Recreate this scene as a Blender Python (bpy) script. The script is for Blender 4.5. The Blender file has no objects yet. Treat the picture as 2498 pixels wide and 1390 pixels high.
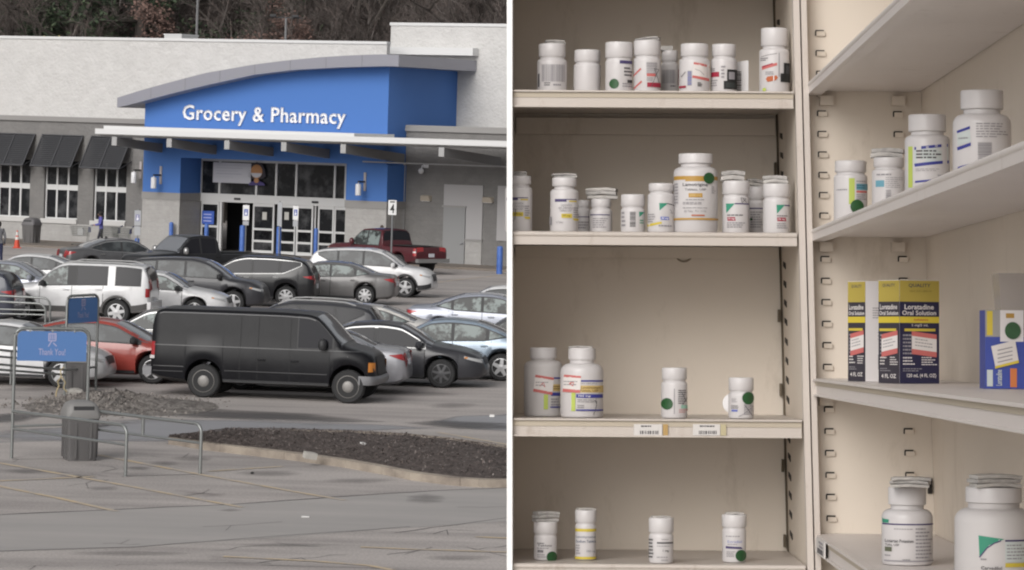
import bpy, bmesh, math, random
import numpy as np
from mathutils import Vector, Matrix
random.seed(7)
R = math.radians
scene = bpy.context.scene
col = scene.collection

# ------------------------------------------------------------------ camera
F = 8000.0            # focal length in photo pixels (photo is 2498 wide)
PU, PV = 1249.0, 324.0   # where the level view axis meets the photo
ROLL = R(1.7)
CAM = Vector((0.0, 0.0, 6.1))
cr, sr = math.cos(ROLL), math.sin(ROLL)
cam_d = bpy.data.cameras.new('camera')
cam = bpy.data.objects.new('camera', cam_d)
col.objects.link(cam)
cam_d.sensor_fit = 'HORIZONTAL'
cam_d.sensor_width = 36.0
cam_d.lens = 36.0 * F / 2498.0
cam_d.shift_y = -(695.0 - PV) / 2498.0
cam_d.clip_start = 0.1
cam_d.clip_end = 3000
cam.matrix_world = Matrix(((cr, -sr, 0, CAM.x), (0, 0, -1, CAM.y), (sr, cr, 0, CAM.z), (0, 0, 0, 1)))
scene.camera = cam

# ------------------------------------------------------------------ light
SUN_EL, SUN_AZ = 30.0, 205.0      # degrees; azimuth from +Y clockwise, i.e. behind the camera
world = bpy.data.worlds.new('World')
scene.world = world
world.use_nodes = True
nt = world.node_tree
nt.nodes.clear()
sky = nt.nodes.new('ShaderNodeTexSky')
sky.sky_type = 'NISHITA'
sky.sun_disc = False
sky.sun_elevation = R(SUN_EL)
sky.sun_rotation = R(SUN_AZ)
sky.air_density = 1.0
sky.dust_density = 4.0
sky.ozone_density = 1.0
hs = nt.nodes.new('ShaderNodeHueSaturation')
hs.inputs['Saturation'].default_value = 0.12
bg = nt.nodes.new('ShaderNodeBackground')
bg.inputs['Strength'].default_value = 0.12
wo = nt.nodes.new('ShaderNodeOutputWorld')
nt.links.new(sky.outputs[0], hs.inputs['Color'])
nt.links.new(hs.outputs[0], bg.inputs['Color'])
nt.links.new(bg.outputs[0], wo.inputs[0])
sun_d = bpy.data.lights.new('sun', 'SUN')
sun_d.energy = 1.5
sun_d.angle = R(36)
sun_d.color = (1.0, 0.965, 0.92)
sun = bpy.data.objects.new('sun', sun_d)
col.objects.link(sun)
az = R(SUN_AZ)
sdir = Vector((math.sin(az) * math.cos(R(SUN_EL)), math.cos(az) * math.cos(R(SUN_EL)), math.sin(R(SUN_EL))))
sun.rotation_euler = sdir.to_track_quat('Z', 'Y').to_euler()
sun.location = (0, -20, 40)
vs = scene.view_settings
vs.view_transform = 'Standard'
vs.look = 'None'
vs.exposure = -0.17
vs.gamma = 1.0
vs.use_curve_mapping = False
scene.cycles.filter_width = 2.1

# ------------------------------------------------------------------ measuring
def ray(u, v):
    a, b = (u - PU) / F, -(v - PV) / F
    return Vector((a * cr - b * sr, 1.0, a * sr + b * cr))

def G(u, v, z=0.0):
    """point of the level ground (height z) seen at photo pixel u, v"""
    d = ray(u, v)
    return CAM + d * ((z - CAM.z) / d.z)

def on_plane(u, v, p0, n):
    d = ray(u, v)
    return CAM + d * ((p0 - CAM).dot(n) / d.dot(n))

def proj(p):
    q = p - CAM
    X, Z = q.x / q.y, q.z / q.y
    a, b = X * cr + Z * sr, -X * sr + Z * cr
    return PU + a * F, PV - b * F

# ------------------------------------------------------------------ materials
MATS = {}
def mat(name, color, rough=0.6, metal=0.0, coat=0.0, spec=0.5, bump=None, var=None, emit=None, alpha=None, trans=0.0, coord='Object'):
    """bump = (scale, strength, distance), var = (scale, other colour, low, high[, stretch])"""
    if name in MATS: return MATS[name]
    m = bpy.data.materials.new(name)
    m.use_nodes = True
    t = m.node_tree
    b = t.nodes['Principled BSDF']
    b.inputs['Base Color'].default_value = (*color, 1)
    b.inputs['Roughness'].default_value = rough
    b.inputs['Metallic'].default_value = metal
    b.inputs['Coat Weight'].default_value = coat
    b.inputs['Coat Roughness'].default_value = 0.06
    b.inputs['Specular IOR Level'].default_value = spec
    b.inputs['Transmission Weight'].default_value = trans
    if alpha is not None: b.inputs['Alpha'].default_value = alpha
    tc = None
    if bump or var:
        tc = t.nodes.new('ShaderNodeTexCoord')
    if var:
        n = t.nodes.new('ShaderNodeTexNoise')
        n.inputs['Scale'].default_value = var[0]
        n.inputs['Detail'].default_value = 6
        n.inputs['Roughness'].default_value = 0.62
        mp = t.nodes.new('ShaderNodeMapping')
        if len(var) > 4: mp.inputs['Scale'].default_value = var[4]
        t.links.new(tc.outputs[coord], mp.inputs[0])
        t.links.new(mp.outputs[0], n.inputs['Vector'])
        cr_ = t.nodes.new('ShaderNodeValToRGB')
        cr_.color_ramp.elements[0].position = var[2]
        cr_.color_ramp.elements[0].color = (*color, 1)
        cr_.color_ramp.elements[1].position = var[3]
        cr_.color_ramp.elements[1].color = (*var[1], 1)
        t.links.new(n.outputs['Fac'], cr_.inputs[0])
        t.links.new(cr_.outputs[0], b.inputs['Base Color'])
    if bump:
        n = t.nodes.new('ShaderNodeTexNoise')
        n.inputs['Scale'].default_value = bump[0]
        n.inputs['Detail'].default_value = 5
        t.links.new(tc.outputs[coord], n.inputs['Vector'])
        bp = t.nodes.new('ShaderNodeBump')
        bp.inputs['Strength'].default_value = bump[1]
        bp.inputs['Distance'].default_value = bump[2]
        t.links.new(n.outputs['Fac'], bp.inputs['Height'])
        t.links.new(bp.outputs[0], b.inputs['Normal'])
    MATS[name] = m
    return m

def paint(name, c, metal=0.0, rough=0.35, coat=0.7):
    return mat('car_paint_' + name, c, rough, metal, coat, 0.35, var=(3.0, tuple(x * 0.82 for x in c), 0.35, 0.75))

# ------------------------------------------------------------------ mesh builder
class MB:
    def __init__(s):
        s.v, s.f, s.m = [], [], []
        s.mats = []
    def mi(s, m):
        if m is None: return 0
        if m not in s.mats: s.mats.append(m)
        return s.mats.index(m)
    def add(s, vs, fs, m=None):
        o = len(s.v); k = s.mi(m)
        s.v += [tuple(p) for p in vs]
        s.f += [tuple(i + o for i in f) for f in fs]
        s.m += [k] * len(fs)
    def box(s, x0, x1, y0, y1, z0, z1, m=None):
        s.add([(x0,y0,z0),(x1,y0,z0),(x1,y1,z0),(x0,y1,z0),(x0,y0,z1),(x1,y0,z1),(x1,y1,z1),(x0,y1,z1)],
              [(0,3,2,1),(4,5,6,7),(0,1,5,4),(1,2,6,5),(2,3,7,6),(3,0,4,7)], m)
    def hexa(s, p, m=None):
        """eight corners: bottom ring then top ring"""
        s.add(p, [(0,3,2,1),(4,5,6,7),(0,1,5,4),(1,2,6,5),(2,3,7,6),(3,0,4,7)], m)
    def prism(s, poly, d, m=None):
        """closed polygon (list of Vectors) pushed along d"""
        n = len(poly); d = Vector(d)
        a = [Vector(p) for p in poly]
        s.add(a + [p + d for p in a], [tuple(range(n))[::-1], tuple(range(n, 2*n))] + [(i, (i+1) % n, n + (i+1) % n, n + i) for i in range(n)], m)
    def tube(s, pts, r, n=8, m=None, cap=True):
        pts = [Vector(p) for p in pts]
        rs = r if isinstance(r, (list, tuple)) else [r] * len(pts)
        vs, fs = [], []
        up = Vector((0, 0, 1))
        for i, p in enumerate(pts):
            d = (pts[min(i+1, len(pts)-1)] - pts[max(i-1, 0)]).normalized()
            a = d.cross(up if abs(d.z) < 0.95 else Vector((1, 0, 0))).normalized()
            b = a.cross(d)
            for j in range(n):
                t = 2 * math.pi * j / n
                vs.append(p + (a * math.cos(t) + b * math.sin(t)) * rs[i])
        for i in range(len(pts) - 1):
            for j in range(n):
                k = (j + 1) % n
                fs.append((i*n+j, i*n+k, (i+1)*n+k, (i+1)*n+j))
        if cap:
            fs.append(tuple(range(n))); fs.append(tuple(reversed(range((len(pts)-1)*n, len(pts)*n))))
        s.add(vs, fs, m)
    def lathe(s, prof, n=24, m=None, axis='z', o=(0, 0, 0), cap=True):
        vs, fs = [], []
        o = Vector(o)
        for r, z in prof:
            for j in range(n):
                t = 2 * math.pi * j / n
                c, q = r * math.cos(t), r * math.sin(t)
                vs.append(o + (Vector((c, q, z)) if axis == 'z' else Vector((c, z, q))))
        for i in range(len(prof) - 1):
            for j in range(n):
                k = (j + 1) % n
                fs.append((i*n+j, i*n+k, (i+1)*n+k, (i+1)*n+j))
        if cap:
            fs.append(tuple(reversed(range(n)))); fs.append(tuple(range((len(prof)-1)*n, len(prof)*n)))
        s.add(vs, fs, m)
    def grid(s, rows, m=None):
        nr, nc = len(rows), len(rows[0])
        s.add([p for r in rows for p in r], [(i*nc+j, i*nc+j+1, (i+1)*nc+j+1, (i+1)*nc+j) for i in range(nr-1) for j in range(nc-1)], m)
    def mesh(s, name, m=None, smooth=None):
        me = bpy.data.meshes.new(name)
        me.from_pydata(s.v, [], s.f)
        ms = s.mats if s.mats else ([m] if m else [])
        for x in ms: me.materials.append(x)
        if len(s.mats) > 1: me.polygons.foreach_set('material_index', s.m)
        if smooth is not None:
            me.polygons.foreach_set('use_smooth', [True] * len(me.polygons))
            me.set_sharp_from_angle(angle=R(smooth))
        me.update()
        return me
    def build(s, name, m=None, parent=None, smooth=None, fix=True):
        me = s.mesh(name, m, smooth)
        if fix:
            b = bmesh.new(); b.from_mesh(me); bmesh.ops.recalc_face_normals(b, faces=b.faces); b.to_mesh(me); b.free()
        return link(name, me, parent)

def link(name, data, parent=None):
    o = bpy.data.objects.new(name, data)
    col.objects.link(o)
    if parent: o.parent = parent
    return o

def tag(o, label=None, cat=None, group=None, kind=None):
    if label: o['label'] = label
    if cat: o['category'] = cat
    if group: o['group'] = group
    if kind: o['kind'] = kind
    return o

def empty(name, loc=(0, 0, 0), rz=0.0, label=None, cat=None, group=None):
    o = bpy.data.objects.new(name, None)
    o.empty_display_size = 0.2
    col.objects.link(o)
    o.location = loc
    o.rotation_euler = (0, 0, rz)
    return tag(o, label, cat, group)

def copy_tree(o, parent=None):
    c = o.copy(); col.objects.link(c)
    if parent: c.parent = parent
    for ch in list(o.children): copy_tree(ch, c)
    return c

def lerp(a, b, t): return a + (b - a) * t

# ------------------------------------------------------------------ lettering: each character is turned into a mesh once
GLYPH = {}
def make_glyphs(bold):
    off = 0.018 if bold else 0.0
    cu = bpy.data.curves.new('glyph_tmp', 'FONT')
    cu.resolution_u = 2
    cu.offset = off
    ob = bpy.data.objects.new('glyph_tmp', cu)
    col.objects.link(ob)
    def get(s):
        cu.body = s
        dg = bpy.context.evaluated_depsgraph_get()
        me = bpy.data.meshes.new_from_object(ob.evaluated_get(dg))
        vs = [tuple(v.co) for v in me.vertices]; fs = [tuple(p.vertices) for p in me.polygons]
        bpy.data.meshes.remove(me)
        return vs, fs
    bar = max(v[0] for v in get('|')[0])
    for ch in 'ABCDEFGHIJKLMNOPQRSTUVWXYZabcdefghijklmnopqrstuvwxyz0123456789&.,!%()-:/':
        vs, fs = get(ch)
        w = max(v[0] for v in get(ch + '|')[0]) - bar
        GLYPH[(ch, bold)] = (vs, fs, w)
    GLYPH[(' ', bold)] = ([], [], 0.30)
    bpy.data.objects.remove(ob); bpy.data.curves.remove(cu)
make_glyphs(False); make_glyphs(True)

def text2d(s, bold=False, spacing=0.0):
    """vertices and faces of one line of text; returns verts, faces, width, (zmin, zmax)"""
    vs, fs, x = [], [], 0.0
    for ch in s:
        gv, gf, w = GLYPH[(ch, bold)]
        o = len(vs)
        vs += [(p[0] + x, p[1]) for p in gv]
        fs += [tuple(i + o for i in f) for f in gf]
        x += w + spacing
    if not vs: return [], [], 0, (0, 1)
    x0 = min(p[0] for p in vs); x1 = max(p[0] for p in vs)
    y0 = min(p[1] for p in vs); y1 = max(p[1] for p in vs)
    return [(p[0] - x0, p[1]) for p in vs], fs, x1 - x0, (y0, y1)

def put_text(mb, s, m, fn, x0, x1, y0, y1, bold=False, depth=None, spacing=0.0):
    """fit the line into the rectangle; fn maps (x, y[, d]) to 3-D"""
    vs, fs, w, (a, b) = text2d(s, bold, spacing)
    P = [(x0 + p[0] / w * (x1 - x0), y0 + (p[1] - a) / (b - a) * (y1 - y0)) for p in vs]
    if depth is None:
        mb.add([fn(*p) for p in P], fs, m)
    else:
        n = len(P)
        edge = {}
        for f in fs:
            for i in range(len(f)):
                e = (f[i], f[(i+1) % len(f)])
                edge[e] = edge.get(e, 0) + 1
        rim = [e for e in edge if (e[1], e[0]) not in edge]
        mb.add([fn(*p, 0.0) for p in P] + [fn(*p, depth) for p in P],
               [tuple(i + n for i in f) for f in fs] + [(a_, b_, b_ + n, a_ + n) for a_, b_ in rim], m)

# ================================================================== the car park
def asphalt_mat():
    m = bpy.data.materials.new('asphalt'); m.use_nodes = True
    t = m.node_tree; b = t.nodes['Principled BSDF']
    tc = t.nodes.new('ShaderNodeTexCoord')
    def noise(scale, stretch, detail=6, rough=0.6):
        mp = t.nodes.new('ShaderNodeMapping'); mp.inputs['Scale'].default_value = stretch
        mp.inputs['Rotation'].default_value = (0, 0, R(22))
        n = t.nodes.new('ShaderNodeTexNoise'); n.inputs['Scale'].default_value = scale
        n.inputs['Detail'].default_value = detail; n.inputs['Roughness'].default_value = rough
        t.links.new(tc.outputs['Object'], mp.inputs[0]); t.links.new(mp.outputs[0], n.inputs['Vector'])
        return n
    def ramp(n, a, b_, ca, cb):
        r = t.nodes.new('ShaderNodeValToRGB')
        r.color_ramp.elements[0].position = a; r.color_ramp.elements[0].color = (*ca, 1)
        r.color_ramp.elements[1].position = b_; r.color_ramp.elements[1].color = (*cb, 1)
        t.links.new(n.outputs['Fac'], r.inputs[0]); return r
    def mul(x, y, f=1.0):
        k = t.nodes.new('ShaderNodeMixRGB'); k.blend_type = 'MULTIPLY'; k.inputs[0].default_value = f
        t.links.new(x, k.inputs[1]); t.links.new(y, k.inputs[2]); return k.outputs[0]
    base = ramp(noise(0.09, (1, 1, 1), 4), 0.3, 0.72, (0.37, 0.345, 0.332), (0.50, 0.458, 0.44))
    streak = ramp(noise(0.5, (0.3, 1.6, 1), 7), 0.28, 0.6, (0.66, 0.65, 0.65), (1.07, 1.06, 1.05))
    stain = ramp(noise(0.42, (1, 1, 1), 3), 0.66, 0.76, (1, 1, 1), (0.6, 0.58, 0.58))
    grit = ramp(noise(22, (1, 1, 1), 3, 0.8), 0.3, 0.7, (0.70, 0.70, 0.70), (1.2, 1.2, 1.2))
    c = mul(mul(mul(base.outputs[0], streak.outputs[0]), stain.outputs[0]), grit.outputs[0])
    t.links.new(c, b.inputs['Base Color'])
    b.inputs['Roughness'].default_value = 0.85
    bp = t.nodes.new('ShaderNodeBump'); bp.inputs['Strength'].default_value = 0.25; bp.inputs['Distance'].default_value = 0.02
    t.links.new(noise(40, (1, 1, 1), 3).outputs['Fac'], bp.inputs['Height']); t.links.new(bp.outputs[0], b.inputs['Normal'])
    return m
ASPH = asphalt_mat()
mb = MB()
mb.box(-700, 700, -300, 900, -0.5, 0.0)
tag(mb.build('ground', ASPH), 'worn grey car park asphalt', kind='structure')

def sheet(name, pix, z, m, kind='structure', label=None):
    b = MB()
    p = [G(u, v) for u, v in pix]
    b.add([(q.x, q.y, z) for q in p], [tuple(range(len(p)))])
    o = b.build(name, m)
    for poly in o.data.polygons:
        if poly.normal.z < 0: o.data.flip_normals(); break
    return tag(o, label, kind=kind)

def soft_mat(name, color, color2, rough, sc=0.6, amax=.92, lo=.72, hi=1.12):
    """a stain whose edge breaks up: opacity = edge distance stored on the sheet plus noise"""
    m = bpy.data.materials.new(name); m.use_nodes = True; m.blend_method = 'HASHED'
    t = m.node_tree; p = t.nodes['Principled BSDF']; p.inputs['Roughness'].default_value = rough
    tc = t.nodes.new('ShaderNodeTexCoord'); at = t.nodes.new('ShaderNodeAttribute'); at.attribute_name = 'edge'
    mp = t.nodes.new('ShaderNodeMapping'); mp.inputs['Scale'].default_value = (0.45, 1.6, 1); mp.inputs['Rotation'].default_value = (0, 0, R(15))
    n = t.nodes.new('ShaderNodeTexNoise'); n.inputs['Scale'].default_value = sc; n.inputs['Detail'].default_value = 8; n.inputs['Roughness'].default_value = .65
    t.links.new(tc.outputs['Object'], mp.inputs[0]); t.links.new(mp.outputs[0], n.inputs['Vector'])
    ad = t.nodes.new('ShaderNodeMath'); ad.operation = 'ADD'; t.links.new(at.outputs['Fac'], ad.inputs[0]); t.links.new(n.outputs['Fac'], ad.inputs[1])
    mr = t.nodes.new('ShaderNodeMapRange'); mr.inputs[1].default_value = lo; mr.inputs[2].default_value = hi; mr.inputs[4].default_value = amax
    t.links.new(ad.outputs[0], mr.inputs[0]); t.links.new(mr.outputs[0], p.inputs['Alpha'])
    mx = t.nodes.new('ShaderNodeMixRGB'); mx.inputs[1].default_value = (*color, 1); mx.inputs[2].default_value = (*color2, 1); t.links.new(n.outputs['Fac'], mx.inputs[0]); t.links.new(mx.outputs[0], p.inputs['Base Color'])
    return m
def soft_sheet(name, pix, z, m):
    P = [G(u, v) for u, v in pix]; c = sum(P, Vector()) / len(P); Q = []
    for i in range(len(P)):
        for t in (0, .34, .67): Q.append(P[i].lerp(P[(i + 1) % len(P)], t))
    n = len(Q); rings = [1.12, .8, .45]; b = MB()
    b.v = [(*(c + (q - c) * k).xy, z) for k in rings for q in Q] + [(c.x, c.y, z)]
    b.f = [(j * n + i, j * n + (i + 1) % n, (j + 1) * n + (i + 1) % n, (j + 1) * n + i) for j in range(2) for i in range(n)] + [(2 * n + i, 2 * n + (i + 1) % n, 3 * n) for i in range(n)]
    b.m = [0] * len(b.f); o = b.build(name, m)
    at = o.data.attributes.new('edge', 'FLOAT', 'POINT'); at.data.foreach_set('value', [0.0] * n + [.5] * n + [.8] * n + [1.0])
    if o.data.polygons[0].normal.z < 0: o.data.flip_normals()
    return tag(o, kind='structure')

def strip(name, pix, width, z, m, wig=0.0):
    """a painted line or crack: a narrow sheet along ground points"""
    b = MB(); p = []
    for i in range(len(pix) - 1):
        a, c = G(*pix[i]), G(*pix[i+1])
        n = max(1, int((c - a).length / 0.5))
        p += [a.lerp(c, k / n) for k in range(n)]
    p.append(G(*pix[-1]))
    L, Rr = [], []
    for i, q in enumerate(p):
        d = (p[min(i+1, len(p)-1)] - p[max(i-1, 0)]).normalized()
        s = Vector((-d.y, d.x, 0)) * width / 2
        j = Vector((random.uniform(-wig, wig), random.uniform(-wig, wig), 0))
        k = random.uniform(0.6, 1.3) if wig else 1
        L.append((*(q + j + s * k).xy, z)); Rr.append((*(q + j - s * k).xy, z))
    b.grid([Rr, L])
    o = b.build(name, m)
    if o.data.polygons[0].normal.z < 0: o.data.flip_normals()
    return tag(o, kind='structure')

YEL = mat('worn_yellow_paint', (0.60, 0.47, 0.30), 0.8, var=(2.2, (0.44, 0.39, 0.35), 0.36, 0.62))
for pix in ([(-40, 1122), (0, 1130), (280, 1180), (590, 1238)], [(-20, 1183), (140, 1215), (285, 1248)],
            [(238, 1110), (500, 1160), (720, 1200), (842, 1221)], [(510, 1150), (690, 1138)], [(-10, 1174), (230, 1163)],
            [(880, 1335), (1000, 1340), (1250, 1348)], [(545, 1358), (760, 1369), (900, 1380), (960, 1392)],
            [(1070, 1055), (1250, 1087)], [(1160, 1310), (1250, 1314)], [(960, 704), (1110, 683), (1250, 669)], [(1080, 741), (1180, 728)]):
    strip('parking_line', pix, 0.12, 0.008, YEL)
CRK = mat('crack_filler', (0.15, 0.143, 0.14), 0.9)
for pix, w in (([(-20, 1257), (280, 1243), (560, 1231), (820, 1212), (1120, 1194), (1250, 1190)], 0.06),
            ([(-20, 1345), (330, 1334), (700, 1306), (1000, 1285)], 0.035), ([(300, 1162), (490, 1157)], 0.04),
            ([(30, 1120), (160, 1119)], 0.035), ([(640, 1378), (1050, 1392)], 0.03), ([(960, 1300), (1250, 1262)], 0.03)):
    strip('pavement_crack', pix, w, 0.005, CRK, 0.03)
# fine branching cracks
rk_ = random.Random(31)
for q_ in range(26):
    u, v = rk_.uniform(-20, 1230), rk_.uniform(1095, 1385)
    if v < 1200 and u > 380: continue
    pts = [(u, v)]; du = rk_.choice((-1, 1)) * rk_.uniform(22, 50); dv = rk_.uniform(-3.5, 3.5)
    for s_ in range(rk_.randint(3, 7)): pts.append((pts[-1][0] + du * rk_.uniform(.5, 1.2), pts[-1][1] + dv + rk_.uniform(-4, 4)))
    strip('pavement_crack', pts, rk_.uniform(.012, .022), 0.0045, CRK, 0.02)
    if rk_.random() < .6:
        m_ = pts[len(pts) // 2]; strip('pavement_crack', [m_, (m_[0] + rk_.uniform(-40, 40), m_[1] + rk_.choice((-1, 1)) * rk_.uniform(5, 14))], .014, 0.0048, CRK, 0.02)
# slightly darker repaved lane in front
LANE = mat('repaved_asphalt', (0.345, 0.328, 0.318), 0.85, var=(0.5, (0.42, 0.392, 0.378), 0.3, 0.7, (0.4, 1.8, 1)), bump=(40, 0.2, 0.02))
sheet('repaved_lane', [(-80, 1260), (560, 1231), (1120, 1194), (1270, 1190), (1290, 1268), (950, 1290), (600, 1316), (300, 1336), (-80, 1348)], 0.0025, LANE)
WET = soft_mat('wet_asphalt', (0.25, 0.25, 0.268), (0.40, 0.395, 0.415), .45)
soft_sheet('wet_pavement', [(-60, 1052), (120, 1042), (330, 1020), (560, 1021), (830, 1026), (1000, 1035), (1100, 1044), (1000, 1050), (720, 1054), (560, 1068), (420, 1078), (180, 1078), (-60, 1082)], 0.003, WET)
soft_sheet('wet_pavement', [(1040, 1029), (1120, 1014), (1290, 1006), (1300, 1056), (1150, 1048)], 0.0035, WET)
DARKW = soft_mat('damp_dark_reflection', (0.05, 0.047, 0.048), (0.15, 0.14, 0.14), .45, 1.2, .85, .72, 1.45)  # damp ground with reflections of darker things painted into its colour
for pix in ([(250, 1004), (470, 994), (600, 1000), (780, 1010), (960, 1030), (900, 1033), (700, 1026), (560, 1023), (440, 1020)],
            [(970, 1032), (1060, 1023), (1250, 1032), (1290, 1048), (1120, 1048), (1040, 1041)], [(-60, 1018), (20, 1006), (140, 1012), (60, 1030), (-60, 1034)], [(120, 1040), (240, 1036), (330, 1030), (250, 1044)]):
    soft_sheet('damp_reflection', pix, 0.0055, DARKW)
OIL = soft_mat('oil_stained_asphalt', (0.13, 0.122, 0.118), (0.22, 0.207, 0.20), 0.7, 1.3, .42, .85, 1.6)
rs = random.Random(12)
for (u, v, ru, rv) in ((660, 1155, 110, 11), (1040, 1218, 80, 16), (250, 1192, 60, 9), (60, 1150, 70, 9), (400, 1130, 60, 8), (470, 1118, 70, 9), (190, 1162, 70, 6), (560, 1245, 40, 4), (340, 1142, 40, 6), (880, 1172, 120, 9), (1100, 990, 90, 10), (700, 1330, 160, 7), (1120, 1362, 120, 9), (420, 985, 120, 8), (300, 1350, 200, 8), (90, 950, 120, 8), (1010, 960, 160, 8)):
    soft_sheet('oil_stain', [(u + ru * math.cos(a) * rs.uniform(.7, 1.1), v + rv * math.sin(a) * rs.uniform(.7, 1.1)) for a in np.linspace(0, 6.28, 9)[:-1]], 0.0062, OIL)

# ---- planting island with kerb and mulch
KERB = mat('kerb_concrete', (0.36, 0.31, 0.255), 0.9, bump=(6, 0.5, 0.04), var=(1.6, (0.17, 0.14, 0.12), 0.38, 0.72))
front = [(410, 1083), (500, 1098), (600, 1110), (720, 1124), (830, 1139), (920, 1155), (1000, 1171), (1100, 1184), (1170, 1189), (1250, 1190), (1330, 1186)]
back = [(415, 1078), (480, 1075), (540, 1070), (600, 1066), (700, 1064), (850, 1066), (1000, 1074), (1100, 1084), (1170, 1094), (1250, 1106), (1330, 1122)]
fp = [G(*p) for p in front]; bk = [G(*p) for p in back]
isl = empty('planting_island', (fp[4] + bk[5]) / 2, 0, 'dark mulch planting island with a pale concrete kerb in front of the black van', 'planting bed')
o0 = isl.location.copy()
def curve_pts(p, n):
    d = [0]
    for i in range(1, len(p)): d.append(d[-1] + (p[i] - p[i-1]).length)
    out = []
    for k in range(n + 1):
        s = d[-1] * k / n
        i = max(j for j in range(len(d)) if d[j] <= s + 1e-6); i = min(i, len(p) - 2)
        out.append(p[i].lerp(p[i+1], (s - d[i]) / (d[i+1] - d[i])))
    return out
N = 60
fc, bc = curve_pts(fp, N), curve_pts(bk, N)
for edge, sgn, nk in ((fc, -1, 6), (bc, 1, 5)):
    # kerb in segments with joints between them
    for k in range(nk):
        i0, i1 = N * k // nk, N * (k + 1) // nk
        rows = [[], [], [], []]
        for i in range(i0, i1 + 1):
            d = (edge[min(i+1, N)] - edge[max(i-1, 0)]).normalized()
            s = Vector((-d.y, d.x, 0)); s = s if (s.y > 0) == (sgn < 0) else -s
            sh = d * (0.004 if i == i0 else -0.004 if i == i1 else 0)
            q = edge[i] + sh - o0
            rows[0].append((q.x, q.y, -0.02)); rows[1].append((q.x, q.y, 0.135)); 
            w = q + s * 0.16
            rows[2].append((w.x, w.y, 0.135 + 0.01)); rows[3].append((w.x, w.y, -0.02))
        b = MB(); b.grid(rows)
        n_ = len(rows[0])
        b.f += [(0, n_, 2*n_, 3*n_), (n_-1, 4*n_-1, 3*n_-1, 2*n_-1)]; b.m += [0, 0]
        b.build('kerb_stone', KERB, isl)
MULCH = mat('mulch', (0.075, 0.06, 0.055), 0.95, bump=(9, 0.8, 0.06), var=(5, (0.14, 0.112, 0.102), 0.4, 0.75))
b = MB(); rows = []
for j in range(15):
    t = j / 14
    rows.append([])
    for i in range(N + 1):
        p = fc[i].lerp(bc[i], 0.03 + 0.94 * t) - o0
        e = min(i, N - i) / N
        h = 0.10 + 0.16 * math.sin(math.pi * t) * min(1, e * 6) + random.uniform(-0.03, 0.03) * (0 < j < 14)
        rows[-1].append((p.x, p.y, h))
b.grid(rows); tag(b.build('mulch_bed', MULCH, isl, smooth=60), kind='stuff')
b = MB(); CH = [mat('mulch_chip_dark', (0.065, 0.05, 0.046), 0.95), mat('mulch_chip_brown', (0.14, 0.112, 0.102), 0.95), mat('mulch_chip_pale', (0.24, 0.21, 0.195), 0.95)]
for k in range(14000):
    i = random.random() * N; t = 0.05 + 0.9 * random.random()
    a = min(int(i), N - 1)
    p = fc[a].lerp(fc[a+1], i - a).lerp(bc[a].lerp(bc[a+1], i - a), t) - o0
    h = 0.12 + 0.16 * math.sin(math.pi * t) * min(1, min(i, N - i) / N * 6)
    L, w = random.uniform(0.015, 0.05), random.uniform(0.008, 0.018)
    d = Vector((random.gauss(0, 1), random.gauss(0, 1), random.gauss(0, 0.22))).normalized()
    e = d.cross(Vector((0, 0, 1))).normalized() * w
    c = Vector((p.x, p.y, h + random.uniform(0, 0.03)))
    b.add([c - d * L, c + e, c + d * L, c - e], [(0, 1, 2, 3)], random.choices(CH, (4, 5, 1.6))[0])
tag(b.build('mulch_chips', None, isl, fix=False), kind='stuff')

def stone(name, u, v, r, m, label, cat='stone', zb=0.0, sq=(1, 1, 0.7), group=None):
    bm = bmesh.new(); bmesh.ops.create_icosphere(bm, subdivisions=2, radius=r)
    for q in bm.verts:
        q.co *= random.uniform(0.8, 1.1); q.co.x *= sq[0]; q.co.y *= sq[1]; q.co.z *= sq[2]
    me = bpy.data.meshes.new(name); bm.to_mesh(me); bm.free(); me.materials.append(m)
    o = link(name, me); p = G(u, v); o.location = (p.x, p.y, zb + r * sq[2] * 0.6); o.rotation_euler.z = random.random() * 6
    return tag(o, label, cat, group)
PALE = mat('pale_rock', (0.42, 0.40, 0.37), 0.9, bump=(12, 0.5, 0.03))
# the pale block lying on the mulch
b = MB(); b.box(-0.11, 0.11, -0.08, 0.08, 0, 0.11)
o = b.build('broken_block', PALE); o.location = G(755, 1118, 0.14) ; o.rotation_euler = (0.1, 0.15, 0.4)
tag(o, 'pale broken concrete block lying on the mulch near the kerb', 'block')
stone('litter_lump', 615, 1156, 0.035, mat('black_lump', (0.02, 0.02, 0.02), 0.8), 'small black lump on the asphalt in front of the mulch island', 'litter')
b = MB(); b.box(-0.06, 0.06, -0.04, 0.04, 0.006, 0.02)
o = b.build('paper_scrap', mat('white_paper', (0.75, 0.74, 0.72), 0.8)); o.location = G(745, 1262); tag(o, 'flat white scrap of paper on the empty asphalt', 'litter')
b = MB(); b.box(-0.05, 0.05, -0.04, 0.04, 0, 0.05)
o = b.build('paper_scrap', MATS['white_paper']); o.location = G(885, 1086, 0.22); o.rotation_euler = (0.2, 0.1, 0.5); tag(o, 'small white scrap lying on the far side of the mulch', 'litter')
b = MB(); b.box(-0.05, 0.05, -0.04, 0.04, 0.006, 0.05)
o = b.build('paper_scrap', MATS['white_paper']); o.location = G(1200, 1017); tag(o, 'tiny white scrap on wet ground right of the black van', 'litter')

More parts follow.
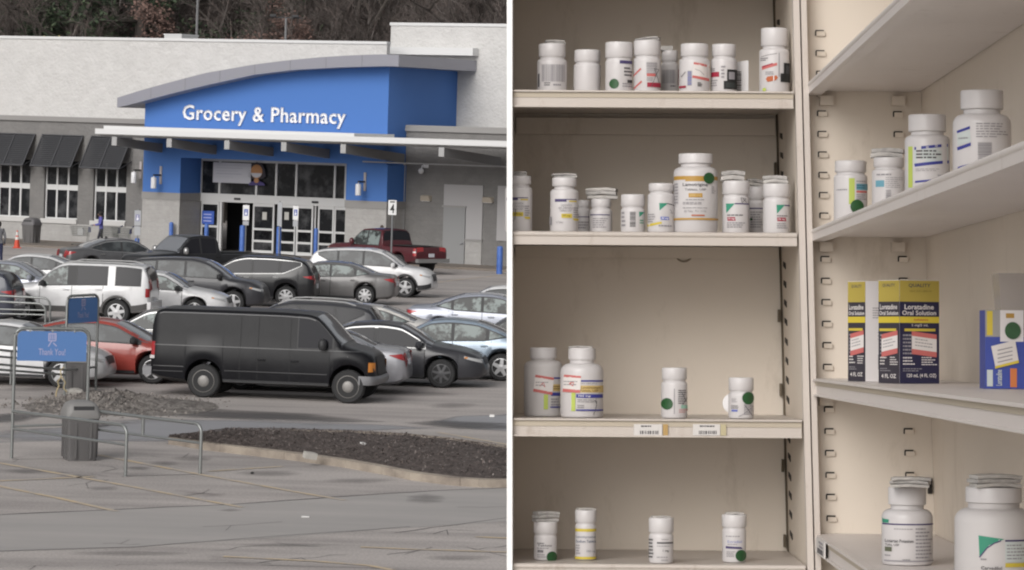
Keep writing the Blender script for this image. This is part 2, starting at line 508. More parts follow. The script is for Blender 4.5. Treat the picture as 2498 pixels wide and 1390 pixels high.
# ---- heap of rubble beside the cart corral
GRAV = mat('rubble', (0.13, 0.115, 0.105), 0.95, bump=(9, 1.0, 0.1), var=(5, (0.30, 0.275, 0.255), 0.4, 0.66))
pc = G(300, 990); b = MB(); rows = []
for j in range(13):
    rows.append([])
    for i in range(40):
        x, y = -2.4 + 4.8 * i / 39, -3.2 + 6.4 * j / 12
        h = 0.30 * math.exp(-((x + .3) / 1.15) ** 2 - (y / 1.7) ** 2) * random.uniform(0.55, 1.4) + 0.1 * math.exp(-((x - 1.2) / .7) ** 2 - (y / 1.5) ** 2)
        rows[-1].append((x, y, h - 0.03))
b.grid(rows)
for k in range(2600):
    x, y = random.gauss(-.2, .85), random.gauss(0, 1.2)
    h = 0.30 * math.exp(-((x + .3) / 1.15) ** 2 - (y / 1.7) ** 2) * 0.9
    r = random.uniform(0.01, 0.035) if random.random() < .93 else .06
    c = Vector((x, y, h)); a = random.random() * 6
    v = [c + Vector((math.cos(a + q * 2.1), math.sin(a + q * 2.1), random.uniform(-.2, .2))) * r for q in range(3)] + [c + Vector((0, 0, r))]
    b.add(v, [(0, 1, 2), (0, 1, 3), (1, 2, 3), (2, 0, 3)])
o = b.build('rubble', GRAV); o.location = pc; o.rotation_euler.z = -0.1
tag(o, 'low heap of grey rubble and grit behind the front rubbish bin', kind='stuff')
stone('rubble_stone', 182, 962, 0.16, PALE, 'pale stone at the foot of the grey bin inside the corral', sq=(1.4, 1, 0.6))

# ================================================================== the shop
AL = R(28)
T = Vector((math.cos(AL), -math.sin(AL), 0)); NRM = Vector((-math.sin(AL), -math.cos(AL), 0))
RP = G(1090, 647)
FP = RP + NRM * 1.7                        # a point of the front (pilaster) plane
O = on_plane(350, 612, FP, NRM); O = Vector((O.x, O.y, 0))
def bp(u, v, off=0.0):
    p = on_plane(u, v, FP + NRM * off, NRM)
    return (p - O).dot(T), p.z
def bx(u, v, off=0.0): return bp(u, v, off)[0]
def bz(u, v, off=0.0): return bp(u, v, off)[1]
OFFL = (G(100, 590) - O).dot(NRM)
def depth_for(u_front, u_back, v, off0=0.0):
    x = bx(u_front, v, off0); z = bz(u_front, v, off0)
    for k in range(1, 200):
        o = off0 - k * 0.1
        p = O + T * x + NRM * o + Vector((0, 0, z))
        if proj(p)[0] >= u_back: return o
    return -9
OFFB = depth_for(947, 1105, 250)           # back of the blue box
OFFD = depth_for(440, 490, 430)            # door wall
print('OFFL', OFFL, 'OFFB', OFFB, 'OFFD', OFFD, 'dist', O.y)

def block_mat(name, c, c2, bump=0.6, sc=0.75):
    """split-face concrete block: coursed joints plus rough faces"""
    m = mat(name, c, 0.9, bump=(7, bump, 0.05), var=(1.6, c2, 0.3, 0.75))
    t = m.node_tree; b_ = t.nodes['Principled BSDF']
    tc = [n for n in t.nodes if n.type == 'TEX_COORD'][0]
    sep = t.nodes.new('ShaderNodeSeparateXYZ'); cmb = t.nodes.new('ShaderNodeCombineXYZ')
    t.links.new(tc.outputs['Object'], sep.inputs[0]); t.links.new(sep.outputs['X'], cmb.inputs['X']); t.links.new(sep.outputs['Z'], cmb.inputs['Y'])
    br = t.nodes.new('ShaderNodeTexBrick')
    br.inputs['Scale'].default_value = 1.0; br.inputs['Brick Width'].default_value = 0.4; br.inputs['Row Height'].default_value = 0.2
    br.inputs['Mortar Size'].default_value = 0.010
    br.inputs['Color1'].default_value = (1, 1, 1, 1); br.inputs['Color2'].default_value = (0.94, 0.94, 0.94, 1); br.inputs['Mortar'].default_value = (sc, sc, sc, 1)
    t.links.new(cmb.outputs[0], br.inputs['Vector'])
    src = b_.inputs['Base Color'].links[0].from_socket
    k = t.nodes.new('ShaderNodeMixRGB'); k.blend_type = 'MULTIPLY'; k.inputs[0].default_value = 1
    t.links.new(src, k.inputs[1]); t.links.new(br.outputs['Color'], k.inputs[2]); t.links.new(k.outputs[0], b_.inputs['Base Color'])
    return m
WHITEB = block_mat('white_block', (0.60, 0.59, 0.58), (0.54, 0.53, 0.52), 1.0, 0.97)
GREYB = block_mat('grey_block', (0.21, 0.203, 0.197), (0.175, 0.17, 0.167), 0.8, 0.9)
LGREYB = block_mat('light_grey_block', (0.40, 0.39, 0.38), (0.34, 0.33, 0.32), 0.9, 0.9)
BLUE = mat('blue_render', (0.06, 0.165, 0.46), 0.75, bump=(30, 0.1, 0.01))
FASC = mat('grey_fascia', (0.29, 0.29, 0.33), 0.4, 0.3)
TRIMW = mat('white_trim', (0.64, 0.64, 0.64), 0.6)
GTRIM = mat('grey_trim', (0.27, 0.262, 0.255), 0.8)
SOFF = mat('grey_steel', (0.21, 0.21, 0.215), 0.6)
FRAME = mat('white_frame', (0.60, 0.60, 0.60), 0.5)
DGLASS = mat('dark_glass', (0.012, 0.013, 0.015), 0.10, spec=0.28, var=(1.1, (0.085, 0.086, 0.09), 0.48, 0.70))  # paler blotches in the colour imitate reflections on the panes
LOUV = mat('charcoal_louvre', (0.065, 0.066, 0.072), 0.55, 0.2)
ROOFM = mat('roof_membrane', (0.55, 0.55, 0.55), 0.9)
STEEL = mat('galvanised_steel', (0.30, 0.31, 0.32), 0.42, 0.75)

shop = empty('shop_building', O, -AL, 'large white and grey block shop with a curved blue entrance reading Grocery & Pharmacy', 'building')
def part(name, b, m=None, smooth=None, parent=None):
    return b.build(name, m, parent or shop, smooth)
XL = bx(-60, 300, OFFL) - 6           # left end, outside the frame
XR = bx(1300, 400, -1.7) + 4
x355 = bx(353, 300); x947 = bx(947, 260)
zr = bz(500, 101, OFFL); zmid = bz(0, 281, OFFL)
zsill = bz(150, 534, OFFL)
# --- left wing, with window openings left between the piers
win_u = [(-14, 72), (107, 189), (227, 307)]
wins = []
for (a, c) in win_u:
    wins.append((bx(a, 470, OFFL), bx(c, 470, OFFL)))
ww = sum(c - a for a, c in wins[1:]) / 2
wins[0] = (wins[0][1] - ww, wins[0][1])
ztop_w = bz(150, 392, OFFL)
yl = -OFFL
XW0 = bx(945, 90, OFFB)
XWL = bx(944, 110, OFFL)
b = MB(); b.box(XL, XWL, yl, yl + .3, zmid, zr, WHITEB); b.box(XL, x355 + 1, yl + .301, yl + 18, zmid, zr - .61, WHITEB); part('upper_wall', b, WHITEB)
b = MB()
b.box(XL, x355 + 1.0, yl + 0.02, yl + 0.45, ztop_w, zmid - 0.002)
xs = [XL] + [q for w_ in wins for q in w_] + [x355 + 1.0]
for i in range(0, len(xs), 2):
    b.box(xs[i], xs[i+1], yl + 0.02, yl + 0.45, zsill, ztop_w)
part('grey_wall', b, GREYB)
b = MB(); b.box(XL, x355 + 1.0, yl, yl + 0.45, -0.1, zsill - 0.22); part('block_plinth', b, LGREYB)
for a, c in wins:
    b = MB(); b.box(a - 0.12, c + 0.02, yl - 0.07, yl + 0.4, zsill - 0.218, zsill - 0.002); part('window_sill', b, mat('pale_sill', (0.52, 0.51, 0.50), 0.8))
b = MB(); b.box(XL, wins[0][0] - .12, yl + .02, yl + .45, zsill - .22, zsill); part('grey_wall', b, GREYB)
for i in range(3):
    x0 = wins[i][1] + .021; x1 = wins[i+1][0] - .121 if i < 2 else x355 + 1
    b = MB(); b.box(x0, x1, yl + .02, yl + .45, zsill - .22, zsill - .001); part('grey_wall', b, GREYB)
b = MB(); b.box(XL, x355 + .9, yl - 0.09, yl, zmid - 0.22, zmid + 0.02); part('wall_band', b, GTRIM)
b = MB(); b.box(XL, XWL + .02, yl - 0.06, yl + 0.33, zr + 0.001, zr + 0.13); part('parapet_cap', b, TRIMW)
zw2 = bz(150, 457, OFFL)      # middle of the white transom
for a, c in wins:
    f = MB()
    f.box(a, a + 0.07, yl + 0.16, yl + 0.26, zsill, ztop_w); f.box(c - 0.05, c, yl + 0.16, yl + 0.26, zsill, ztop_w)
    f.box(a + .072, c - .052, yl + 0.13, yl + 0.26, zw2 - 0.13, zw2 + 0.13)
    f.box(a + .072, c - .052, yl + 0.16, yl + 0.26, zsill + .001, zsill + 0.06)
    for k in (1, 2):
        xm = lerp(a, c, k / 3)
        f.box(xm - 0.045, xm + 0.045, yl + 0.155, yl + 0.255, zsill + 0.062, zw2 - 0.132); f.box(xm - 0.045, xm + 0.045, yl + 0.155, yl + 0.255, zw2 + 0.132, ztop_w)
    fr = part('window', f, FRAME)
    for k in range(3):
        for lo, hi in ((zsill + .061, zw2 - .131), (zw2 + .131, ztop_w)):
            g = MB(); g.box(lerp(a, c, k/3) + .05, lerp(a, c, (k+1)/3) - .05, yl + 0.2, yl + 0.215, lo, hi); g.build('pane', DGLASS, fr)
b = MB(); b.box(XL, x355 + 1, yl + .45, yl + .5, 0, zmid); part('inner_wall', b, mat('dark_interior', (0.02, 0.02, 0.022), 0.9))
# --- louvred awnings over the windows
zt, zb_ = bz(250, 333, OFFL), bz(240, 412, OFFL + 1.0)
for a, c in wins:
    x0, x1 = a - 0.16, c + 0.30
    fr = MB()
    def slope(t, d=0.0): return (yl - 0.02 - 1.0 * t - d * 0.7, lerp(zt, zb_, t) + d * 0.5)
    def rail(xa, xb, t0, t1, th):
        p = []
        for t_ in (t0, t1):
            y_, z_ = slope(t_); y2, z2 = slope(t_, th)
            p.append((y_, z_, y2, z2))
        (ya, za, ya2, za2), (yb, zb2, yb2, zb3) = p
        fr.hexa([(xa, ya, za), (xb, ya, za), (xb, yb, zb2), (xa, yb, zb2), (xa, ya2, za2), (xb, ya2, za2), (xb, yb2, zb3), (xa, yb2, zb3)])
    xm = (x0 + x1) / 2
    for xa, xb in ((x0, x0 + .06), (xm - .03, xm + .03), (x1 - .06, x1)): rail(xa, xb, 0, 1, 0.07)
    rail(x0 + .061, xm - .031, 0, .03, .06); rail(xm + .031, x1 - .061, 0, .03, .06); rail(x0 + .061, xm - .031, .96, 1, .06); rail(xm + .031, x1 - .061, .96, 1, .06)
    # side stays back to the wall
    y1, z1 = slope(0.97)
    for xx in (x0 + .02, x1 - .02): fr.tube([(xx, y1, z1), (xx, yl, z1 + 0.35)], 0.025, 6)
    aw = part('awning', fr, LOUV)
    s = MB()
    for k in range(15):
        t0 = 0.035 + k * 0.0615
        for xa, xb in ((x0 + .062, xm - .032), (xm + .032, x1 - .062)):
            ya, za = slope(t0, -0.03); yb, zb2 = slope(t0 + 0.07, 0.035)
            s.hexa([(xa, ya, za), (xb, ya, za), (xb, yb, zb2), (xa, yb, zb2), (xa, ya, za + .012), (xb, ya, za + .012), (xb, yb, zb2 + .012), (xa, yb, zb2 + .012)])
    tag(s.build('louvre_slats', LOUV, aw), kind='stuff')
# --- the blue entrance: arc roof, sign wall, pilasters, doors
top_px = [(286, 238), (340, 221), (397, 205), (500, 178), (620, 157), (700, 147), (785, 139), (860, 134.5), (931, 132), (973, 134)]
bot_px = [(289, 262), (354, 245), (430, 225), (497, 209), (620, 182), (719, 170), (830, 164), (900, 162), (944, 161), (973, 162)]
OV = 0.9
tp = [bp(u, v, OV) for u, v in top_px]; bt = [bp(u, v, OV) for u, v in bot_px]
b = MB()
d_f = -OFFB + OV + 0.6
n = len(tp)
poly = [(x, -OV, z) for x, z in tp] + [(x, -OV, z) for x, z in reversed(bt)]
# build the curved roof band as strips so that it stays convex piece by piece
def at_x(pts, x):
    for i in range(len(pts) - 1):
        if pts[i][0] <= x <= pts[i+1][0]: return lerp(pts[i][1], pts[i+1][1], (x - pts[i][0]) / (pts[i+1][0] - pts[i][0]))
    return pts[0][1] if x < pts[0][0] else pts[-1][1]
xa, xb = tp[0][0], tp[-1][0]
rows = [[], [], [], []]
for k in range(41):
    x = lerp(xa, xb, k / 40)
    zt_, zb2 = at_x(tp, x), at_x(bt, x)
    rows[0].append((x, -OV, zb2)); rows[1].append((x, -OV, zt_)); rows[2].append((x, -OV + d_f, zt_)); rows[3].append((x, -OV + d_f, zb2))
b.grid(rows + [rows[0]]); b.f += [(0, 41, 82, 123), (40, 163, 122, 81)]; b.m += [0, 0]
part('curved_roof', b, FASC)
b = MB()
for k in range(1, 8):           # seams of the fascia sheets
    x = lerp(xa, xb, k / 8); b.box(x - .012, x + .012, -OV - .012, -OV, at_x(bt, x), at_x(tp, x))
part('fascia_seam', b, mat('seam_grey', (0.2, 0.2, 0.22), 0.5))
zd = bz(490, 385, OFFD)
x490 = bx(490, 430, OFFD)
b = MB(); rows = [[], []]
for k in range(31):
    x = lerp(x355, x947, k / 30)
    rows[0].append((x, 0, zd)); rows[1].append((x, 0, at_x(bt, x) + 0.1))
yB = -OFFB + 0.3
rr = rows + [[(p[0], yB, p[2]) for p in rows[1]], [(p[0], yB, p[2]) for p in rows[0]]]
b.grid(rr + [rr[0]]); b.f += [(0, 31, 62, 93), (30, 123, 92, 61)]; b.m += [0, 0]
part('sign_wall', b, BLUE)
zb1, zb2_ = bz(348, 467), bz(348, 485)
xp = [(bx(349, 430), bx(440, 430)), (bx(845, 430), bx(945, 430))]
yD = -OFFD
for (xa_, xb_) in xp:
    b = MB(); b.box(xa_, xb_, -.002, yD + 1.5, zb1, zd - .002); part('pilaster_blue', b, BLUE)
    b = MB(); b.box(xa_ - .03, xb_ + .03, -.03, yD + 1.5, zb2_, zb1 - .002); part('pilaster_band', b, GTRIM)
    b = MB(); b.box(xa_, xb_, 0, yD + 1.5, -.1, zb2_ - .002); part('pilaster_base', b, LGREYB)
# sign lettering, standing proud of the wall
sg = MB()
xg0, zg0 = bp(447, 293); xg1 = bx(845, 305)
vs, fs, w, (ga, gb) = text2d('Grocery & Pharmacy', True, 0.03)
zcap = bz(460, 255) - bz(460, 292)
_, _, _, (ca, cb) = text2d('G', True)
k = zcap / (cb - ca)
put_text(sg, 'Grocery & Pharmacy', mat('sign_white', (0.80, 0.80, 0.82), 0.4), lambda x, y, d: (x, -0.09 + d * 0.07, y), xg0, xg1, bz(460, 292) + (ga - ca) * k, bz(460, 292) + (gb - ca) * k, True, 1.0, 0.03)
part('sign_lettering', sg, None)
# --- entrance doors
zh1, zh0 = bz(490, 470, OFFD), bz(490, 490, OFFD)     # white header beam
xd1 = xp[1][0] + 0.3
def ux(u, v=540): return bx(u, v, OFFD)
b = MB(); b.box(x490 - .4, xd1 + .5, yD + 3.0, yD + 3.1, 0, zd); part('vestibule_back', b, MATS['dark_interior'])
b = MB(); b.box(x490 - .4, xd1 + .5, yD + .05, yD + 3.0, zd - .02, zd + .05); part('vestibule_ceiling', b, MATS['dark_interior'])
b = MB(); b.box(x490 - .3, xd1, yD - 0.08, yD + 0.12, zh0, zh1); b.box(x490 - .3, xd1, yD - .05, yD + .1, zd - .13, zd - .003)
for u in (491, 537, 627, 675, 724, 818): b.box(ux(u, 430) - .05, ux(u, 430) + .05, yD - .05, yD + .1, zh1 + .001, zd - .131)
b.box(ux(844, 430) - .04, ux(844, 430) + .04, yD - .05, yD + .1, zh1 + .001, zd - .131)
ent = part('entrance_frame', b, FRAME)
uu = [491, 537, 627, 675, 724, 818, 844]
for i in range(6):
    g = MB(); g.box(ux(uu[i], 430) + .051, ux(uu[i+1], 430) - .051, yD + .02, yD + .03, zh1 + .001, zd - .131); g.build('pane', DGLASS, ent)
def door_leaf(u0, u1, bars, name='glass_door'):
    x0, x1 = ux(u0), ux(u1); f = MB()
    f.box(x0, x0 + .08, yD - .03, yD + .05, 0.03, zh0 - .003); f.box(x1 - .08, x1, yD - .03, yD + .05, 0.03, zh0 - .003)
    zz = [0.02] + bars + [zh0 - .14]
    f.box(x0 + .081, x1 - .081, yD - .03, yD + .05, zh0 - .14, zh0 - .004); f.box(x0 + .081, x1 - .081, yD - .03, yD + .05, 0.03, 0.25)
    for z_ in bars: f.box(x0 + .081, x1 - .081, yD - .03, yD + .05, z_ - .05, z_ + .05)
    d = part(name, f, FRAME)
    zs = [0.25] + [q for z_ in bars for q in (z_ - .05, z_ + .05)] + [zh0 - .14]
    for i in range(0, len(zs), 2):
        g = MB(); g.box(x0 + .082, x1 - .082, yD + .0, yD + .01, zs[i] + .001, zs[i+1] - .001); g.build('pane', DGLASS, d)
    return d
zb_a, zb_b = bz(640, 559, OFFD), bz(640, 588, OFFD)
door_leaf(491, 534, [bz(500, 551, OFFD)]); door_leaf(617, 669, [zb_a, zb_b]); door_leaf(684, 722, [zb_a, zb_b]); door_leaf(724, 764, [zb_a, zb_b])
door_leaf(776, 815, [zb_a, zb_b]); door_leaf(816, 850, [zb_a, zb_b])
b = MB(); b.box(ux(538) - .04, ux(538) + .09, yD - .06, yD + .06, 0, zh0 - .002); b.box(ux(769) - .03, ux(769) + .03, yD - .02, yD + .06, 0, zh0 - .002); part('door_post', b, FRAME)
b = MB()
for u in (580, 770): b.box(ux(u) - .17, ux(u) + .17, yD - .12, yD - .081, (zh0 + zh1) / 2 - .07, (zh0 + zh1) / 2 + .03)
part('door_sensor', b, mat('black_plastic', (0.02, 0.02, 0.022), 0.5))
for u in (646, 700):
    b = MB(); b.box(ux(u) - .12, ux(u) + .12, yD - .045, yD - .035, bz(u, 536, OFFD), bz(u, 517, OFFD)); part('door_notice', b, mat('notice_paper', (0.5, 0.49, 0.46), 0.8))
# blue display seen through the left side light
b = MB(); b.box(ux(494, 530), ux(523, 530), yD - .05, yD - .04, bz(500, 546, OFFD), bz(500, 514, OFFD), mat('poster_blue', (0.05, 0.12, 0.5), 0.5))
for k in range(3):
    z0 = lerp(bz(500, 546, OFFD), bz(500, 514, OFFD), .2 + .25 * k); b.box(ux(498, 530), ux(517, 530), yD - .056, yD - .0505, z0, z0 + .05, mat('poster_pale', (0.45, 0.48, 0.75), 0.6))
part('blue_notice', b)
# poster with a masked figure behind the upper glass
def PX(u, v): x, z = bp(u, v, OFFD + .1); return x, z
b = MB()
def quad(u0, v0, u1, v1, d, m):
    (xa_, za_), (xb_, zb__) = PX(u0, v0), PX(u1, v1); b.box(xa_, xb_, yD - .12 - d, yD - .105 - d, min(za_, zb__), max(za_, zb__), m)
PW = mat('poster_white', (0.50, 0.50, 0.54), 0.7)
quad(521, 395, 612, 448, 0, PW)
for k, (e, t_) in enumerate(((604, 3), (592, 1.6), (580, 1.4), (590, 1.3), (570, 1.3))):
    v = 402 + k * 7; quad(529, v, e, v + t_, .016, mat('poster_grey', (0.28, 0.28, 0.36), 0.7))
def disc(u, v, ru, rv, d, m, a0=0, a1=6.2832):
    x, z = PX(u, v); rx = (PX(u + ru, v)[0] - x); rz = abs(PX(u, v + rv)[1] - z)
    pts = [Vector((x + rx * math.cos(a0 + (a1 - a0) * q / 20), yD - .12 - d, z + rz * math.sin(a0 + (a1 - a0) * q / 20))) for q in range(20 if a1 - a0 > 6 else 21)]
    b.prism(pts, (0, .012, 0), m)
b.prism([Vector((PX(u, v)[0], yD - .12, PX(u, v)[1])) for u, v in ((606, 430), (608, 412), (614, 400), (627, 395), (640, 400), (646, 412), (649, 430), (640, 436), (614, 436))], (0, .012, 0), mat('print_dark_hair', (0.035, 0.03, 0.04), 0.7)); disc(627, 418, 14, 17, .02, mat('print_skin', (0.42, 0.21, 0.09), 0.7))
disc(627, 422, 13, 11, .036, PW, math.pi, 2 * math.pi); disc(627, 452, 20, 11, .02, mat('print_purple', (0.06, 0.045, 0.16), 0.7), 0, math.pi); disc(627, 440, 6, 6, .036, MATS['print_skin'])
part('window_poster', b)
# --- canopy over the entrance
CO = 3.8
cu0, cz0 = bp(232, 313, CO); cz1 = bz(232, 326, CO)
b = MB(); b.box(cu0, XR, -CO, .6, cz1, cz0); b.box(cu0 + .3, bx(857, 330, CO), -CO + .25, -.003, cz0 + .001, cz0 + .14); part('canopy_roof', b, TRIMW)
b = MB(); b.box(cu0 + .05, XR, -CO + .08, .6, cz1 - .05, cz1 - .002)
for k in range(9): b.box(cu0 + .1, XR, -CO + .3 + k * .36, -CO + .36 + k * .36, cz1 - .11, cz1 - .051)
part('canopy_soffit', b, mat('soffit_grey', (0.30, 0.295, 0.29), 0.8))
for u in (278, 412, 553, 692, 837, 1077):
    x = bx(u, 340, CO); b = MB()
    y0, y1 = -CO + .05, -CO + 5.3
    b.hexa([(x-.13, y0, cz1 - .50), (x+.13, y0, cz1 - .50), (x+.13, y1, cz1 - .92), (x-.13, y1, cz1 - .92), (x-.13, y0, cz1 - .12), (x+.13, y0, cz1 - .12), (x+.13, y1, cz1 - .5), (x-.13, y1, cz1 - .5)])
    part('canopy_beam', b, SOFF)
    b = MB(); b.box(x - .135, x + .135, y0 - .03, y0, cz1 - .51, cz1 - .11); part('beam_cap', b, mat('pale_steel', (0.36, 0.36, 0.36), 0.5))
# --- right wing
zrp = bz(1000, 310, -1.7)
xr0 = xp[1][1] - .05
b = MB(); b.box(xr0, XR, 1.7, 1.7 + 8, -.1, zrp, GREYB)
part('right_wall', b, GREYB)
b = MB(); b.box(bx(985, 312, -1.7), XR, 1.64, 2.3, zrp, zrp + .1); b.box(bx(985, 312, -1.7), XR, 1.6, 1.7, zrp - .18, zrp - .002); part('right_parapet', b, GTRIM)
xw0 = bx(945, 90, OFFB); ztw = bz(945, 61, OFFB)
b = MB(); b.box(xw0, XR + 3, -OFFB + .31, -OFFB + 14, 3, ztw, WHITEB); part('tall_white_wall', b, WHITEB)
b = MB(); b.box(xw0 - .04, XR + 3, -OFFB + .26, -OFFB + .8, ztw + .001, ztw + .14); part('tall_parapet_cap', b, TRIMW)
b = MB(); b.box(xw0 - .02, bx(1160, 118, OFFB), -OFFB - .25, -OFFB + .3, bz(1000, 133, OFFB), bz(1000, 115, OFFB)); part('roof_upstand', b, TRIMW)
YR = 1.7
def rx(u, v=520): return bx(u, v, -1.7)
b = MB(); b.box(rx(1083), rx(1178), YR - .06, YR + .0, bz(1083, 503, -1.7), bz(1083, 449, -1.7)); b.box(rx(1138), rx(1178), YR - .06, YR, bz(1150, 583, -1.7), bz(1083, 503, -1.7) - .002); part('door_surround_panel', b, mat('pale_grey_panel', (0.36, 0.35, 0.355), 0.6))
b = MB(); b.box(rx(1214), XR, YR - .06, YR, bz(1220, 587, -1.7), bz(1220, 453, -1.7)); part('door_surround_panel', b, MATS['pale_grey_panel'])
dr = MB(); dr.box(rx(1084), rx(1137), YR - .09, YR - .03, 0.02, bz(1083, 505, -1.7)); dr = part('service_door', dr, mat('grey_door', (0.25, 0.252, 0.255), 0.5))
b = MB(); b.box(rx(1131) - .1, rx(1131) + .05, YR - .16, YR - .091, 1.0, 1.06); b.build('door_handle', STEEL, dr)
b = MB(); b.box(rx(1080), rx(1139), YR - .1, YR - .06, bz(1083, 505, -1.7) + .001, bz(1083, 500, -1.7)); part('door_lintel', b, GTRIM)
b = MB(); b.box(rx(1138) + .002, rx(1178), YR - .058, YR - .001, 0, bz(1150, 583, -1.7) - .1); part('block_plinth', b, LGREYB)
b = MB(); b.box(rx(1136) + .01, rx(1180), YR - .09, YR - .001, bz(1150, 583, -1.7) - .098, bz(1150, 583, -1.7) - .003); part('window_sill', b, GTRIM)
b = MB(); b.tube([(rx(986), YR - .12, 0), (rx(986), YR - .12, bz(986, 396, -1.7))], .06, 8); part('downspout', b, mat('grey_pipe', (0.36, 0.36, 0.37), 0.5))
b = MB(); b.tube([(bx(885, 394, .3), -.3, bz(885, 394, .3)), (XR, -.3, bz(885, 394, .3))], .035, 6); part('conduit', b, MATS['grey_pipe'])
b = MB(); b.box(XL, x355 + 1, yl + .5, yl + 18, zr - .6, zr - .5); part('roof_deck', b, ROOFM)
# roof-top equipment
def roof_box(name, u0, v0, u1, v1, back, label, m=ROOFM, cat='roof unit', dep=1.5):
    xa_, za_ = bp(u0, v0, OFFL - back); xb_ = bx(u1, v0, OFFL - back)
    e = empty(name, O + T * xa_ - NRM * (-(OFFL - back)) + Vector((0, 0, zr - .5)), -AL, label, cat)
    b = MB(); b.box(0, xb_ - xa_, 0, dep, 0, za_ - zr + .5); b.build('cabinet', m, e)
    b = MB(); b.box(-.03, xb_ - xa_ + .03, -.03, dep + .03, za_ - zr + .501, za_ - zr + .56); b.build('lid', TRIMW, e)
    return e
roof_box('roof_unit', -40, 90, 104, 97, 4, 'long low white roof unit at the left end of the roof')
roof_box('roof_unit', 215, 96, 492, 104, 5, 'long low white roof unit in the middle of the roof')
roof_box('roof_unit', 401, 85, 443, 97, 4.2, 'small boxy vent standing above the long roof unit')
e = empty('gas_pipe', O + T * bx(108, 95, OFFL - 3) - NRM * (3 - OFFL) + Vector((0, 0, zr - .5)), -AL, 'thin yellow gas pipe with upright stubs on the roof', 'pipe')
b = MB(); L = bx(168, 95, OFFL - 3) - bx(108, 95, OFFL - 3); hz = bz(110, 96, OFFL - 3) - zr + .5
b.tube([(0, 0, hz), (L, 0, hz)], .04, 6)
for k, hh in enumerate((.18, .05, .1, .22, .08, .16)): b.tube([(L * k / 5, 0, 0), (L * k / 5, 0, hz + hh)], .035, 6)
b.build('pipe_run', mat('yellow_pipe', (0.42, 0.36, 0.14), 0.6), e)
# pavement in front of the shop
PAVE = mat('brown_pavement', (0.22, 0.185, 0.155), 0.9, var=(0.8, (0.17, 0.15, 0.135), 0.35, 0.7), bump=(20, 0.3, 0.02))
b = MB(); b.box(XL - 5, XR + 10, -1.6, -OFFL, -.1, .10)
o = b.build('pavement', PAVE); o.location = O; o.rotation_euler.z = -AL; tag(o, 'brownish pavement along the shop front', kind='structure')

# --- wall lamps: arm, back plate and white cylinder
def wall_lamp(u, v, off, up, vp, label):
    x, z = bp(up, vp, off)
    e = empty('wall_lamp', O + T * x + NRM * off + Vector((0, 0, z)), -AL, label, 'wall lamp', 'cylinder lamps beside the entrance')
    b = MB(); b.box(-.06, .06, -.05, 0, -.42, .42); b.build('back_plate', mat('lamp_plate', (0.42, 0.38, 0.38), 0.5), e)
    b = MB(); b.box(-.035, .035, -.62, -.05, -.04, .04); b.build('arm', mat('black_metal', (0.03, 0.03, 0.033), 0.5), e)
    b = MB(); b.lathe([(.02, -.1), (.02, .02)], 8, None, 'z', (0, -.6, 0)); b.lathe([(.12, -.62), (.13, -.6), (.13, -.14), (.11, -.1)], 20, None, 'z', (0, -.6, 0)); b.build('shade', mat('lamp_white', (0.78, 0.78, 0.80), 0.35), e, 40)
wall_lamp(323, 435, OFFL, 344, 415, 'white cylinder lamp on the grey wall left of the entrance')
wall_lamp(373, 440, 0.0, 393, 427, 'white cylinder lamp on the left blue pilaster')
wall_lamp(871, 462, 0.0, 891, 443, 'white cylinder lamp on the right blue pilaster')
for u, v, lab in ((1041, 483, 'beige wall light left of the grey service door'), (1192, 487, 'beige wall light right of the grey service door')):
    x, z = bp(u, v, -1.7)
    e = empty('wall_light', O + T * x + NRM * -1.7 + Vector((0, 0, z)), -AL, lab, 'wall light', 'beige box lights on the grey wall')
    b = MB(); b.hexa([(-.26, 0, -.13), (-.26, -.14, -.13), (.26, -.14, -.13), (.26, 0, -.13), (-.26, 0, .13), (-.2, -.24, .1), (.2, -.24, .1), (.26, 0, .13)]); b.build('housing', mat('beige_light', (0.42, 0.37, 0.31), 0.5), e)
    b = MB(); b.box(-.2, .2, -.13, -.02, -.145, -.131); b.build('lens', MATS['lamp_white'], e)
x, z = bp(1036, 412, -1.7)
e = empty('security_camera', O + T * x + NRM * -1.7 + Vector((0, 0, z)), -AL, 'small white security camera on a bracket on the grey wall', 'camera')
b = MB(); b.tube([(0, 0, .12), (0, -.25, .14), (0, -.28, 0)], .03, 8); b.box(-.06, .2, -.05, 0, .05, .2); b.build('bracket', MATS['lamp_white'], e)
b = MB(); b.lathe([(.03, .06), (.11, 0), (.13, -.08), (.1, -.16), (.04, -.2)], 16, None, 'z', (-.03, -.28, -.02)); b.build('dome', MATS['lamp_white'], e, 50)

# ================================================================== hill and trees behind
HILL = mat('leaf_litter', (0.075, 0.058, 0.048), 1.0, var=(0.25, (0.05, 0.043, 0.038), 0.35, 0.7), bump=(1.5, 0.6, 0.4))
b = MB(); rows = []
def hill_z(x, y):
    t = max(0, y - 200)
    return -0.3 + t * 0.30 * min(1, t / 40) + 1.2 * math.sin(x * .05 + y * .03)*min(1, t/30)
for j in range(30):
    y = 200 + 420 * (j / 29) ** 1.3
    rows.append([(x, y, hill_z(x, y)) for x in range(-220, 260, 12)])
b.grid(rows); tag(b.build('hill', HILL, None, 60), 'wooded brown hillside behind the shop', kind='structure')
BARK = mat('bark', (0.075, 0.064, 0.057), 0.95, bump=(6, 0.5, 0.05)); TWIG = [mat('twigs_brown', (0.135, 0.108, 0.098), 0.95), mat('twigs_grey', (0.14, 0.122, 0.114), 0.95), mat('twigs_dark', (0.095, 0.08, 0.073), 0.95)]
RUST = [mat('russet_leaf', (0.19, 0.12, 0.10), 0.9), mat('russet_leaf_dark', (0.125, 0.08, 0.068), 0.9)]
PINE = [mat('needles', (0.055, 0.08, 0.046), 0.9), mat('needles_light', (0.09, 0.12, 0.068), 0.9), mat('needles_dark', (0.035, 0.05, 0.032), 0.9)]
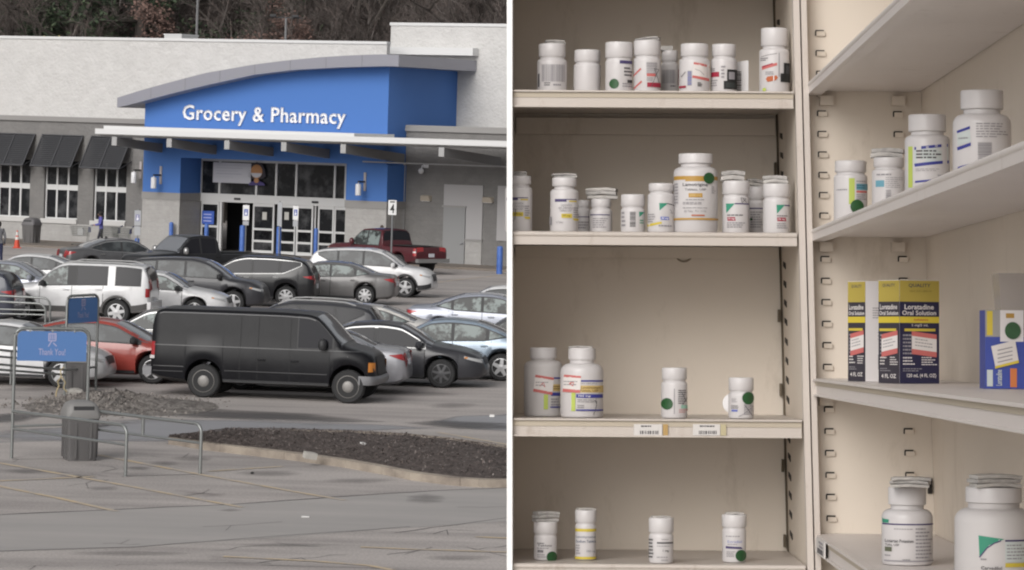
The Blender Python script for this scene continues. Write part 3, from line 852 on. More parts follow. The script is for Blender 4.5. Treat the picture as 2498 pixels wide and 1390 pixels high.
def bare_tree(name, seed, H, leafy=0):
    rnd = random.Random(seed)
    e = empty(name); tr, cw = MB(), MB()
    def stick(mbx, p, q, r0, r1, n, m):
        mbx.tube([p, q], [r0, r1], n, m, cap=False)
    def grow(p, d, L, r, lev):
        k = 3
        for i in range(k):
            q = p + d * (L / k)
            d2 = (d + Vector((rnd.gauss(0, .12), rnd.gauss(0, .12), .05))).normalized()
            mm = BARK if lev < 3 else rnd.choice(TWIG)
            stick(tr if lev < 2 else cw, p, q, r * (1 - i * .2), r * (1 - (i + 1) * .2), 6 if lev < 2 else 3, mm)
            p, d = q, d2
            if lev < 5 and (lev > 0 or i > 0):
                for c in range(rnd.choice((1, 2, 2, 3)) if lev else 3):
                    a = rnd.random() * 6.283; tilt = rnd.uniform(.45, .95)
                    s = d.cross(Vector((math.cos(a), math.sin(a), .2))).normalized()
                    grow(p, (d * math.cos(tilt) + s * math.sin(tilt)).normalized(), L * rnd.uniform(.42, .62), r * .5, lev + 1 + (rnd.random() < .1))
            if leafy and lev >= 3 and rnd.random() < leafy:
                for q_ in range(2):
                    c = p + Vector((rnd.gauss(0, .25), rnd.gauss(0, .25), rnd.gauss(0, .25))); s = rnd.uniform(.05, .12)
                    u_ = Vector((rnd.gauss(0, 1), rnd.gauss(0, 1), rnd.gauss(0, 1))).normalized() * s; v_ = u_.cross(Vector((rnd.random(), rnd.random(), 1))).normalized() * s
                    cw.add([c - u_, c + v_, c + u_, c - v_], [(0, 1, 2, 3)], rnd.choice(RUST))
    grow(Vector((0, 0, -.5)), Vector((0, 0, 1)), H * .62, H * .017, 0)
    tr.build('trunk', BARK, e, fix=False); cw.build('crown', TWIG[0], e, fix=False)
    return e
def pine_tree(name, seed, H):
    rnd = random.Random(seed); e = empty(name); tr, cw = MB(), MB()
    tr.tube([(0, 0, -.5), (.1, 0, H * .5), (0, .1, H)], [H * .018, H * .011, .03], 7)
    z = H * .15
    while z < H:
        t = z / H; Lm = H * .26 * (1 - t) ** .8 + .4
        for k in range(6):
            if rnd.random() < .15: continue
            a = rnd.random() * 6.283; L = Lm * rnd.uniform(.6, 1.15); dd = Vector((math.cos(a), math.sin(a), rnd.uniform(-.12, .18)))
            tip = Vector((0, 0, z)) + dd * L
            tr.tube([(0, 0, z), tip], [.05 * (1 - t) + .015, .01], 4, cap=False)
            for q in range(int(26 * L / 2) + 8):
                s = rnd.uniform(.25, 1.02); c = Vector((0, 0, z)) + dd * L * s + Vector((rnd.gauss(0, .22), rnd.gauss(0, .22), rnd.gauss(.05, .12)))
                for w_ in range(3):
                    u_ = (dd + Vector((rnd.gauss(0, .7), rnd.gauss(0, .7), rnd.gauss(.2, .5)))).normalized() * rnd.uniform(.12, .3); v_ = u_.cross(Vector((rnd.gauss(0, 1), rnd.gauss(0, 1), 1))).normalized() * .035
                    cw.add([c, c + u_ * .5 + v_, c + u_, c + u_ * .5 - v_], [(0, 1, 2, 3)], rnd.choices(PINE, (4, 2, 3))[0])
        z += rnd.uniform(.35, .6) 
    tr.build('trunk', BARK, e, fix=False); cw.build('crown', None, e, fix=False)
    return e
protos = [bare_tree('bare_tree', 11, 15), bare_tree('bare_tree', 23, 17), bare_tree('bare_tree', 37, 14), bare_tree('bare_tree', 51, 16)]
rust = [bare_tree('russet_tree', 61, 13, .9), bare_tree('russet_tree', 77, 14, .8)]
pines = [pine_tree('pine_tree', 5, 15), pine_tree('pine_tree', 9, 13)]
def put_tree(e, x, y, s, rz, label, cat, group, first):
    o = e if first else copy_tree(e)
    o.location = (x, y, hill_z(x, y)); o.scale = (s, s, s); o.rotation_euler.z = rz
    tag(o, label, cat, group)
used = set()
rt = random.Random(4)
def hill_at(u, y):
    return PU, (u - PU) / F * y
k = 0
for y in [206 + 4.6 * q for q in range(24)]:
    n_ = 6 if y < 260 else 7
    for i in range(n_):
        u = -60 + 1420 * (i + rt.random()) / n_
        e = protos[k % 4]
        put_tree(e, (u - PU) / F * y, y + rt.uniform(-2, 2), rt.uniform(.8, 1.15), rt.random() * 6.28, 'bare brown winter tree in the wood behind the shop roof', 'tree', 'bare trees on the hillside', e not in used); used.add(e); k += 1
for i, (u, y, s) in enumerate(((255, 214, .8), (430, 213, .7), (462, 216, .7), (548, 203, .9), (720, 216, .7), (860, 214, .7))):
    e = rust[i % 2]
    put_tree(e, (u - PU) / F * y, y, s, i * 1.3, ['small russet leaved tree just left of the tall pine', 'russet leaved tree between the tall pine and the grey pole', 'russet leaved tree beside the plain grey pole', 'tallest russet leaved tree, right of the plain grey pole', 'russet tinged tree beside the twin headed light pole', 'russet tinged tree between the light pole and the tall white wall'][i], 'tree', 'russet leaved trees on the hillside', e not in used); used.add(e)
for i, (u, y, s, lab) in enumerate(((330, 204, 2.0, 'dark green pine straight above the roof, left of the curved entrance'), (205, 206, 1.6, 'smaller dark pine left of the tallest pine behind the roof'), (20, 206, 1.7, 'dark pine at the far left behind the roof'), (665, 210, 1.4, 'thin dark pine behind the top of the curved roof'))):
    e = pines[i % 2]
    put_tree(e, (u - PU) / F * y, y, s, i * 2.1, lab, 'tree', None, e not in used); used.add(e)
# light poles beyond the roof
def lamp_post(u, y, v_top, label, arm=True):
    x = (u - PU) / F * y; zt_ = CAM.z + (-(v_top - PV) / F * cr - (u - PU) / F * -sr) * y
    e = empty('lamp_post', (x, y, 0), 0, label, 'lamp post')
    b = MB(); b.tube([(0, 0, -1), (0, 0, zt_)], [.12, .07], 8); b.build('pole', mat('grey_pole', (0.17, 0.17, 0.175), 0.6), e)
    if arm:
        b = MB(); b.box(-.9, .9, -.05, .05, zt_, zt_ + .07); b.build('crossbar', MATS['black_metal'], e)
        for sx in (-.75, .55):
            b = MB(); b.box(sx - .18, sx + .18, -.25, .25, zt_ - .02 + .09, zt_ + .2); b.build('lamp_head', MATS['black_metal'], e)
lamp_post(690, 190, 44, 'dark twin headed light pole behind the curved roof')
lamp_post(473, 192, -60, 'plain grey pole rising out of view behind the roof', False)

# ================================================================== vehicles
def pchip(pts):
    x = np.array([p[0] for p in pts], float); y = np.array([p[1] for p in pts], float)
    h = np.diff(x); d = np.diff(y) / h
    m = np.zeros(len(x)); m[0], m[-1] = d[0], d[-1]
    for i in range(1, len(x) - 1):
        if d[i-1] * d[i] > 0:
            w1, w2 = 2*h[i] + h[i-1], h[i] + 2*h[i-1]
            m[i] = (w1 + w2) / (w1 / d[i-1] + w2 / d[i])
    def f(t):
        t = min(max(t, x[0]), x[-1]); i = min(max(int(np.searchsorted(x, t)) - 1, 0), len(h) - 1)
        s = (t - x[i]) / h[i]
        return (2*s**3 - 3*s**2 + 1) * y[i] + (s**3 - 2*s**2 + s) * h[i] * m[i] + (-2*s**3 + 3*s**2) * y[i+1] + (s**3 - s**2) * h[i] * m[i+1]
    return f
def scaled(p, k): return [(a * k, b) for a, b in p]
CT = {}
CT['sedan'] = dict(top=[(-2.40,.55),(-2.385,.80),(-2.32,.98),(-2.2,1.04),(-1.7,1.09),(-1.15,1.29),(-.7,1.42),(-.1,1.46),(.35,1.42),(.75,1.24),(1.13,1.02),(1.25,.99),(1.8,.90),(2.15,.80),(2.33,.68),(2.40,.50)],
    sh=[(-2.4,.52),(-2.34,.90),(-2.1,.97),(-1.2,.955),(0,.915),(1.1,.87),(1.8,.80),(2.15,.70),(2.33,.58),(2.4,.46)],
    bot=[(-2.4,.36),(-2.2,.26),(-1.8,.21),(1.8,.19),(2.2,.22),(2.4,.3)],
    w=[(-2.4,.62),(-2.36,.74),(-2.2,.85),(-1.5,.905),(0,.915),(1.4,.905),(2.0,.85),(2.25,.74),(2.36,.6),(2.4,.5)],
    wx=(-1.38, 1.40), rw=.335, tum=.36, dlo=(-1.52, 1.02), piv=[-1.02, -.16], ws=(.40, 1.16), rg=(-.74, -1.64), tail=(-2.40, -2.02, .78, .96), head=(1.92, 2.33, .60, .76), mir=.86)
CT['coupe'] = dict(CT['sedan'], piv=[-.85], top=[(-2.2,.55),(-2.185,.80),(-2.12,.96),(-2.0,1.0),(-1.65,1.05),(-1.1,1.25),(-.6,1.34),(-.1,1.36),(.35,1.31),(.75,1.14),(1.13,.96),(1.25,.93),(1.8,.84),(2.05,.75),(2.17,.64),(2.2,.48)],
    sh=[(-2.2,.5),(-2.14,.88),(-1.9,.93),(-1.2,.91),(0,.87),(1.1,.83),(1.8,.76),(2.05,.66),(2.17,.56),(2.2,.45)], bot=[(-2.2,.36),(-2.0,.26),(-1.7,.2),(1.7,.18),(2.0,.22),(2.2,.3)],
    w=[(-2.2,.62),(-2.16,.74),(-2.0,.82),(-1.4,.87),(0,.875),(1.3,.865),(1.85,.81),(2.07,.72),(2.16,.6),(2.2,.5)], wx=(-1.28, 1.28), rw=.32, tail=(-2.2, -1.85, .74, .92), head=(1.75, 2.14, .58, .72))
CT['crossover'] = dict(top=[(-2.3,.6),(-2.29,.88),(-2.24,1.12),(-2.08,1.42),(-1.9,1.57),(-1.5,1.645),(-.6,1.69),(-.1,1.69),(.35,1.62),(.8,1.40),(1.2,1.14),(1.35,1.10),(1.85,1.03),(2.1,.92),(2.25,.74),(2.3,.52)],
    sh=[(-2.3,.56),(-2.26,1.0),(-2.1,1.15),(-1.2,1.12),(0,1.08),(1.15,1.035),(1.85,.94),(2.1,.80),(2.25,.62),(2.3,.47)],
    bot=[(-2.3,.42),(-2.1,.32),(-1.7,.25),(1.7,.24),(2.1,.28),(2.3,.36)],
    w=[(-2.3,.66),(-2.26,.78),(-2.1,.87),(-1.4,.915),(0,.925),(1.35,.915),(1.9,.87),(2.15,.77),(2.26,.64),(2.3,.52)],
    wx=(-1.36, 1.34), rw=.36, tum=.27, dlo=(-1.86, 1.06), piv=[-1.12, -.2], ws=(.42, 1.24), rg=(-1.93, -2.22), tail=(-2.3, -1.92, .95, 1.1), head=(1.85, 2.24, .70, .86), mir=.9)
CT['boxsuv'] = dict(top=[(-2.4,.6),(-2.395,1.0),(-2.35,1.35),(-2.22,1.70),(-2.12,1.77),(-1.2,1.82),(0,1.82),(.25,1.79),(.5,1.68),(1.05,1.23),(1.17,1.17),(1.6,1.13),(2.1,1.06),(2.33,.92),(2.40,.62)],
    sh=[(-2.4,.58),(-2.37,1.08),(-2.2,1.16),(-1.2,1.16),(0,1.13),(1.1,1.08),(2.05,.96),(2.3,.8),(2.4,.55)],
    bot=[(-2.4,.48),(-2.2,.42),(-1.7,.36),(1.7,.34),(2.1,.38),(2.4,.46)],
    w=[(-2.4,.72),(-2.37,.83),(-2.2,.90),(-1.4,.93),(0,.935),(1.4,.93),(2.0,.9),(2.25,.83),(2.36,.74),(2.4,.62)],
    wx=(-1.42, 1.46), rw=.385, tum=.22, dlo=(-2.14, .98), piv=[-1.16, -.05], pw=.30, ws=(.33, 1.08), rg=(-2.2, -2.36), tail=(-2.4, -2.28, .86, 1.12), head=(2.1, 2.37, .78, .92), mir=.82)
CT['van'] = dict(top=[(-2.95,.7),(-2.945,1.2),(-2.90,1.85),(-2.82,2.04),(-2.6,2.10),(0,2.11),(.85,2.08),(1.05,2.03),(1.22,1.90),(1.66,1.44),(1.76,1.36),(2.05,1.28),(2.34,1.18),(2.45,1.06),(2.50,.74),(2.53,.58)],
    sh=[(-2.95,.66),(-2.92,1.1),(-2.75,1.26),(0,1.24),(1.6,1.22),(2.2,1.12),(2.38,1.0),(2.49,.62),(2.53,.5)],
    bot=[(-2.95,.5),(-2.7,.42),(-2,.36),(1.4,.36),(2.35,.42),(2.53,.48)],
    w=[(-2.95,.90),(-2.92,.95),(-2.7,.995),(0,1.0),(1.6,1.0),(2.1,.97),(2.35,.93),(2.48,.86),(2.53,.78)],
    wx=(-1.62, 1.88), rw=.40, tum=.12, dlo=(.62, 1.52), piv=[], ws=(1.06, 1.70), rg=(-2.84, -2.93), tail=(-2.95, -2.83, .98, 1.3), head=(2.30, 2.52, .74, 1.0), mir=1.26)
CT['pickup'] = dict(top=[(-2.85,.7),(-2.84,1.0),(-2.82,1.16),(-2.7,1.17),(-.82,1.17),(-.76,1.3),(-.66,1.74),(-.5,1.83),(.1,1.86),(.55,1.82),(.8,1.66),(1.25,1.27),(1.36,1.22),(1.9,1.18),(2.5,1.12),(2.75,1.0),(2.84,.75),(2.85,.6)],
    sh=[(-2.85,.66),(-2.83,1.08),(-2.7,1.14),(-.7,1.13),(1.2,1.12),(2.4,1.03),(2.72,.9),(2.83,.62),(2.85,.52)],
    bot=[(-2.85,.58),(-2.6,.50),(-1.7,.44),(1.7,.42),(2.5,.46),(2.85,.52)],
    w=[(-2.85,.88),(-2.8,.93),(-2.6,.96),(0,.97),(1.6,.965),(2.4,.94),(2.7,.88),(2.82,.8),(2.85,.7)],
    wx=(-1.75, 1.78), rw=.41, tum=.24, dlo=(-.58, 1.16), piv=[.18], ws=(.66, 1.28), rg=(-.62, -.74), tail=(-2.85, -2.70, .80, 1.12), head=(2.55, 2.82, .80, 1.0), mir=1.0)

RUB = mat('tyre_rubber', (0.022, 0.022, 0.023), 0.8); ALLOY = mat('alloy', (0.50, 0.50, 0.51), 0.35, 0.6); DKALLOY = mat('dark_alloy', (0.10, 0.10, 0.105), 0.4, 0.5)
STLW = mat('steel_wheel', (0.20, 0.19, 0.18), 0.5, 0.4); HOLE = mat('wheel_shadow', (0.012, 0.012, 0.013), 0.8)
CGLASS = mat('car_glass', (0.03, 0.033, 0.036), 0.08, 0, 0, 0.22, var=(1.6, (0.075, 0.083, 0.087), 0.47, 0.62)); TGLASS = mat('tinted_glass', (0.018, 0.018, 0.022), 0.10, 0, 0, 0.16)
LGLASS = mat('clear_car_glass', (0.20, 0.235, 0.23), 0.08, 0, 0, 0.22, var=(2.6, (0.035, 0.038, 0.038), 0.44, 0.54))
WSG = mat('windscreen_glass', (0.17, 0.178, 0.195), 0.06, 0, 0, 0.9)  # pale base colour imitates sky reflected in the windscreen
PLAST = mat('black_trim', (0.025, 0.025, 0.027), 0.55); GREYP = mat('grey_cladding', (0.075, 0.073, 0.073), 0.7); CHROME = mat('chrome', (0.36, 0.36, 0.36), 0.35, 0.75)
REDL = mat('red_lens', (0.33, 0.018, 0.022), 0.15, 0, 0.5); CLEARL = mat('clear_lens', (0.50, 0.50, 0.50), 0.12, 0.3, 0.8); AMBER = mat('amber_lens', (0.52, 0.19, 0.03), 0.2, 0, 0.5)
WLENS = mat('white_lens', (0.62, 0.58, 0.58), 0.2, 0, 0.5); PLATE = mat('number_plate', (0.55, 0.56, 0.6), 0.5); SEAM = mat('panel_gap', (0.01, 0.01, 0.011), 0.7)
_wheel = {}
def wheel_mesh(r, style):
    k = (round(r, 3), style)
    if k in _wheel: return _wheel[k]
    t = MB(); w = .21
    t.lathe([(r*.66, -w/2), (r*.9, -w/2), (r*.97, -w/2+.02), (r, -w/2+.05), (r, w/2-.05), (r*.97, w/2-.02), (r*.9, w/2), (r*.66, w/2)], 28, RUB, 'y')
    g = MB(); m = {'steel': STLW, 'dark': DKALLOY}.get(style, ALLOY)
    # outer face is at -y
    g.lathe([(r*.67, -w/2-.004), (r*.64, -w/2-.006), (r*.60, -w/2+.03)], 28, m, 'y', cap=False)
    if style == 'steel':
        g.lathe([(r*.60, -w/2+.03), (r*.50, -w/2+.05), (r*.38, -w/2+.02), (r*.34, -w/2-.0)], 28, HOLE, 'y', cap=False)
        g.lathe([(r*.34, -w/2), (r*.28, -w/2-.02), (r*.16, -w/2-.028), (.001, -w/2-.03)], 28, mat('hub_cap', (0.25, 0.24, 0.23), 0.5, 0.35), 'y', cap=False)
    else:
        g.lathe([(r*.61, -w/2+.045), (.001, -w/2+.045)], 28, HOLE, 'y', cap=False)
        n = {'five': 5, 'six': 6, 'seven': 8, 'dark': 7, 'ten': 9}[style]; wd = {5: .075, 6: .075, 8: .062, 7: .05, 9: .05}[n] * r / .34
        for i in range(n):
            a = 2 * math.pi * i / n + .2; c, s = math.cos(a), math.sin(a)
            def P(rad, off, y): return (rad * c - off * s, y, rad * s + off * c)
            y0, y1 = -w/2 - .002, -w/2 + .04
            g.hexa([P(r*.12, -wd*.7, y1), P(r*.63, -wd*.5, y1), P(r*.63, wd*.5, y1), P(r*.12, wd*.7, y1), P(r*.12, -wd*.7, y0 - .005), P(r*.63, -wd*.5, y0), P(r*.63, wd*.5, y0), P(r*.12, wd*.7, y0 - .005)], m)
        g.lathe([(r*.2, -w/2+.03), (r*.19, -w/2-.012), (r*.1, -w/2-.016), (.001, -w/2-.016)], 16, m, 'y', cap=False)
    def fin(b, nm):
        me = b.mesh(nm, None, 35); q = bmesh.new(); q.from_mesh(me); bmesh.ops.recalc_face_normals(q, faces=q.faces); q.to_mesh(me); q.free(); return me
    _wheel[k] = (fin(t, 'tyre'), fin(g, 'rim'))
    return _wheel[k]

def make_car(typ, name, label, cat, pm, wheel='five', glass=None, chrome=False, rack=None, cladding=None, lk=1.0, bump_m=None, extras=(), group='vehicles parked in the shop car park', mirror_m=None, handle_m=None):
    S = CT[typ]
    fn = {q: pchip(scaled(S[q], lk)) for q in ('top', 'sh', 'bot', 'w')}
    xr, xf = S['wx'][0] * lk, S['wx'][1] * lk; rw = S['rw']; Ra = rw + .055; x0, x1 = S['top'][0][0] * lk, S['top'][-1][0] * lk
    glass = glass or CGLASS
    root = empty(name, (0, 0, 0), 0, label, cat, group)
    def ring(x, zarch=True):
        zt, zs, zb, w = fn['top'](x), fn['sh'](x), fn['bot'](x), fn['w'](x)
        zs = min(zs, zt - .015)
        if zarch:
            for xw in (xr, xf):
                d = abs(x - xw)
                if d < Ra: zb = max(zb, rw + math.sqrt(Ra * Ra - d * d))
        zb = min(zb, zs - .05)
        ys = .955 * w; hc = zt - zs; b = min(1, max(0, (hc - .06) / .22)); tum = S['tum']
        r_ = min(.085, hc * .4)
        p = [(0, zb), (.80 * w, zb), (.972 * w, zb + min(.07, .3 * (zs - zb))), (w, zb + .36 * (zs - zb)), (.992 * w, zb + .74 * (zs - zb)), (ys, zs)]
        cab = [(ys - tum * (z_ - zs), z_) for z_ in (zs + .35 * hc, zs + .75 * hc if .75 * hc < hc - r_ else zs + .6 * (hc - r_), zt - r_)]
        ye = cab[-1][0]
        cab += [(ye - .07, zt - .016), (ye * .5, zt + .006), (0, zt + .018)]
        hood = [(.95 * ys, zs + .5 * hc), (.88 * ys, zs + .75 * hc), (.78 * ys, zs + .9 * hc), (.62 * ys, zs + .97 * hc), (.35 * ys, zt), (0, zt + .006)]
        p += [(lerp(h[0], c[0], b), lerp(h[1], c[1], b)) for h, c in zip(hood, cab)]
        return p
    xs = set(np.round(np.arange(x0, x1, .075), 3)) | {x0, x1} | {q[0] * lk for q in S['top']}
    for xw in (xr, xf):
        xs |= {xw - Ra - .001, xw + Ra + .001} | {xw + Ra * math.sin(a) * .999 for a in np.linspace(-math.pi/2, math.pi/2, 17)}
    xs = sorted(xs); xs2 = [xs[0]]
    for x in xs[1:]:
        if x - xs2[-1] > .0009: xs2.append(x)
    rows = []
    for x in xs2:
        p = ring(x)
        rows.append([(x, y, z) for y, z in p] + [(x, -y, z) for y, z in reversed(p[1:-1])])
    rows = [r + [r[0]] for r in rows]
    b = MB(); b.grid(rows); n = len(rows[0])
    b.f += [tuple(range(n - 1)), tuple(reversed(range((len(rows)-1)*n, len(rows)*n - 1)))]; b.m += [0, 0]
    me = b.mesh('body', pm); q = bmesh.new(); q.from_mesh(me); bmesh.ops.remove_doubles(q, verts=q.verts, dist=.0005); bmesh.ops.recalc_face_normals(q, faces=q.faces); q.to_mesh(me); q.free()
    me.polygons.foreach_set('use_smooth', [True] * len(me.polygons)); me.set_sharp_from_angle(angle=R(38))
    link('body', me, root)
    def yside(x, z):
        p = ring(x, False)[2:9]
        for (ya, za), (yb, zb) in zip(p, p[1:]):
            if za <= z <= zb and zb > za: return lerp(ya, yb, (z - za) / (zb - za))
        return p[0][0] if z < p[0][1] else p[-1][0]
    def side(nm, xa, xb, lo, hi, m, off=.006, sides=(1, -1), parent=None, nz=4, split=True, th=0):
        out = None
        nx = max(2, int(abs(xb - xa) / .05) + 1); both = MB()
        for s in sides:
            b = both if not split else MB(); rws = [[] for _ in range(nz + 1)]
            for i in range(nx + 1):
                x = lerp(xa, xb, i / nx); a_, c_ = lo(x) if callable(lo) else lo, hi(x) if callable(hi) else hi
                if c_ < a_ + .002: c_ = a_ + .002
                for j in range(nz + 1):
                    z = lerp(a_, c_, j / nz); rws[j].append((x, s * (yside(x, z) + off), z))
            b.grid(rws, m)
            if split: out = b.build(nm, m, parent or root, 40)
        if not split: out = both.build(nm, m, parent or root, 40)
        return out
    def topp(nm, xa, xb, f0, f1, m, off=.006, parent=None, mb_=None):
        """patch on the upper surface between stations xa..xb, across f0..f1 of the half width"""
        b = mb_ or MB(); rws = []
        nx = max(2, int(abs(xb - xa) / .04) + 1)
        for i in range(nx + 1):
            x = lerp(xa, xb, i / nx); p = ring(x, False)[5:]
            e = .012; dz = (fn['top'](x + e) - fn['top'](x - e)) / (2 * e); L = math.hypot(1, dz); nxn, nzn = -dz / L, 1 / L
            ym = p[3][0] if fn['top'](x) - fn['sh'](x) > .2 else p[0][0]
            row = []
            for j in range(13):
                y = lerp(f0, f1, j / 12) * ym; ay = abs(y); z = p[-1][1]
                for (ya, za), (yb, zb) in zip(p, p[1:]):
                    if yb <= ay <= ya and ya > yb: z = lerp(zb, za, (ay - yb) / (ya - yb)); break
                row.append((x + nxn * off, y, z + nzn * off))
            rws.append(row)
        b.grid(rws, m)
        if mb_ is None: return b.build(nm, m, parent or root, 40)
    # side glass
    xa, xb = S['dlo'][0] * lk, S['dlo'][1] * lk
    zlo = lambda x: fn['sh'](x) + .035
    zhi = lambda x: fn['top'](x) - .085
    if typ == 'van': zlo = lambda x: 1.27
    if typ == 'crossover': zlo = lambda x: fn['sh'](x) + .035 + .42 * max(0, -1.22 * lk - x) ** 1.15
    if typ == 'sedan': zlo = lambda x: fn['sh'](x) + .035 + .16 * max(0, -.95 * lk - x)
    pw = S.get('pw', .085)
    side('window_trim', xa, xb, lambda x: zlo(x) - .02, lambda x: zhi(x) + .016, CHROME if chrome else PLAST, .004)
    if chrome: side('pillar_trim', xa + .02, xb - .025, lambda x: zlo(x) - .003, lambda x: zhi(x) + .008, PLAST, .0055)
    cuts = [xa] + [q * lk for q in S['piv']] + [xb]
    for i in range(len(cuts) - 1):
        a_ = cuts[i] + (pw / 2 if i else .03); c_ = cuts[i+1] - (pw / 2 if i < len(cuts) - 2 else .05)
        if typ == 'boxsuv' and i == 0: c_ = cuts[1] - .20
        if typ == 'boxsuv' and i == 1: a_ = cuts[1] + .04
        side('side_window', a_, c_, lambda x: zlo(x) + .012, lambda x: zhi(x) - .012, glass if not (typ == 'boxsuv' and i < 2) else TGLASS, .008)
    if typ == 'boxsuv': side('pillar_panel', cuts[1] - .19, cuts[1] + .03, lambda x: zlo(x) - .02, lambda x: zhi(x) + .02, pm, .0075)
    topp('windscreen', S['ws'][0] * lk, S['ws'][1] * lk, -.95, .95, WSG)
    topp('rear_window', S['rg'][0] * lk, S['rg'][1] * lk, -.93, .93, WSG if typ in ('sedan', 'coupe') else TGLASS)
    # lamps
    ta, tb, z0, z1 = S['tail']; ta *= lk; tb *= lk
    if typ == 'van': side('tail_light', ta + .02, tb, z0, z1, REDL, .008)
    elif typ in ('boxsuv', 'pickup'): side('tail_light', ta + .012, tb, z0, z1, REDL, .01); 
    else:
        side('tail_light', ta + .03, tb, lambda x: lerp(z0, z1 - .05, (x - ta) / (tb - ta)), lambda x: z1 - .04 * (x - ta) / (tb - ta), REDL, .008)
    for s in (1, -1):
        b = MB(); topp('', ta + .01, ta + (.075 if typ in ('sedan', 'coupe') else .06), s * .55, s * .98, REDL, .008, mb_=b); b.build('tail_light_inner', REDL, root, 40)
    b = MB(); b.box(x0 - .012, x0 + .03, -.16, .16, fn['top'](x0) + .05 if typ not in ('sedan', 'coupe') else .68, fn['top'](x0) + .2 if typ not in ('sedan', 'coupe') else .81); b.build('number_plate', PLATE, root)
    ha, hb, z0, z1 = S['head']; ha *= lk; hb *= lk
    if typ == 'van':
        side('headlight', hb - .17, hb - .03, lambda x: z0 + .02 + .05 * (x - hb + .17), z1 - .02, AMBER, .012)
    else:
        side('headlight', ha, hb, lambda x: lerp(z1 - .05, z0, (x - ha) / (hb - ha)), lambda x: lerp(z1, z1 - .08, (x - ha) / (hb - ha)), CLEARL, .008)
        side('turn_signal', ha + .01, ha + .09, lambda x: z1 - .055, lambda x: z1 - .02, AMBER, .010)
    topp('grille', x1 - .10, x1 - .015, -.62, .62, PLAST, .01)
    # sills, seams, handles
    sill = cladding or None
    zr = lambda x: ring(x)[0][1]
    side('sill', xr + Ra + .02, xf - Ra - .02, lambda x: ring(x)[2][1] - .03, lambda x: ring(x)[2][1] + (.12 if cladding else .035), cladding or PLAST, .006)
    if cladding:
        side('bumper_cladding', x0 + .06, xr - Ra - .02, lambda x: ring(x)[2][1] - .03, lambda x: ring(x)[2][1] + .16, cladding, .006); side('bumper_cladding', xf + Ra + .02, x1 - .05, lambda x: ring(x)[2][1] - .03, lambda x: ring(x)[2][1] + .14, cladding, .006)
        for xw in (xr, xf):
            for s in (1, -1):
                b = MB(); rws = [[], []]
                for a in np.linspace(0.02, math.pi - .02, 22):
                    for j, rr in enumerate((Ra + .002, Ra + .06)):
                        x, z = xw + rr * math.cos(a), rw + rr * math.sin(a); rws[j].append((x, s * (yside(x, z) + .012), z))
                b.grid(rws); b.build('arch_cladding', cladding, root, 40)
    seams = [q * lk for q in S['piv'][-2:]] if typ not in ('van',) else []
    if typ == 'sedan': seams = [-1.12 * lk, -.16 * lk, 1.0 * lk]
    if typ in ('crossover',): seams = [-1.2 * lk, -.2 * lk, .98 * lk]
    if typ == 'boxsuv': seams = [-1.0 * lk, -.05 * lk, .92 * lk]
    if typ == 'pickup': seams = [-.75, .18, 1.1]
    if typ == 'coupe': seams = [-.85, .95]
    if typ == 'van': seams = [-.32, .46, 1.5, -.75]
    for x in seams:
        for s in (1, -1):
            b = MB()
            zl = ring(x)[2][1] + .05
            zh = fn['sh'](x) + .01 if typ != 'van' else 1.98
            if typ == 'van' and x > 1: zh = 1.2
            b.grid([[(x + d, s * (yside(x, lerp(zl, zh, k / 6)) + .004), lerp(zl, zh, k / 6)) for k in range(7)] for d in (-.008, .008)])
            b.build('door_gap', SEAM, root)
    hx = {'sedan': (-.95, .1), 'coupe': (-.6,), 'crossover': (-1.0, 0), 'boxsuv': (-.86, .12), 'pickup': (-.6, .35), 'van': (-.22, .58)}[typ]
    for x in hx:
        for s in (1, -1):
            z = fn['sh'](x) - (.10 if typ != 'van' else .28); y = yside(x, z); b = MB(); b.box(x - .09, x + .09, s * y, s * (y + .035), z - .018, z + .018); b.build('door_handle', handle_m or (CHROME if chrome else pm), root)
    # mirrors
    mx = S['mir'] * lk
    for s in (1, -1):
        z = fn['sh'](mx) + .05; y = yside(mx, z); b = MB()
        hh = .08 if typ not in ('van', 'pickup') else .13
        b.lathe([(.01, 0), (.07, .01), (.09, .05), (.085, .12), (.05, .16), (.01, .17)], 12, None, 'z', (0, 0, 0))
        k = hh / .08
        b.v = [(mx + v_[0] * .9 * min(k, 1.3), s * (y + .11) + v_[1] * 1.3, z - .03 + v_[2] * k) for v_ in b.v]
        b.box(mx - .03, mx + .03, min(s * y, s * (y + .06)) - .01, max(s * y, s * (y + .06)), z - .02, z + .02)
        b.build('wing_mirror', mirror_m or (pm if typ not in ('van', 'boxsuv') else PLAST), root, 40)
    # underbody and wheels
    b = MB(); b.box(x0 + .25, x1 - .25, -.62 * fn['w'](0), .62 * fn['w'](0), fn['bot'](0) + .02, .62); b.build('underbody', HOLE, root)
    ty, rm = wheel_mesh(rw, wheel)
    for xw in (xr, xf):
        for s in (1, -1):
            o = link('wheel', None, root); o.location = (xw, s * (fn['w'](xw) - .125), rw); o.rotation_euler.z = 0 if s < 0 else math.pi
            o.empty_display_size = .1
            link('tyre', ty, o); link('rim', rm, o)
    if rack:
        for s in (1, -1):
            pts = []
            ra, rb = xa + .25, S['ws'][0] * lk - .05
            for k in range(9):
                x = lerp(ra, rb, k / 8); p = ring(x, False); y = p[9][0] - .02; pts.append((x, s * y, fn['top'](x) + (.045 if 0 < k < 8 else .0)))
            b = MB(); b.tube(pts, .02, 6); b.build('roof_rail', rack, root, 40)
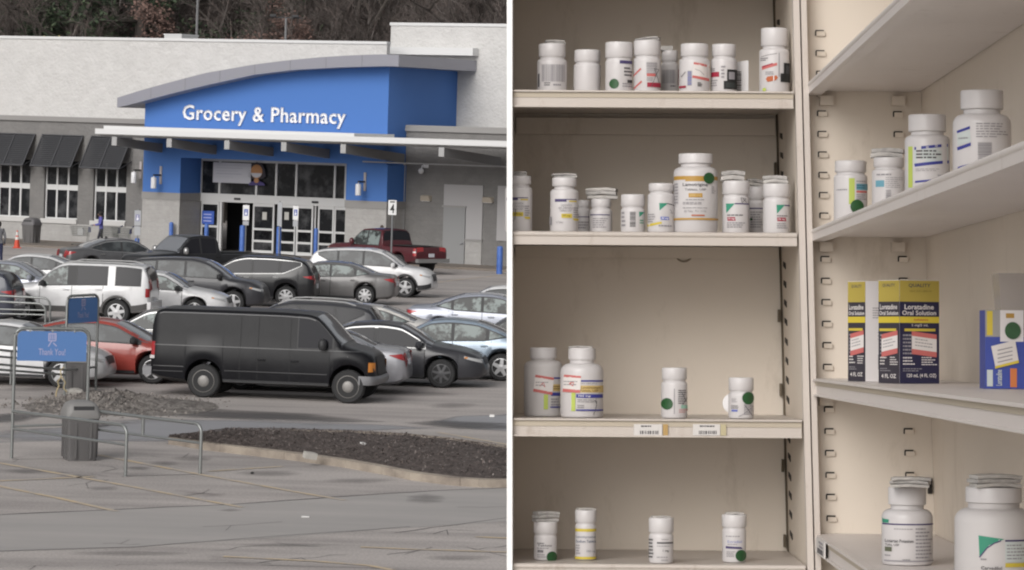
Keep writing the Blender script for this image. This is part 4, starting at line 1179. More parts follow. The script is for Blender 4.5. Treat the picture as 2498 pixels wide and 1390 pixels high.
    if typ == 'van':
        # body lines, bumpers, badge
        for z, xa_, xb_ in ((1.22, -2.85, 2.2), (.72, -2.86, xr - Ra - .03), (.60, -2.86, xr - Ra - .05), (.66, xr + Ra + .05, xf - Ra - .05)):
            side('body_moulding', xa_, xb_, z, z + .022, mat('worn_black_trim', (0.06, 0.06, 0.063), 0.4), .012, nz=1)
        b = MB(); b.box(x0 - .16, x0 + .05, -.97, .97, .50, .70); b.build('rear_bumper', mat('dull_chrome', (0.22, 0.22, 0.23), 0.45, 0.6), root)
        rws = []
        for z_, e_ in ((.45, .02), (.50, .07), (.60, .08), (.66, .03)):
            r_ = []
            for k_ in range(17):
                a_ = math.pi * (k_ / 16 - .5); cx = x1 - .30 + (.30 + e_) * abs(math.cos(a_)) ** .5; r_.append((cx if 0 < k_ < 16 else x1 - .40, .97 * (1 if a_ > 0 else -1) * abs(math.sin(a_)) ** .6, z_))
            rws.append(r_)
        b = MB(); b.grid(rws); b.build('front_bumper', MATS['dull_chrome'], root, 40)
        for s in (1, -1):
            y = yside(1.8, 1.1) + .004; b = MB(); b.box(1.70, 1.86, min(s*y, s*(y+.012)), max(s*y, s*(y+.012)), 1.06, 1.11); b.build('badge', CHROME, root)
        for s in (1, -1):
            b = MB(); y = yside(x0 + .08, .88) + .006; b.box(x0 + .01, x0 + .12, min(s*y, s*(y+.012)), max(s*y, s*(y+.012)), .90, .975); b.build('reversing_light', WLENS, root)
        side('rain_gutter', -2.75, 1.05, lambda x: fn['top'](x) - .11, lambda x: fn['top'](x) - .085, mat('grey_gutter', (0.13, 0.13, 0.135), 0.5), .014, nz=1)
    if typ == 'pickup':
        b = MB(); b.box(x0 + .1, -.88, -.80, .80, 1.19, 1.196); b.build('bed_shade_sheet', HOLE, root)  # dark sheet over the closed bed imitates its shaded inside
        b = MB(); b.box(x0 - .17, x0 + .02, -.92, .92, .52, .68); b.build('rear_bumper', CHROME, root)
    if typ == 'boxsuv':
        b = MB(); b.box(x0 - .05, x0 + .06, -.88, .88, .50, .72); b.build('rear_bumper', pm, root)
    if 'white_band' in extras:
        side('reversing_light', x0 + .02, x0 + .15, .93, .99, WLENS, .014)
    if 'antenna' in extras:
        b = MB(); xx = S['rg'][0] * lk + .2; zz = fn['top'](xx); b.hexa([(xx-.07,-.025,zz),(xx+.07,-.025,zz),(xx+.07,.025,zz),(xx-.07,.025,zz),(xx-.07,-.008,zz+.09),(xx-.02,-.008,zz+.09),(xx-.02,.008,zz+.09),(xx-.07,.008,zz+.09)]); b.build('antenna', PLAST, root)
    root['wx_r'], root['wx_f'] = xr, xf
    root['half'] = fn['w'](0)
    return root

def place(car, u, v, which, alpha, face, scale=1.0):
    """near-side wheel touches the ground at photo pixel u, v; body axis turned alpha degrees from square to the view"""
    a = R(alpha); p = G(u, v)
    h = Vector((math.cos(a), -math.sin(a), 0)) * (1 if face == 'R' else -1)
    n = Vector((-math.sin(a), -math.cos(a), 0))
    xw = car['wx_f'] if which == 'F' else car['wx_r']
    c = p - h * xw * scale - n * (car['half'] - .125) * scale
    car.location = c; car.rotation_euler.z = math.atan2(h.y, h.x); car.scale = (scale,) * 3
    for k in ('wx_f', 'wx_r', 'half'): del car[k]

P_WHITE = paint('white', (0.66, 0.66, 0.67)); P_BLACK = paint('black', (0.013, 0.013, 0.015), rough=.3, coat=.3); P_RED = paint('red', (0.31, 0.047, 0.035))
P_SILVER = paint('silver', (0.42, 0.42, 0.45), .35); P_GREY = paint('grey', (0.085, 0.085, 0.09), .12, coat=.4); P_DGREY = paint('dark_grey', (0.038, 0.038, 0.044), .08, coat=.35); P_MID = paint('mid_grey', (0.14, 0.136, 0.136), .15, coat=.5)
P_LBLUE = paint('light_blue', (0.30, 0.37, 0.45), .35); P_MAROON = paint('maroon', (0.085, 0.012, 0.018), .15); P_NAVY = paint('navy_grey', (0.05, 0.054, 0.075), .1, coat=.5); P_CREAM = paint('cream_white', (0.66, 0.64, 0.61)); P_BSIL = paint('blue_silver', (0.36, 0.38, 0.44), .35); P_VAN = mat('faded_black_paint', (0.009, 0.009, 0.011), .28, 0, .0, .2, var=(2.5, (0.014, 0.014, 0.016), .35, .7))
def car(typ, label, cat, pm, u, v, which, alpha, face, scale=1.0, **k):
    nm = {'sedan': 'parked_sedan', 'coupe': 'parked_coupe', 'crossover': 'parked_crossover', 'boxsuv': 'parked_suv', 'van': 'cargo_van', 'pickup': 'pickup_truck'}[typ]
    c = make_car(typ, nm, label, cat, pm, **k); place(c, u, v, which, alpha, face, scale); return c
car('van', 'old black windowless cargo van with grey steel wheels nearest the mulch island', 'van', P_VAN, 849, 984, 'F', 8, 'R', .935, wheel='steel', glass=TGLASS)
car('sedan', 'dark grey sedan parked behind the front of the black van, showing its right side', 'car', P_DGREY, 1076, 946, 'F', 5, 'R', 1.02, wheel='dark', glass=TGLASS, chrome=True)
car('sedan', 'silver sedan whose tail sticks out behind the black van bonnet', 'car', P_SILVER, 880, 961, 'R', 5, 'L', 1.0, wheel='five')
car('sedan', 'pale blue sedan cut by the white upright, parked behind the dark grey sedan', 'car', P_LBLUE, 1222, 929, 'R', 5, 'L', 1.0, wheel='five', glass=LGLASS)
car('sedan', 'white car at the lower left behind the cart corral sign', 'car', P_WHITE, 150, 946, 'F', 5, 'R', 0.99, wheel='five', glass=CGLASS)
car('coupe', 'red two door car behind the corral, nose behind the black van', 'car', P_RED, 372, 936, 'F', 5, 'R', 1.06, wheel='five', glass=CGLASS, mirror_m=PLAST, handle_m=PLAST)
car('sedan', 'grey sedan mostly hidden between the red car and the black van', 'car', P_MID, 263, 890, 'F', 5, 'L', 1.0, glass=LGLASS, chrome=True, mirror_m=PLAST)
car('boxsuv', 'white four wheel drive with roof rails and grey cladding behind the back corral sign', 'suv', P_WHITE, 284, 793, 'R', 5, 'L', 1.0, wheel='six', cladding=GREYP, rack=mat('rail_grey', (0.35, 0.35, 0.35), .5), glass=LGLASS)
car('sedan', 'white saloon with headlights to the right, just behind the white four wheel drive', 'car', P_WHITE, 474, 782, 'F', 5, 'R', 1.0, glass=LGLASS, mirror_m=PLAST)
car('crossover', 'charcoal grey crossover pointing right behind the white saloon', 'suv', P_DGREY, 568, 765, 'F', 5, 'R', 1.03, wheel='five', mirror_m=PLAST)
car('crossover', 'black crossover with bright window trim and silver wheels', 'suv', P_BLACK, 697, 750, 'R', 5, 'L', 1.0, wheel='seven', chrome=True, rack=PLAST, glass=TGLASS)
car('sedan', 'mid grey sedan with red tail light beside the black crossover', 'car', P_MID, 890, 744, 'R', 5, 'L', 1.0, wheel='seven', glass=LGLASS, handle_m=MATS['car_paint_mid_grey'])
car('crossover', 'white crossover pointing right in front of the maroon pickup', 'suv', P_WHITE, 988, 726, 'F', 8, 'R', 1.02, wheel='five', cladding=PLAST)
car('pickup', 'maroon pickup truck by the entrance seen from its tailgate', 'pickup truck', P_MAROON, 972, 668, 'R', 44, 'L', 1.0, wheel='five', glass=LGLASS, extras=('white_band',))
car('pickup', 'black pickup truck facing the camera in front of the entrance doors', 'pickup truck', P_BLACK, 405, 692, 'F', -42, 'L', .98, wheel='five', glass=TGLASS, mirror_m=CHROME)
car('sedan', 'dark grey saloon with its tail towards us near the shop pavement', 'car', P_GREY, 222, 672, 'R', -24, 'R', 1.0, glass=CGLASS, chrome=True, extras=('antenna',))
car('sedan', 'white sedan behind the bonnet of the white four wheel drive', 'car', P_WHITE, 160, 728, 'R', 5, 'L', 1.0, glass=CGLASS)
car('sedan', 'pale silver car at the left edge above the white four wheel drive', 'car', P_BSIL, 112, 752, 'F', 5, 'R', 1.0, glass=LGLASS)
car('crossover', 'dark blue grey hatchback cut by the left edge, red tail light showing', 'car', P_NAVY, -46, 798, 'R', 5, 'L', 1.0, glass=TGLASS)
car('crossover', 'dark crossover roof and rear window just above the black van', 'suv', P_DGREY, 838, 904, 'R', 5, 'L', 1.0, glass=TGLASS, rack=MATS['rail_grey'])
car('sedan', 'cream white saloon trunk behind the dark crossover', 'car', P_CREAM, 985, 884, 'R', 5, 'L', 1.0, glass=LGLASS)
car('sedan', 'blue silver sedan with its tail light to the left, behind the pale blue sedan', 'car', P_BSIL, 1071, 838, 'R', 5, 'R', 1.0, glass=LGLASS)
car('sedan', 'white car of which only the roof shows beside the white upright', 'car', P_WHITE, 1110, 813, 'F', 5, 'L', 1.0)
car('sedan', 'grey car sliver between the pale blue and blue silver sedans', 'car', P_GREY, 1158, 897, 'F', 5, 'L', 1.0, glass=LGLASS)

# ================================================================== corrals, bins, posts
PIPE = mat('corral_pipe', (0.27, 0.28, 0.275), 0.42, 0.65); SIGNB = mat('sign_blue', (0.085, 0.19, 0.43), 0.5); SIGNW = mat('sign_print', (0.42, 0.40, 0.58), 0.6)
def pipe_xy(name, pts, parent, r=.028, o=None):
    r *= 1.15; b = MB(); b.tube([Vector(p) - (o or Vector()) for p in pts], r, 8); return b.build(name, PIPE, parent, 50)
def hoop(a, bq, h, rad=.16, n=5):
    """upright at a, rounded corner, along the top, rounded corner, down at bq"""
    d = (bq - a).normalized(); up = Vector((0, 0, 1)); pts = [a]
    for k in range(n + 1):
        t = math.pi / 2 * k / n; pts.append(a + up * (h - rad + rad * math.sin(t)) + d * (rad - rad * math.cos(t)))
    for k in range(n + 1):
        t = math.pi / 2 * k / n; pts.append(bq + up * (h - rad + rad * math.cos(t)) - d * (rad - rad * math.sin(t)))
    return pts + [bq]
def height_at(p, v):
    """height above ground point p of the photo row v"""
    z = 0
    for k in range(60):
        q = proj(Vector((p.x, p.y, z)))[1]; z += (q - v) * p.y / F
    return z
def corral_sign(root, o, A, B, hA, sign_h, text, emblem=True):
    pipe_xy('sign_hoop', hoop(A, B, hA), root, .026, o)
    d = (B - A).normalized(); n = Vector((d.y, -d.x, 0)); n = n if n.y < 0 else -n; L = (B - A).length
    def fn(x, z, dd=0.0): return A + d * x + n * (.02 + dd) + Vector((0, 0, z)) - o
    z1 = hA - .05; z0 = z1 - sign_h
    b = MB(); pts = []
    x0, x1, r = .045, L - .045, .10
    for cx, cz, a0 in ((x1 - r, z1 - r, 0), (x0 + r, z1 - r, 90)):
        for k in range(5): a = R(a0 + 90 * k / 4); pts.append(fn(cx + r * math.cos(a), cz + r * math.sin(a)))
    pts += [fn(x0, z0), fn(x1, z0)]
    b.prism(pts, -n * .04); b.build('sign_panel', SIGNB, root)
    t = MB(); xm = L / 2
    w = L * .36
    put_text(t, text, SIGNW, lambda x, z: fn(x, z, .004), xm - w / 2, xm + w / 2, z0 + sign_h * .2, z0 + sign_h * .42)
    b = t
    # little cart emblem above the words: box body with legs
    eh = sign_h * .45; ez = z0 + sign_h * .49; s = eh / 10
    def rr(xa, xb, za, zb): b.add([fn(xm + xa * s, ez + za * s, .004), fn(xm + xb * s, ez + za * s, .004), fn(xm + xb * s, ez + zb * s, .004), fn(xm + xa * s, ez + zb * s, .004)], [(0, 1, 2, 3)], SIGNW)
    rr(-3, 3, 9.2, 10); rr(-3, -2.2, 4.4, 10); rr(-1.6, -1.0, 5.2, 9); rr(-.3, .3, 5.2, 9); rr(1, 1.6, 5.2, 9); rr(2.2, 3, 4.8, 9); rr(-3, 2.8, 4, 4.7)
    b.add([fn(xm - 1 * s, ez + 4 * s, .004), fn(xm - .2 * s, ez + 4 * s, .004), fn(xm - 2.4 * s, ez, .004), fn(xm - 3.2 * s, ez, .004)], [(0, 1, 2, 3)], SIGNW)
    b.add([fn(xm + .4 * s, ez + 2.6 * s, .004), fn(xm + 1.1 * s, ez + 3 * s, .004), fn(xm + 3.6 * s, ez + .6 * s, .004), fn(xm + 3.2 * s, ez, .004)], [(0, 1, 2, 3)], SIGNW)
    b.build('sign_print', SIGNW, root)
    h = MB()
    for k in range(3):
        xx = L * (.2 + .3 * k); h.box(-.01, .01, -.01, .01, 0, .06); 
        for i in range(8): q = fn(xx, hA - .065); h.v[-8 + i] = tuple(Vector(h.v[-8 + i]) + q)
    h.build('sign_hanger', PIPE, root)
# front corral: the sign hoop, two long rails with hooped ends
A = G(28, 1118); B = G(209, 1119); C1 = G(306, 1162); D1 = G(488, 1157)
fc_ = empty('cart_corral', (A + C1) / 2, 0, 'front steel cart corral with a wide blue Thank You sign', 'cart corral', 'steel cart corrals')
o = fc_.location.copy()
hA = height_at(A, 800)
B.z = 0
corral_sign(fc_, o, A, B, hA, hA * .228, 'Thank You!')
def rail(a, c, za, zc, name='side_rail', low=True):
    h0 = za; up = Vector((0, 0, 1)); d = (c - a).normalized(); rad = .16; pts = [a + up * h0]
    for k in range(6):
        t = math.pi / 2 * k / 5; pts.append(c + up * (zc - rad + rad * math.cos(t)) - d * (rad - rad * math.sin(t)))
    pts.append(c); pipe_xy(name, pts, fc_, .026, o)
    pipe_xy('lower_rail', [a + up * h0 * .63, c + up * zc * .62], fc_, .02, o)
hr = height_at(C1, 1038); rail(A, C1, height_at(A, 1003), hr)
rail(B, D1, height_at(B, 1000), height_at(D1, 1034))
M1 = B.lerp(D1, .5); pipe_xy('rail_strut', [M1 + Vector((0, 0, hr * .62)), M1 + Vector((0, 0, hr * 1.0))], fc_, .024, o)
pipe_xy('cross_rail', [A + Vector((0, 0, height_at(A, 1040))), B + Vector((0, 0, height_at(B, 1034)))], fc_, .018, o)
# back corral
A2 = G(157, 963); B2 = G(233, 956); hb_ = height_at(A2, 724)
E0 = G(-60, 985)
bc_ = empty('cart_corral', (A2 + B2) / 2, 0, 'back steel cart corral whose blue sign stands before the white four wheel drive', 'cart corral', 'steel cart corrals')
o2 = bc_.location.copy(); o = o2
corral_sign(bc_, o2, A2, B2, height_at(A2, 722), height_at(A2, 722) * .255, 'Thank You!')
for v0, v1 in ((856, 866), (873, 881), (892, 900), (905, 912)):
    pipe_xy('side_rail', [E0 + Vector((0, 0, height_at(E0, v0 - 8))), A2 + Vector((0, 0, height_at(A2, v1 + 2)))], bc_, .022, o2)
pipe_xy('rail_strut', [E0.lerp(A2, .38) + Vector((0, 0, .35)), E0.lerp(A2, .38) + Vector((0, 0, 1.05))], bc_, .022, o2)
E3 = G(112, 905); E4 = G(-40, 900)
for v0, dx in ((727, 10), (741, 0)):
    c = G(118 if dx else 107, 900 if dx else 905); hh = height_at(c, v0); e4 = c + Vector((-1.9, .25, 0))
    up = Vector((0, 0, 1)); d = (c - e4).normalized(); pts = [e4 + up * (hh + .02)] + [c + up * (hh - .2 + .2 * math.cos(math.pi / 2 * k / 5)) - d * (.2 - .2 * math.sin(math.pi / 2 * k / 5)) for k in range(6)] + [c]
    pipe_xy('end_hoop', pts, bc_, .024, o2)
for v0 in (757, 768):
    c = G(107, 905); hh = height_at(c, v0); pipe_xy('side_rail', [c + Vector((-1.9, .25, hh - .02)), c + Vector((0, 0, hh))], bc_, .018, o2)
c = G(212, 958); pipe_xy('rail_strut', [A2 + Vector((0, 0, height_at(A2, 903))), B2 + Vector((0, 0, height_at(B2, 895)))], bc_, .02, o2)

BING = mat('bin_grey', (0.125, 0.12, 0.12), 0.6, bump=(10, .15, .01)); BINL = mat('bin_lid_grey', (0.21, 0.205, 0.20), 0.55)
def bin_(u, v, vt, label, rz, wk=.30, lid=BINL, body=BING, dome=True, group='grey outdoor rubbish bins'):
    p = G(u, v); h = height_at(p, vt); e = empty('rubbish_bin', p, rz, label, 'rubbish bin', group)
    hb = h * .76; r = .06; w = wk
    def sq(wd, z, rad):
        pts = []
        for cx, cy, a0 in ((1, 1, 0), (-1, 1, 90), (-1, -1, 180), (1, -1, 270)):
            for k in range(5): a = R(a0 + 90 * k / 4); pts.append((cx * (wd - rad) + rad * math.cos(a), cy * (wd - rad) + rad * math.sin(a), z))
        return pts + pts[:1]
    b = MB(); rows = [sq(w * .84, 0, r), sq(w * .86, .03, r), sq(w * .97, hb - .04, r), sq(w, hb, r)]; b.grid(rows); b.f += [tuple(range(20))[::-1]]; b.m += [0]
    for k in (-1, 1):
        for ax in (0, 1):
            for s in (-1, 1):
                if ax: b.box(k * w * .45 - .02, k * w * .45 + .02, s * w * .93 - .02, s * w * .93 + .02, .05, hb - .12)
                else: b.box(s * w * .93 - .02, s * w * .93 + .02, k * w * .45 - .02, k * w * .45 + .02, .05, hb - .12)
    b.build('bin_body', body, e, 40)
    b = MB(); rows = [sq(w * 1.03, hb - .05, .07), sq(w * 1.04, hb + .02, .07)]
    for t, k in ((.35, 1.0), (.62, .93), (.82, .8), (.94, .62), (1.0, .35)): rows.append(sq(w * k, hb + (h - hb) * t, w * k * .4))
    b.grid(rows); n = len(rows[0]); b.f += [tuple(range((len(rows)-1)*n, len(rows)*n - 1))]; b.m += [0]
    L = b.build('bin_lid', lid, e, 40)
    b = MB(); z0, z1 = hb + .06, hb + (h - hb) * .66
    for s in (1, -1):
      b = MB(); b.hexa([(-w * .62, s * (w * 1.005), z0), (w * .62, s * (w * 1.005), z0), (w * .62, s * w * .9, z0), (-w * .62, s * w * .9, z0), (-w * .62, s * (w * .965), z1), (w * .62, s * (w * .965), z1), (w * .62, s * w * .8, z1), (-w * .62, s * w * .8, z1)])
      b.build('bin_flap', mat('bin_flap_dark', (0.035, 0.035, 0.037), .5), L)
    return e
bin_(193, 1121, 976, 'grey dome topped rubbish bin standing inside the front corral', R(20), .30)
bin_(183, 958, 852, 'plain grey bin inside the back corral under the wide blue sign', R(12), .27)
p_ = bin_(76, 597, 531, 'dark grey rubbish bin against the shop wall beside the traffic cone', -AL, .36, lid=mat('bin_lid_dark', (0.13, 0.125, 0.13), .6))
# yellowish tape or hose hanging beside the inner bin
c = G(143, 968)
b = MB(); pts = [(0.10, 0, .66), (.02, 0, .58), (.05, -.02, .45), (-.03, 0, .34), (.0, 0, .24), (-.05, 0, .12), (-.06, 0, .01)]; b.tube(pts, .018, 6); b.tube([(.05, -.02, .45), (.14, 0, .32), (.1, 0, .2), (.18, 0, .12)], .016, 6)
o_ = b.build('tape_strand', mat('faded_yellow_tape', (0.42, 0.34, 0.2), .8)); o_.location = c; tag(o_, 'strand of faded yellow tape hanging beside the inner grey bin', 'tape')

BOLB = mat('bollard_blue', (0.05, 0.12, 0.40), 0.45, var=(4, (0.075, 0.17, 0.48), .4, .7))
def bollard(u, v, vt, label, w=.10):
    p = G(u, v); h = height_at(p, vt); o = MB()
    o.lathe([(w, 0), (w, h - .09), (w * .92, h - .04), (w * .62, h - .01), (.001, h)], 18)
    q = o.build('bollard', BOLB, None, 40); q.location = p
    return tag(q, label, 'bollard', 'blue steel bollards along the shop front')
bollard(416, 617, 541, 'blue bollard in front of the left stone pilaster base')
bollard(502, 622, 545, 'blue bollard in front of the narrow side window left of the doors')
bollard(589, 640, 549, 'taller blue bollard beside the first white parking sign', .115)
bollard(678, 652, 552, 'blue bollard under the grey back of a parking sign, between the doors', .105)
bollard(769, 634, 556, 'blue bollard in front of the right hand glass doors')
bollard(1218, 668, 600, 'blue bollard beside the blue frame near the white upright', .13)
bollard(333, 640, 580, 'blue bollard behind the tall white sign left of the entrance', .105)
def post_sign(u, v, vt, plates, label, pole=.026, post_m=STEEL, grp=None):
    """plates: (top row, bottom row, width m, material, text or None, text material)"""
    p = G(u, v); e = empty('parking_sign', p, -R(10), label, 'sign', grp); h = height_at(p, vt)
    b = MB(); b.tube([(0, 0, 0), (0, 0, h)], pole, 8); b.build('post', post_m, e)
    for (v0, v1, w, m, txt, tm) in plates:
        z1, z0 = height_at(p, v0), height_at(p, v1); b = MB(); b.box(-w/2, w/2, -.05, -.035, z0, z1)
        pl = b.build('sign_plate', m, e)
        if txt == 'wheelchair':
            b = MB(); zc, s = lerp(z0, z1, .5), (z1 - z0) * .2
            f = lambda x, z: (x, -.054, z)
            b.add([f(-w*.3, zc - s), f(w*.3, zc - s), f(w*.3, zc + s * 1.2), f(-w*.3, zc + s * 1.2)], [(0,1,2,3)], tm)
            wm = MATS['lamp_white']; g = lambda x, z: (x, -.057, z)
            b.add([g(-w*.05, zc), g(w*.04, zc), g(w*.04, zc + s*.9), g(-w*.05, zc + s*.9)], [(0,1,2,3)], wm); b.add([g(-w*.16, zc - s*.7), g(w*.12, zc - s*.7), g(w*.16, zc), g(-w*.12, zc)], [(0,1,2,3)], wm)
            b.build('symbol', tm, pl)
        elif txt:
            b = MB(); put_text(b, txt, tm, lambda x, z: (x, -.056, z), -w * .27, w * .27, lerp(z0, z1, .12), lerp(z0, z1, .74), True)
            b.add([(-w*.3, -.056, lerp(z0, z1, .84)), (w*.3, -.056, lerp(z0, z1, .84)), (w*.3, -.056, lerp(z0, z1, .92)), (-w*.3, -.056, lerp(z0, z1, .92))], [(0,1,2,3)], tm); b.build('sign_number', tm, pl)
SGW = mat('sign_plate_white', (0.68, 0.68, 0.68), .5); SGG = mat('sign_plate_grey', (0.34, 0.35, 0.37), .5); SGB = mat('sign_symbol_blue', (0.05, 0.09, 0.36), .5); BLK = mat('sign_black', (0.015, 0.015, 0.016), .6)
post_sign(952, 700, 488, [(488, 524, .32, SGW, '4', BLK)], 'white lot marker sign with a black figure 4 on a thin pole', .035)
post_sign(597, 648, 498, [(500, 537, .28, SGW, 'wheelchair', SGB), (539, 549, .26, SGG, None, None)], 'white accessible parking sign in front of the open door')
post_sign(718, 655, 500, [(502, 536, .24, SGW, 'wheelchair', SGB), (538, 552, .22, SGG, None, None)], 'white accessible parking sign seen edge on, right of the middle bollard')
post_sign(679, 653, 490, [(493, 551, .2, SGG, None, None)], 'grey back of a parking sign above the middle blue bollard')
post_sign(333, 650, 510, [(513, 550, .28, SGG, 'wheelchair', mat('faded_sign_blue', (0.22, 0.22, 0.36), .6)), (552, 574, .26, SGG, None, None)], 'pale parking sign left of the entrance beside the shopping carts')
# traffic cone
p = G(41, 605); e = empty('traffic_cone', p, .3, 'orange traffic cone with white bands in front of the grey bin', 'traffic cone'); h = height_at(p, 562)
ORG = mat('cone_orange', (0.55, 0.07, 0.035), .6); CW = mat('cone_white', (0.62, 0.60, 0.58), .6)
b = MB(); b.box(-.19, .19, -.19, .19, 0, .035, ORG); b.build('cone_base', ORG, e)
b = MB(); rr = lambda t: lerp(.155, .035, t)
for t0, t1, m in ((.04, .48, ORG), (.48, .64, CW), (.64, .72, ORG), (.72, .92, CW), (.92, 1.0, ORG)): b.lathe([(rr(t0), t0 * h), (rr(t1), t1 * h)], 18, m, cap=False)
b.build('cone_body', None, e, 40)
# blue frame at the right edge
p = G(1200, 652); e = empty('cart_rack', p, -AL, 'small blue metal frame beside the blue bollard near the white upright', 'rack'); b = MB()
for q in ([(0, 0, 0), (0, 0, .62), (1.0, 0, .62), (1.0, 0, 0)], [(0, .5, 0), (0, .5, .62), (1.0, .5, .62), (1, .5, 0)], [(0, 0, .62), (0, .5, .62)], [(0, 0, .62), (0, .5, 1.35)]): b.tube(q, .035, 6)
b.box(0, 1.0, 0, .5, .55, .60); b.build('frame', mat('rack_blue', (0.075, 0.095, 0.33), .5), e)

# ---- shopping carts and people near the wall
WIRE = mat('cart_wire', (0.20, 0.21, 0.20), .45, .5); CBLUE = mat('cart_blue', (0.035, 0.04, 0.17), .5)
def cart(label, group='shopping carts by the wall'):
    e = empty('shopping_cart', (0, 0, 0), 0, label, 'shopping cart', group); b = MB()
    def P(x, y, z): return (x, y * (.27 + .02 * (z - .5)), z)
    zt_, zb2 = .98, .55
    for k in range(13):
        x = lerp(-.40, .48, k / 12); b.tube([P(x, -1, zt_ if k else zt_), P(x * .85, -.85, zb2), P(x * .85, .85, zb2), P(x, 1, zt_)], .006, 4)
    for k in range(6):
        z = lerp(zb2, zt_, k / 5); f = lerp(.85, 1, k / 5); b.tube([P(-.40 * f, -f, z), P(.48 * f, -f, z), P(.48 * f, f, z), P(-.40 * f, f, z), P(-.40 * f, -f, z)], .007, 4)
    b.build('basket', WIRE, e)
    b = MB()
    for s in (-1, 1): b.tube([(-.55, s * .26, 1.06), (-.42, s * .26, .9), (-.33, s * .25, .3), (-.42, s * .26, .15), (.42, s * .18, .15)], .014, 6)
    b.build('chassis', WIRE, e)
    b = MB(); b.tube([(-.55, -.28, 1.06), (-.55, .28, 1.06)], .022, 8); b.build('handle', CBLUE, e)
    b = MB(); b.box(-.46, -.40, -.2, .2, .72, .95); b.build('child_seat_flap', CBLUE, e)
    for x, s in ((-.42, .26), (-.42, -.26), (.4, .18), (.4, -.18)):
        b = MB(); b.lathe([(.062, -.015), (.062, .015)], 12, None, 'y'); w_ = b.build('wheel', RUB, e); w_.location = (x, s, .063)
    return e
c1 = cart('grey shopping cart pushed by the person in the purple jacket'); p = G(196, 602); c1.location = p; c1.rotation_euler.z = R(195)
b = MB(); b.box(-.14, .14, -.12, .12, .57, .86); b.box(-.1, .1, -.13, .1, .86, .92); q = b.build('shopping_bag', mat('white_bag', (0.6, 0.6, 0.6), .7)); q.location = p + Vector((0, -.02, 0)); tag(q, 'white bag standing in the cart pushed by the person in purple', 'bag')
c2 = copy_tree(c1); c2.location = G(268, 604); c2.rotation_euler.z = R(178); tag(c2, 'empty shopping cart just right of the person in the purple jacket')
c3 = copy_tree(c1); c3.location = G(296, 606); c3.rotation_euler.z = R(178); tag(c3, 'rear shopping cart with its blue handle beside the pale parking sign')

def person(u, v, H, rz, label, joints, cloth, hair_c, hat=None):
    """one continuous skinned body; joints are in metres for a 1.75 m figure facing +x"""
    p = G(u, v); e = empty('person', p, rz, label, 'person'); k = H / 1.75
    names = list(joints.keys()); idx = {n: i for i, n in enumerate(names)}
    E = [('pelvis', 'chest'), ('chest', 'neck'), ('neck', 'head'), ('head', 'crown')]
    for s in 'lr': E += [('chest', 'sho' + s), ('sho' + s, 'elb' + s), ('elb' + s, 'wri' + s), ('wri' + s, 'han' + s), ('pelvis', 'hip' + s), ('hip' + s, 'kne' + s), ('kne' + s, 'ank' + s), ('ank' + s, 'toe' + s)]
    rad = dict(pelvis=.15, chest=.17, neck=.055, head=.095, crown=.075, sho=.075, elb=.05, wri=.035, han=.038, hip=.10, kne=.065, ank=.045, toe=.04)
    me = bpy.data.meshes.new('body_cage'); me.from_pydata([Vector(joints[n]) * k for n in names], [(idx[a], idx[b_]) for a, b_ in E], [])
    ob = link('body_cage', me)
    ob.modifiers.new('skin', 'SKIN'); sub = ob.modifiers.new('sub', 'SUBSURF'); sub.levels = 2; sub.render_levels = 2
    for n in names:
        r = rad.get(n, rad.get(n[:-1], .05)) * k; sv = me.skin_vertices[0].data[idx[n]]; sv.radius = (r, r * (.72 if n in ('chest', 'pelvis') else 1)); sv.use_root = (n == 'pelvis')
    dg = bpy.context.evaluated_depsgraph_get(); m2 = bpy.data.meshes.new_from_object(ob.evaluated_get(dg)); bpy.data.objects.remove(ob)
    top, leg, skin, shoe = cloth
    m2.materials.clear()
    for m in (top, leg, skin, shoe): m2.materials.append(m)
    J = {n: Vector(joints[n]) * k for n in names}
    for f in m2.polygons:
        c = f.center; i = 0
        if c.z < J['ankl'].z + .02 * k: i = 3
        elif c.z < J['pelvis'].z - .02 * k and min((c - J['han' + s]).length for s in 'lr') > .12 * k: i = 1
        if c.z > J['neck'].z + .01: i = 2
        if min((c - J['han' + s]).length for s in 'lr') < .085 * k: i = 2
        f.material_index = i; f.use_smooth = True
    body = link('body', m2, e)
    hd = J['head']
    b = MB(); b.lathe([(.02, .115), (.07, .10), (.105, .05), (.11, -.02), (.09, -.09), (.02, -.11)], 14)
    b.v = [(hd.x + x * k - .022 * k, hd.y + y * k, hd.z + (z + .035) * k) for x, y, z in b.v]
    b.build('hair', mat('hair_' + hair_c, {'dark': (0.018, 0.014, 0.013), 'brown': (0.05, 0.035, 0.028)}[hair_c], .7), e, 50)
    b = MB(); b.hexa([(hd.x + .085*k, hd.y - .012*k, hd.z - .035*k), (hd.x + .125*k, hd.y - .014*k, hd.z - .03*k), (hd.x + .125*k, hd.y + .014*k, hd.z - .03*k), (hd.x + .085*k, hd.y + .012*k, hd.z - .035*k), (hd.x + .085*k, hd.y - .008*k, hd.z + .03*k), (hd.x + .1*k, hd.y - .006*k, hd.z + .03*k), (hd.x + .1*k, hd.y + .006*k, hd.z + .03*k), (hd.x + .085*k, hd.y + .008*k, hd.z + .03*k)], cloth[2]); b.build('nose', cloth[2], e)
    return e
